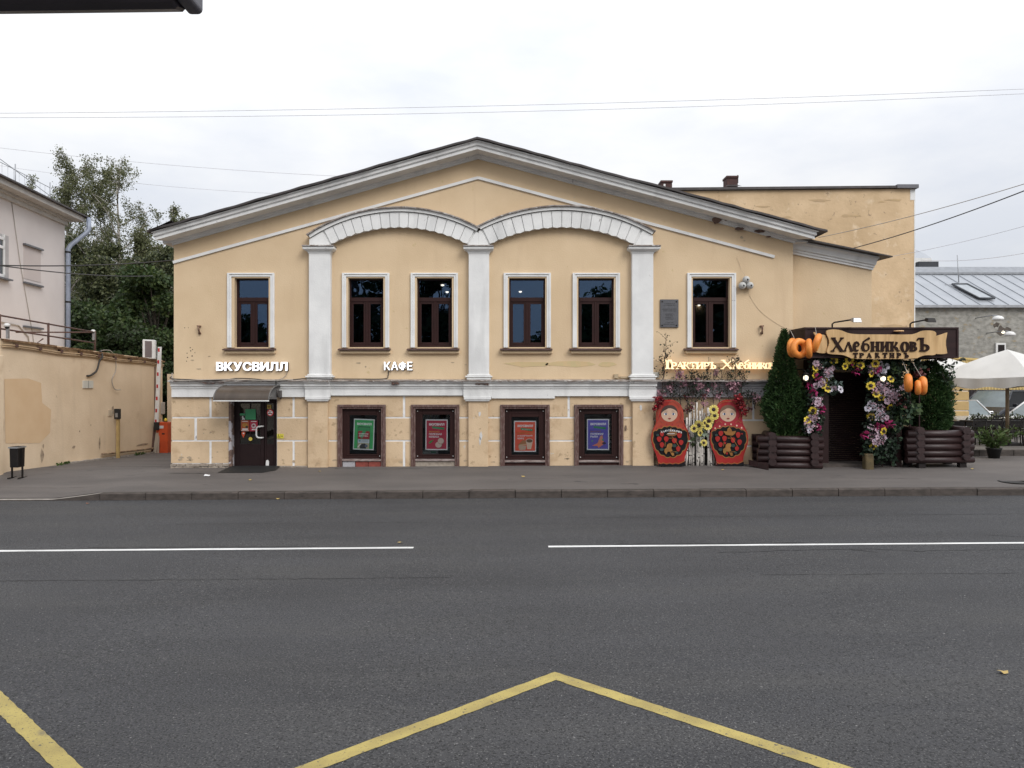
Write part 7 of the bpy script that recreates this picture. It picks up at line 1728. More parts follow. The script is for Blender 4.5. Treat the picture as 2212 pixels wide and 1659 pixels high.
LEFT = 'L548,452 Y697,432 Y773,475 Y540,493 Y547,540 L640,525 Y812,425 M838,440 Y862,463 M877,520 Y625,587 M565,565 L580,610 L550,630 Y610,625 M508,635 M522,690 Y640,655 W665,660 W738,660 L700,650 L565,745 L545,740 L575,790 M602,820 Y530,828 L540,885 Y488,905 L510,885 W490,985 L480,940 M560,965 L660,500 L690,490 W650,540 Y900,470 M895,480 L515,945 W505,960 L640,545 L555,770'
RIGHT = 'Y1015,455 W1060,455 W1110,480 W1085,522 Y990,532 M1045,500 L985,490 L1000,510 M1030,505 Y987,632 L1035,640 L1080,650 L1160,680 Y1028,700 Y1075,728 L1110,755 L1165,735 W995,768 W965,812 W1010,810 W1045,845 Y1000,875 W1030,880 W1085,890 L1110,885 Y1145,800 Y1140,580 M1030,955 M1105,945 M1140,938 L990,960 Y1080,990 L1030,990 L985,1030 L1030,1040 L1060,1045 L1010,1075 Y1012,1115 M945,1025 L1060,630 L1100,670 L1130,700 L1180,720 W1070,540 W975,790 W1100,870 L1090,1030 L1045,1065 W1140,690 L1050,660 L1240,640 M1060,965'
YGL = 18.62
gl_ = thing('flower_garland', (SX(1775), YGL, gz(8, 18.6)), 'flower garland hanging over the left and top of the tavern entrance', 'garland')
grn = thing('flower_garland', (SX(1910), YGL, gz(9, 18.6)), 'thick flower and ivy garland down the right side of the tavern entrance', 'garland')
q = random.Random(21)
for par, S_ in ((gl_, LEFT), (grn, RIGHT)):
    for tok in S_.split():
        u, v = tok[1:].split(','); dy = q.uniform(-.06, .05); x, z = cp_(float(u), float(v), YGL)
        place_flower(par, tok[0], x, YGL + dy, z, q.uniform(.9, 1.2), q)
def foliage(par, blobs, mats, leaf, name='leaves', Y=YGL, dens=1.):
    """blobs: (u, v, ru, rv, n) in crop units"""
    P_ = []
    for (u, v, ru, rv, n) in blobs:
        n = int(n * dens); a = rng.random(n) * 2 * PI; r_ = rng.random(n) ** .5
        x0, z0 = cp_(u, v, Y); x1, z1 = cp_(u + ru, v - rv, Y)
        P_.append(np.column_stack([x0 + (x1 - x0) * r_ * np.cos(a), Y + (.10 if 'small' not in name else -.02) + rng.normal(0, .07, n), z0 + (z1 - z0) * r_ * np.sin(a)]))
    P_ = np.concatenate(P_); d = np.column_stack([rng.normal(0, .8, len(P_)), rng.normal(-.5, .4, len(P_)), rng.normal(-.5, .7, len(P_))])
    return tag(link_mesh(name, leaf_mesh(name, P_, leaf, mats, dirs=d, jitter=.3, asp=.75), par), kind='stuff')
foliage(gl_, [(560, 500, 60, 80, 160), (600, 440, 70, 40, 200), (700, 450, 90, 40, 160), (820, 450, 110, 45, 220), (920, 470, 60, 50, 110), (600, 600, 80, 80, 220), (700, 640, 60, 60, 140), (540, 690, 60, 70, 160), (560, 780, 50, 60, 130), (540, 880, 60, 80, 160), (510, 960, 50, 50, 110), (590, 900, 35, 60, 70), (570, 980, 40, 50, 90)], [M['ivydark'], M['ivy'], M['ivydark']], .085)
foliage(gl_, [(600, 445, 45, 35, 60), (660, 560, 30, 40, 30), (725, 635, 45, 35, 50)], [M['ivy2'], flat('eucalyptus', (.16, .22, .2))], .10, 'pale_leaves')
foliage(gl_, [(640, 530, 35, 40, 130), (560, 470, 30, 30, 70), (590, 600, 40, 40, 90), (560, 760, 40, 50, 130), (500, 940, 50, 60, 120), (540, 860, 30, 40, 60)], [M['blossom'], flat('pale_blossom', (.45, .38, .44))], .05, 'small_blossoms')
foliage(grn, [(1020, 480, 90, 60, 240), (1160, 460, 120, 60, 340), (1250, 460, 130, 45, 260), (1380, 450, 60, 40, 70), (1180, 560, 110, 80, 320), (1050, 620, 90, 80, 240), (1190, 700, 110, 110, 320), (1040, 800, 90, 110, 280), (1040, 960, 90, 110, 260), (1020, 1090, 80, 90, 220), (1100, 1150, 90, 90, 200), (1000, 1180, 60, 70, 110), (1180, 880, 90, 100, 220), (1240, 780, 70, 70, 140), (1190, 1050, 40, 130, 110), (1190, 1190, 20, 70, 50)], [M['ivydark'], M['ivy'], M['ivydark']], .09)
foliage(grn, [(1250, 850, 80, 70, 90), (1200, 920, 60, 50, 50), (1340, 800, 40, 40, 25), (1180, 470, 70, 40, 60)], [M['ivy2'], M['ivy']], .15, 'vine_leaves')
foliage(grn, [(1240, 750, 50, 60, 60), (1390, 530, 40, 40, 50)], [flat('dark_red_leaf', (.09, .015, .015))], .09, 'dark_red_leaves')
foliage(grn, [(1080, 650, 80, 60, 190), (1160, 710, 50, 60, 120), (1030, 830, 70, 80, 150), (1040, 1030, 70, 70, 190), (1020, 650, 50, 40, 60), (1000, 490, 50, 50, 70)], [M['blossom'], flat('pale_blossom', (.45, .38, .44))], .05, 'small_blossoms')
b = MB(); x0, z0 = cp_(985, 1245, 18.55); 
b.box(x0 - .11, x0 + .10, 18.55, 18.75, gz(9, 18.6) - .02, cp_(0, 1175, 18.55)[1]); b.build('pot', pmat('ochre_pot', (.11, .08, .035), (.06, .045, .02), scale=6), grn, bevel=.02)
# trailing vine at the right end of the sign box
b = MB(); P_ = []
for path in ([(1490, 415), (1560, 440), (1620, 470), (1650, 500), (1640, 560), (1600, 600), (1650, 640), (1680, 690)], [(1620, 470), (1700, 420), (1730, 425)], [(1600, 600), (1570, 560), (1560, 520)], [(1640, 560), (1610, 530)]):
    pts = [(cp_(u, v, 18.9)[0], 18.9, cp_(u, v, 18.9)[1]) for u, v in path]; b.tube(pts, .007, 4, cap=False)
    for (p, q_) in zip(pts, pts[1:]):
        for k in range(9): P_.append(Vector(p).lerp(Vector(q_), q.random()) + Vector((q.uniform(-.07, .07), q.uniform(-.08, .08), q.uniform(-.08, .06))))
vn = thing('trailing_vine', (SX(2060), 18.9, 2.2), 'thin trailing vine with scattered leaves at the right end of the sign box', 'vine')
b.build('stem', M['twig'], vn); tag(link_mesh('leaves', leaf_mesh('leaves', np.array([tuple(p) for p in P_]), .09, [M['ivy'], M['ivy2'], M['ivydark']], asp=.8), vn), kind='stuff')
# ------------------------------------------------------------------ log planters
def planter(cx, cy, L_, D_, rows, rz, label, legs, z0, rlog=.087, ovl=.34, ovr=.22):
    t = thing('log_planter', (cx, cy, z0), label, 'planter', 'log planters before the tavern', rz)
    def put(b, nm, mat, par=t):
        ob = bpy.data.objects.new(nm, b.mesh(nm, mat)); COL.objects.link(ob); ob.parent = par; return ob
    q = random.Random(int(cx * 10)); hh = legs; ov = .13
    for k in range(rows):
        z = hh + rlog + k * rlog * 1.9
        for y in (-D_ / 2, D_ / 2):
            b = MB(); r_ = rlog * q.uniform(.95, 1.06); b.tube([(-L_ / 2 - ovl + q.uniform(-.03, .03), y, z), (L_ / 2 + ovr + q.uniform(-.02, .03), y, z)], r_, 12); put(b, 'log', M['log'])
        for x in (-L_ / 2, L_ / 2):
            b = MB(); r_ = rlog * q.uniform(1.05, 1.2); b.tube([(x, -D_ / 2 - ov, z + rlog * .95), (x, D_ / 2 + ov, z + rlog * .95)], r_, 12); put(b, 'cross_log', M['log'])
    b = MB(); b.box(-L_ / 2 + .03, L_ / 2 - .03, -D_ / 2 + .02, D_ / 2 - .02, hh + .02, hh + rows * rlog * 1.9 - .03); put(b, 'soil', M['soil'])
    if legs > .03:
        for x in (-L_ / 2 + .1, L_ / 2 - .02):
            for y in (-D_ / 2 + .05, D_ / 2 - .05):
                b = MB(); b.box(x - .09, x + .09, y - .06, y + .06, 0, hh + .03); put(b, 'foot', M['dark'])
    return t, hh + rows * rlog * 1.9
YPf = 18.72
cxL = (PX(1674, YPf) + PX(1762, YPf)) / 2
zL = gz(cxL, 18.9) - .03
pl1, hL = planter(cxL, YPf + .40, PX(1762, YPf) - PX(1674, YPf), .66, 5, R(-7), 'left dark brown log planter with the tall clipped thuja', .02, zL)
cxR = (PX(1982, YPf) + PX(2085, YPf)) / 2
zR_ = gz(cxR, 18.9) - .02
pl2, hR = planter(cxR, YPf + .38, PX(2085, YPf) - PX(1982, YPf), .66, 5, R(4), 'right dark brown log planter on short feet with the rounded thuja', .13, zR_)
# thujas
def thuja(c, h, prof, label, seed, n=24000):
    q = np.random.default_rng(seed); t = thing('thuja', c, label, 'thuja', 'clipped thujas in log planters')
    b = MB(); b.tube([c, (c[0], c[1], c[2] + h * .9)], [.05, .01], 7); b.build('trunk', M['trunk'], t)
    hs = np.array([p[0] for p in prof]); rs = np.array([p[1] for p in prof])
    u = q.random(n) ; z = u * h; w_ = np.interp(u, hs, rs)
    keep = q.random(n) < (w_ / rs.max() * .85 + .15); z = z[keep]; w_ = w_[keep]; m_ = len(z)
    a = q.random(m_) * 2 * PI
    lump = 1 + .13 * np.sin(5 * a + 9 * z) * np.sin(7 * z + 2 * a) + .10 * np.sin(11 * a - 15 * z) + .06 * np.sin(19 * a + 23 * z)
    r_ = w_ * lump * (1 - .30 * q.random(m_) ** 1.6)
    pts = np.column_stack([c[0] + r_ * np.cos(a), c[1] + r_ * np.sin(a) * .85, c[2] + z + q.normal(0, .02, m_)])
    d = np.column_stack([np.cos(a) * .8, np.sin(a) * .8, np.full(m_, .75)])
    tag(link_mesh('crown', leaf_mesh('crown', pts, .085, [M['thuja'], M['thuja'], M['thuja2']], dirs=d, jitter=.45, asp=.34), t), kind='stuff')
Yt = YPf + .42
cz_ = zL + hL - .06
thuja((PX(1694, Yt), Yt, cz_), PZ(715, Yt) - cz_, [(0, .20), (.05, .28), (.12, .40), (.21, .51), (.29, .53), (.40, .45), (.52, .35), (.65, .24), (.8, .16), (.9, .09), (.96, .045), (1, .01)], 'tall pointed thuja left of the tavern entrance', 31)
Yt2 = YPf + .45; cz2 = zR_ + hR - .06
thuja((PX(2006, Yt2 + .2), Yt2 + .2, cz2), PZ(783, Yt2) - cz2, [(0, .44), (.2, .47), (.5, .50), (.7, .47), (.85, .38), (.94, .24), (1, .05)], 'rounded dark thuja right of the tavern entrance under the sign box end', 32, 24000)
# grass on top of the left planter
n = 900; P_ = np.column_stack([cxL + (rng.random(n) - .5) * 1.1, Yt + (rng.random(n) - .5) * .6, cz_ - .0 + rng.random(n) * .05])
tag(link_mesh('planter_grass', leaf_mesh('planter_grass', P_, .09, [M['grass']], dirs=np.tile([0, 0, 1.], (n, 1)), jitter=.5, asp=.2)), 'short green grass growing in the left log planter', 'grass', kind='stuff')
# plank leaning against the left end of the left planter
b = MB(); y = 18.75; b.add([(PX(1618, 19.1), 19.1, gz(6, 19) + .05), (PX(1660, 18.55), 18.55, gz(6.3, 18.5) + .0), (PX(1660, 18.55), 18.6, gz(6.3, 18.5) + .16), (PX(1618, 19.1), 19.15, gz(6, 19) + .18), (PX(1620, 19.14), 19.18, gz(6, 19) + .05), (PX(1662, 18.6), 18.64, gz(6.3, 18.5)), (PX(1662, 18.6), 18.68, gz(6.3, 18.5) + .16), (PX(1620, 19.14), 19.2, gz(6, 19) + .18)], [(0, 1, 2, 3), (7, 6, 5, 4), (3, 2, 6, 7), (0, 4, 5, 1), (1, 5, 6, 2), (0, 3, 7, 4)])
tag(b.build('base_board', M['log']), 'dark board standing on edge at the left end of the left planter', 'board')
# ------------------------------------------------------------------ doll figures
YD = 19.25
def D4(u, v): return (2400 + u * .22604) / 1.736, (1450 + v * .22604) / 1.736
def dp(u, v): x, y = D4(u, v); return PX(x, YD), PZ(y, YD)
def spl(pts, it=2): return smooth(pts, it)
def scallop(c, rx, rz, n, amp, a0=0, a1=360, k=6):
    o = []
    tot = int(n * k * (a1 - a0) / 360)
    for i in range(tot + (0 if a1 - a0 == 360 else 1)):
        a = R(a0 + (a1 - a0) * i / tot); s_ = 1 + amp * abs(math.sin(n * (a) / 2)) - amp * .5
        o.append((c[0] + rx * s_ * math.cos(a), c[1] - rz * s_ * math.sin(a)))
    return o
def doll(dx, sx_, scarf, hair, label, first, dotm):
    """coordinates of the left doll in crop units; dx, sx_ place the second one"""
    cx = 500
    def T(u, v): return dp(cx + (u - cx) * sx_ + dx, v)
    t = thing('nesting_doll_panel', (T(500, 1310)[0], YD, T(500, 1310)[1]), label, 'doll panel')
    lay = [0]
    def put(nm, pts, mat, step=True, lab=None):
        if step: lay[0] += 1
        y = YD - .036 - .0013 * lay[0]
        b = MB(); b.prism([T(*p) for p in pts], y, y + .0011); o = b.build(nm, mat, t)
        if lab: o['label'] = lab
        return o
    def vine(pts, w_, mat, nm='vine'):
        lay[0] += 1; y = YD - .036 - .0013 * lay[0]; b = MB(); b.ribbon([(*T(*p), w_) for p in pts], y, y + .0011); b.build(nm, mat, t)
    out = spl([(490, 212), (570, 222), (650, 275), (700, 350), (720, 440), (722, 560), (735, 622), (785, 715), (816, 800), (822, 880), (802, 985), (760, 1090), (735, 1190), (738, 1290), (730, 1312), (300, 1312), (300, 1280), (292, 1220), (262, 1120), (205, 1000), (181, 880), (187, 780), (220, 688), (258, 622), (265, 560), (262, 440), (285, 340), (335, 265), (410, 222)], 2)
    b = MB(); b.prism([T(*p) for p in out], YD - .034, YD); b.build('panel', M['dollbody'], t, bevel=.003)
    sc = spl([(490, 214), (570, 224), (648, 277), (698, 352), (718, 440), (720, 560), (735, 622), (776, 722)], 1) + [(774, 742), (735, 712), (700, 712), (665, 680), (620, 684), (580, 652), (530, 664), (490, 645), (440, 664), (395, 652), (350, 690), (305, 688), (265, 722), (235, 722), (203, 752)] + spl([(205, 740), (226, 690), (260, 622), (267, 560), (264, 440), (287, 342), (337, 267), (412, 224)], 1)
    dark = spl([(480, 668), (560, 672), (640, 695), (710, 722), (778, 748), (784, 860), (750, 960), (705, 1055), (640, 1130), (560, 1172), (500, 1180), (430, 1165), (350, 1110), (290, 1020), (240, 930), (235, 830), (200, 780), (205, 760), (280, 725), (370, 690)], 1)
    gold = M['gold']
    # golden scalloped rim then the dark apron
    ap_c = (502, 905)
    def apron(gr):
        o = []
        for i in range(97):
            a = PI * i / 96; s_ = 1 + .055 * abs(math.sin(a * 8)) - .03
            o.append((500 + (288 + gr) * s_ * math.cos(a) * (1 if True else 0), 815 + (352 + gr) * s_ * math.sin(a) ** .92))
        return o + [(215 - gr * .6, 755), (300, 690), (480, 650), (690, 700), (778 + gr * .6, 750)]
    put('apron_rim', apron(11), gold); put('apron', apron(-3), M['dollblack']); put('headscarf', sc, scarf)
    # scalloped edge of the scarf
    vine([(205, 752), (235, 722), (265, 730), (305, 690), (350, 696), (395, 655), (440, 668), (490, 648), (530, 668), (580, 655), (620, 690), (665, 684), (700, 716), (735, 714), (774, 745)], .02, gold, 'scarf_border')
    for (u, v) in ((270, 688), (345, 656), (437, 622), (533, 624), (628, 645), (708, 680)): put('dot', ell(u, v, 13, 15, 10), dotm, step=(u == 270))
    put('face', spl([(345, 440), (352, 500), (395, 552), (450, 577), (485, 580), (520, 577), (570, 550), (612, 495), (617, 440), (590, 370), (482, 320), (375, 370)], 2), M['face'])
    put('hair', spl([(340, 450), (345, 400), (385, 335), (440, 308), (490, 304), (540, 310), (590, 345), (617, 400), (618, 445), (600, 405), (560, 375), (480, 350), (420, 385), (380, 405)], 1), hair)
    for (u, f) in ((418, 1), (548, -1)):
        put('eye', ell(u, 452, 27, 20, 14), M['eyewhite'], step=(u == 418)); 
    for (u, f) in ((424, 1), (545, -1)): put('iris', ell(u, 454, 15, 19, 12), M['eyeblue'], step=(u == 424))
    for (u, f) in ((424, 1), (545, -1)): put('pupil', ell(u, 454, 7, 9, 8), M['dollblack'], step=(u == 424))
    vine([(388, 450), (400, 436), (425, 430), (446, 440)], .006, M['dollblack'], 'lash'); vine([(520, 440), (540, 430), (565, 436), (580, 448)], .006, M['dollblack'], 'lash')
    vine([(398, 410), (425, 402), (450, 404)], .006, hair, 'brow'); vine([(516, 404), (540, 400), (566, 408)], .006, hair, 'brow'); vine([(478, 490), (486, 494)], .006, M['gold'], 'nose')
    put('mouth', [(458, 524), (472, 516), (482, 519), (494, 515), (508, 524), (496, 536), (482, 539), (468, 535)], M['lips'])
    # golden ornament on the scarf
    for pts in ([(330, 300), (370, 260), (420, 250)], [(560, 250), (620, 290), (650, 340)], [(300, 400), (290, 470), (310, 540)], [(670, 400), (690, 470), (665, 540)], [(280, 600), (330, 560), (380, 600)], [(600, 600), (650, 560), (700, 600)], [(430, 240), (490, 250), (550, 240)]): vine(pts, .011, M['gold'] if not first else flat('scarf_dark_ornament', (.20, .05, .03)), 'ornament')
    if first: br_ = [(310, 870, 44, 47), (427, 868, 44, 46), (560, 895, 46, 45), (645, 805, 45, 50), (355, 785, 38, 42), (672, 925, 42, 44), (355, 965, 40, 46), (625, 1030, 40, 46)]
    else: br_ = [(360, 775, 44, 44), (305, 865, 44, 48), (420, 860, 42, 48), (560, 885, 40, 46), (645, 800, 42, 50), (670, 920, 42, 48), (355, 960, 40, 42), (625, 1025, 38, 38), (430, 935, 18, 18), (710, 780, 14, 14), (460, 1105, 18, 20)]
    for i, (u, v, a, c) in enumerate(br_): put('strawberry', spl([(u - a, v - c * .3), (u - a * .5, v - c), (u + a * .5, v - c), (u + a, v - c * .3), (u + a * .55, v + c * .7), (u, v + c), (u - a * .55, v + c * .7)], 1), M['berry'], step=(i == 0))
    for pts in ([(520, 820), (560, 870), (600, 930), (635, 985)], [(410, 910), (405, 990)], [(470, 850), (530, 850)], [(500, 1080), (560, 1078), (600, 1070)], [(490, 1080), (530, 1120), (560, 1140)]): vine(pts, .012, M['gold'])
    leaf1 = [(440, 960), (470, 935), (525, 938), (528, 985), (510, 1010), (530, 1060), (490, 1075), (450, 1070), (425, 1120), (395, 1080), (398, 1030), (430, 1010)]
    put('gold_leaf', leaf1, gold)
    put('gold_leaf', [(500, 1100), (535, 1090), (560, 1110), (535, 1150), (515, 1130)], gold, False)
    if first: put('gold_leaf', [(425, 790), (480, 745), (490, 690), (505, 680), (525, 740), (600, 745), (605, 790), (560, 815), (470, 815)], flat('basket_brown', (.2, .09, .03)))
    else: put('gold_leaf', [(400, 735), (460, 740), (465, 700), (500, 665), (530, 705), (545, 740), (610, 730), (590, 780), (545, 810), (500, 805), (440, 795)], gold)
    for (u, v, a, c) in ((560, 975, 36, 28), (285, 800, 26, 20), (350, 1040, 34, 24), (600, 1090, 26, 18)): put('green_leaf', ell(u, v, a, c, 10), M['darkgreen'], step=(u == 560))
    put('base_band', [(296, 1265), (330, 1280), (380, 1268), (430, 1284), (480, 1270), (530, 1284), (580, 1270), (630, 1282), (680, 1262), (736, 1235), (738, 1300), (728, 1312), (300, 1312)], M['dollblack'])
    vine([(294, 1250), (330, 1270), (380, 1258), (430, 1276), (480, 1260), (530, 1276), (580, 1260), (630, 1272), (680, 1252), (734, 1222)], .014, gold, 'base_border')
    if first:
        # curved word on the apron
        for i, ch in enumerate('ХЛЕБНИКОВЪ'):
            f = i / 9; u = 338 + 322 * f; v = 768 - 42 * math.sin(PI * (f * .8 + .12)) - 4
            p0 = T(u - 3, v + 14); p1 = T(u + 25, v - 14); lay0 = YD - .036 - .0013 * (lay[0] + 2)
            slav(ch, p0[0], p1[0], p0[1], p1[1] if ch not in 'ХБЪ' else p0[1] + (p1[1] - p0[1]) * .78, lay0, .001, M['offwhite'], t, 1.3)
        lay[0] += 14; vine([(440, 775), (500, 778), (560, 772)], .012, M['offwhite'], 'print')
    return t
doll(0, 1., M['doll1'], M['hair1'], 'left nesting doll panel with orange scarf, dark hair and white lettering', True, flat('dot_red', (.25, .015, .015)))
doll(970, 1.0, M['doll2'], M['hair2'], 'right nesting doll panel with crimson scarf and brown hair beside the log planter', False, flat('dot_pale', (.66, .45, .33)))
# birch poles between the dolls
bp = thing('birch_pole_screen', (PX(1512, 19.35), 19.35, gz(5, 19.3)), 'screen of upright birch poles between the two doll panels', 'screen')
q = random.Random(33)
for (u, top, w_) in ((735, 520, 30), (790, 515, 34), (838, 430, 30), (880, 360, 22), (905, 300, 24), (945, 260, 22), (985, 560, 34), (1010, 400, 34), (1060, 360, 32), (1100, 440, 26), (1140, 350, 40), (1180, 760, 28), (1215, 520, 24), (865, 700, 26), (1040, 620, 26), (960, 480, 20), (770, 690, 26), (915, 640, 30), (1085, 640, 24), (1250, 900, 22), (1300, 1240, 24)):
    x, z = dp(u, top); dy = q.uniform(-.05, .12); r_ = w_ * .22604 / 1.736 / 83 / 2 * 1.05; tl = q.uniform(-.02, .02)
    pth = [(x + q.uniform(-.012, .012) + tl * (1 - i / 5), 19.33 + dy, lerp(gz(5, 19.3) - .02, z, i / 5)) for i in range(6)]
    b = MB(); b.tube(pth, [r_ * q.uniform(.92, 1.1) for _ in pth], 9)
    for _ in range(int(3 + 5 * (z - .3) / 1.3)):
        t_ = q.uniform(.03, .97) * 5; i_ = min(4, int(t_)); c_ = Vector(pth[i_]).lerp(Vector(pth[i_ + 1]), t_ - i_); hh_ = q.uniform(.006, .022); a0_ = q.uniform(-2.6, -1.4); n_ = 5; da_ = q.uniform(.2, .42)
        b.add([(c_.x + r_ * 1.13 * math.cos(a0_ + da_ * k), c_.y + r_ * 1.13 * math.sin(a0_ + da_ * k), c_.z + s_ * hh_ * (1 - abs(k - 2) / 3)) for s_ in (-1, 1) for k in range(n_)], [(k, k + 1, k + 1 + n_, k + n_) for k in range(n_ - 1)], 1)
    b.build('birch_pole', [M['birchpole'], M['dollblack']], bp)
b = MB(); b.box(dp(725, 0)[0], dp(1230, 0)[0], 19.48, 19.5, gz(5, 19.4), dp(0, 560)[1]); b.build('gap_shade_sheet', M['dark'], bp)  # added dark sheet standing in for the shade between the poles
# sunflowers
def D4p(u, v, Y=19.1): x, y = D4(u, v); return PX(x, Y), PZ(y, Y)
sb1 = thing('sunflower_bunch', (D4p(1020, 700)[0], 19.1, D4p(0, 900)[1]), 'bunch of pale yellow sunflowers tied to the birch poles', 'flowers')
for (u, v, s_) in ((980, 640, 1.25), (895, 690, .95), (1140, 565, 1.15), (1120, 655, 1.0), (995, 765, .8), (1055, 930, .8), (1060, 600, .8)):
    x, z = D4p(u, v); place_flower(sb1, 'S', x, 19.1 + q.uniform(-.04, .04), z, s_ * 1.05, q)
P_ = np.array([[D4p(u + q.uniform(-60, 60), v + q.uniform(-50, 60))[0], 19.15 + q.uniform(-.05, .05), D4p(u, v + q.uniform(-60, 70))[1]] for (u, v) in ((980, 700), (1080, 690), (1060, 750), (960, 780), (900, 850), (1100, 720), (1010, 960), (1060, 620)) for _ in range(9)])
tag(link_mesh('leaves', leaf_mesh('leaves', P_, .16, [M['ivy2'], flat('grey_green_leaf', (.22, .27, .2))], asp=.5), sb1), kind='stuff')
sb2 = thing('sunflower_pair', (D4p(1230, 430)[0], 19.15, D4p(0, 520)[1]), 'pair of pale yellow sunflowers beside the right doll head', 'flowers')
for (u, v, s_) in ((1222, 380, 1.05), (1240, 482, .9)): x, z = D4p(u, v); place_flower(sb2, 'S', x, 19.1, z, s_ * 1.1, q).rotation_euler = (R(q.uniform(-8, 8)), R(q.uniform(0, 360)), R(-10))
b = MB(); b.tube([(D4p(1222, 380)[0], 19.14, D4p(0, 380)[1]), (D4p(1236, 450)[0], 19.2, D4p(0, 450)[1]), (D4p(1225, 620)[0], 19.3, D4p(0, 640)[1])], .009, 5); b.build('stem', M['darkgreen'], sb2)
# red sprays at the doll heads
for (blobs, lab) in ((((330, 240, 60, 80), (250, 185, 22, 22), (265, 345, 45, 40), (240, 375, 25, 25)), 'dark red berry spray at the left doll head'), (((1645, 215, 70, 70), (1700, 320, 50, 60), (1735, 430, 45, 60), (1640, 330, 30, 60)), 'dark red berry spray at the right doll head')):
    P_ = []
    for (u, v, a, c) in blobs:
        for _ in range(int(a * c / 34)): r_ = q.random() ** .5; t_ = q.random() * 2 * PI; x, z = D4p(u + a * r_ * math.cos(t_), v + c * r_ * math.sin(t_)); P_.append((x, 19.12 + q.uniform(-.06, .08), z))
    t = thing('red_spray', (P_[0][0], 19.15, P_[0][2]), lab, 'spray', 'red sprays at the doll heads'); tag(link_mesh('leaves', leaf_mesh('leaves', np.array(P_), .062, [M['redleaf'], M['redleaf'], flat('bright_red_berry', (.38, .02, .03))], asp=.8), t), kind='stuff')
    b = MB(); b.tube([P_[0], (P_[-1][0], 19.2, P_[-1][2]), (P_[-1][0], 19.4, P_[-1][2] - .3)], .008, 5); b.build('stem', M['twig'], t)
# blossom branches standing behind the dolls
def BU(u, v): return (2460 + u * .20796) / 1.736, (1300 + v * .20796) / 1.736
bb = thing('blossom_branches', (PX(1530, 19.4), 19.42, 1.9), 'row of thin blossom branches with pink flowers and small leaves behind the dolls', 'branches')
st = MB(); LG, LP = [], []
q = random.Random(44)
YBb = 19.38
for (u, vb, vt, lean) in ((100, 1000, 60, 60), (120, 620, -250, 60), (440, 1000, 360, -30), (560, 1100, 520, 20), (600, 760, 380, 50), (650, 900, 500, 30), (860, 1000, 520, -20), (920, 700, 330, 30), (1040, 900, 420, -10), (1130, 1000, 420, 40), (1300, 950, 420, -20), (1410, 900, 200, 30), (1470, 760, 430, 40), (1540, 900, 430, 10), (1780, 1000, 880, 20), (330, 950, 700, -40), (260, 1000, 640, 0), (720, 1000, 640, 0), (1680, 1000, 820, -60)):
    def bp_(u_, v_): x, y = BU(u_, v_); return Vector((PX(x, YBb), YBb, PZ(y, YBb)))
    P0 = bp_(u, vb + 120); P1 = bp_(u + lean, vt); n = 8
    pth = [P0.lerp(P1, i / n) + Vector((q.uniform(-.02, .02), q.uniform(-.03, .03) - .06 * (i / n), 0)) for i in range(n + 1)]
    st.tube(pth, [.014 - .010 * i / n for i in range(n + 1)], 5, cap=False)
    for i in range(2, n):
        for _ in range(2):
            tw = branch_path(pth[i], (q.uniform(-1, 1), q.uniform(-.5, .3), q.uniform(.3, 1)), q.uniform(.12, .34), 4, 0, .2, q); st.tube(tw, [.006, .005, .004, .003, .002], 4, cap=False)
            for p in tw[1:]:
                for _ in range(1): LG.append(p + Vector((q.uniform(-.05, .05), q.uniform(-.05, .04), q.uniform(-.05, .05))))
st.build('branch', M['twig'], bb)
def px_cl(lst, out, dens):
    for (u, v, a, c) in lst:
        for _ in range(int(a * c / dens)):
            r_ = q.random() ** .6; t_ = q.random() * 2 * PI; x, y = BU(u + a * r_ * math.cos(t_), v + c * r_ * math.sin(t_)); out.append(Vector((PX(x, YBb - .06), YBb - .06 + q.uniform(-.07, .07), PZ(y, YBb - .06))))
px_cl([(440, 530, 70, 90), (500, 660, 80, 60), (400, 470, 40, 40), (250, 740, 60, 70), (90, 840, 80, 60), (740, 620, 60, 70), (790, 690, 70, 60), (750, 730, 50, 40), (1090, 470, 60, 50), (1040, 700, 40, 60), (940, 790, 40, 40), (1380, 700, 90, 70), (1290, 670, 40, 30), (1440, 760, 50, 50), (1120, 920, 40, 40), (1420, 800, 30, 30), (1820, 920, 70, 60), (1760, 880, 30, 50), (880, 1030, 60, 50), (320, 640, 30, 30), (1500, 650, 40, 50)], LP, 70)
DK = []
px_cl([(580, 1130, 70, 60), (640, 1070, 60, 60), (520, 1160, 40, 40), (880, 900, 60, 60), (540, 900, 60, 60), (1150, 830, 60, 60), (1680, 1110, 60, 40)], DK, 90)
px_cl([(130, 470, 60, 80), (110, 250, 60, 70), (160, 200, 60, 40), (1420, 240, 110, 60), (1310, 470, 60, 70), (1530, 480, 50, 60), (920, 520, 70, 80), (1380, 560, 60, 60), (610, 490, 50, 60), (740, 470, 40, 40), (1660, 850, 130, 60), (1560, 900, 80, 50), (680, 600, 50, 60), (990, 720, 60, 60), (1270, 590, 50, 60), (530, 820, 80, 70), (730, 830, 70, 70), (1180, 820, 60, 60), (400, 880, 70, 60)], LG, 190)
def arr(l): return np.array([tuple(p) for p in l])
tag(link_mesh('leaves', leaf_mesh('leaves', arr(LG), .062, [M['ivydark'], M['ivy'], M['twig']], asp=.6), bb), kind='stuff')
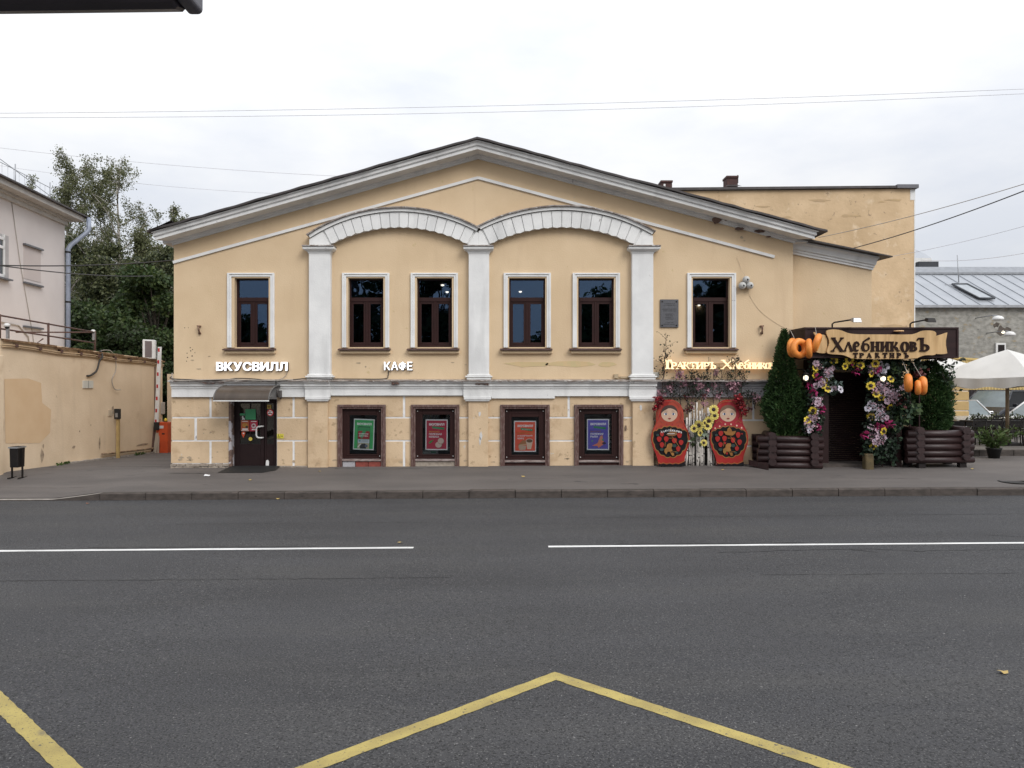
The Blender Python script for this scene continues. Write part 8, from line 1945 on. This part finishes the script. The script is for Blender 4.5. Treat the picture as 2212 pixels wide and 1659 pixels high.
tag(link_mesh('blossoms', leaf_mesh('blossoms', arr(LP), .052, [M['blossom'], M['blossom'], M['blossom2']], asp=.9), bb), kind='stuff')
tag(link_mesh('dusky_blossoms', leaf_mesh('dusky_blossoms', arr(DK), .052, [M['blossom2'], M['redleaf'], M['ivydark']], asp=.9), bb), kind='stuff')
# ------------------------------------------------------------------ bus shelter roof edge above the photographer
YS1 = 2.3
bs = thing('bus_shelter', (-3.4, 2.2, .1), 'dark metal bus shelter roof edge with grey end cap at the top left', 'bus shelter')
def shp(xd, yd, Y): return (PX(xd, Y), Y, PZ(yd, Y))
xe = PX(398, YS1); zb_ = PZ(26, YS1); Yl = 2.15
xl = -5.2
def by(x): return lerp(YS1, YS1 + .13, (x - xe) / (xl - xe) * 1.0)
b = MB(); z0 = PZ(26.5, YS1) + .041
zb0 = z0 - .031
pr = [(-.0, 0), (-.035, .01), (-.05, .05), (-.05, .14), (0.02, .16), (.06, .14), (.06, .02)]
n = len(pr)
zl_ = z0 - .01
dzl = -.03 
b.add([(xe - .02, by(xe) + p[0], zb0 + p[1]) for p in pr] + [(xl, YS1 + p[0], zb0 + p[1] - .05) for p in pr], [tuple(range(n)), tuple(range(2 * n - 1, n - 1, -1))] + [(i + 1, i, i + n, i + n + 1) for i in range(n - 1)] + [(0, n - 1, 2 * n - 1, n)], 0)
b.build('roof_beam', M['purple'], bs, bevel=.008)
b = MB(); b.prism(rbox(xe + .003, z0 + .07, .05, .165, .015), YS1 - .06, YS1 + .07); b.build('end_cap', M['shelcap'], bs, bevel=.01)
b = MB(); b.lathe([(.006, 0), (.006, .004), (.002, .005)], (xe + .005, YS1 - .06, z0 + .035), 8, axis='y'); b.build('screw', M['steel'], bs)
b = MB(); b.add([(xe - .04, YS1 + .0, z0 + .13), (xl, YS1 + .2, z0 + .18), (xl, .3, z0 + .25), (xe - .04, .3, z0 + .2)], [(0, 1, 2, 3), (3, 2, 1, 0)]); b.build('roof_sheet', M['purple'], bs)
for xx in (-3.4, -5.0):
    b = MB(); b.box(xx - .04, xx + .04, 1.9, 1.98, .05, z0 + .15); b.build('post', M['purple'], bs)
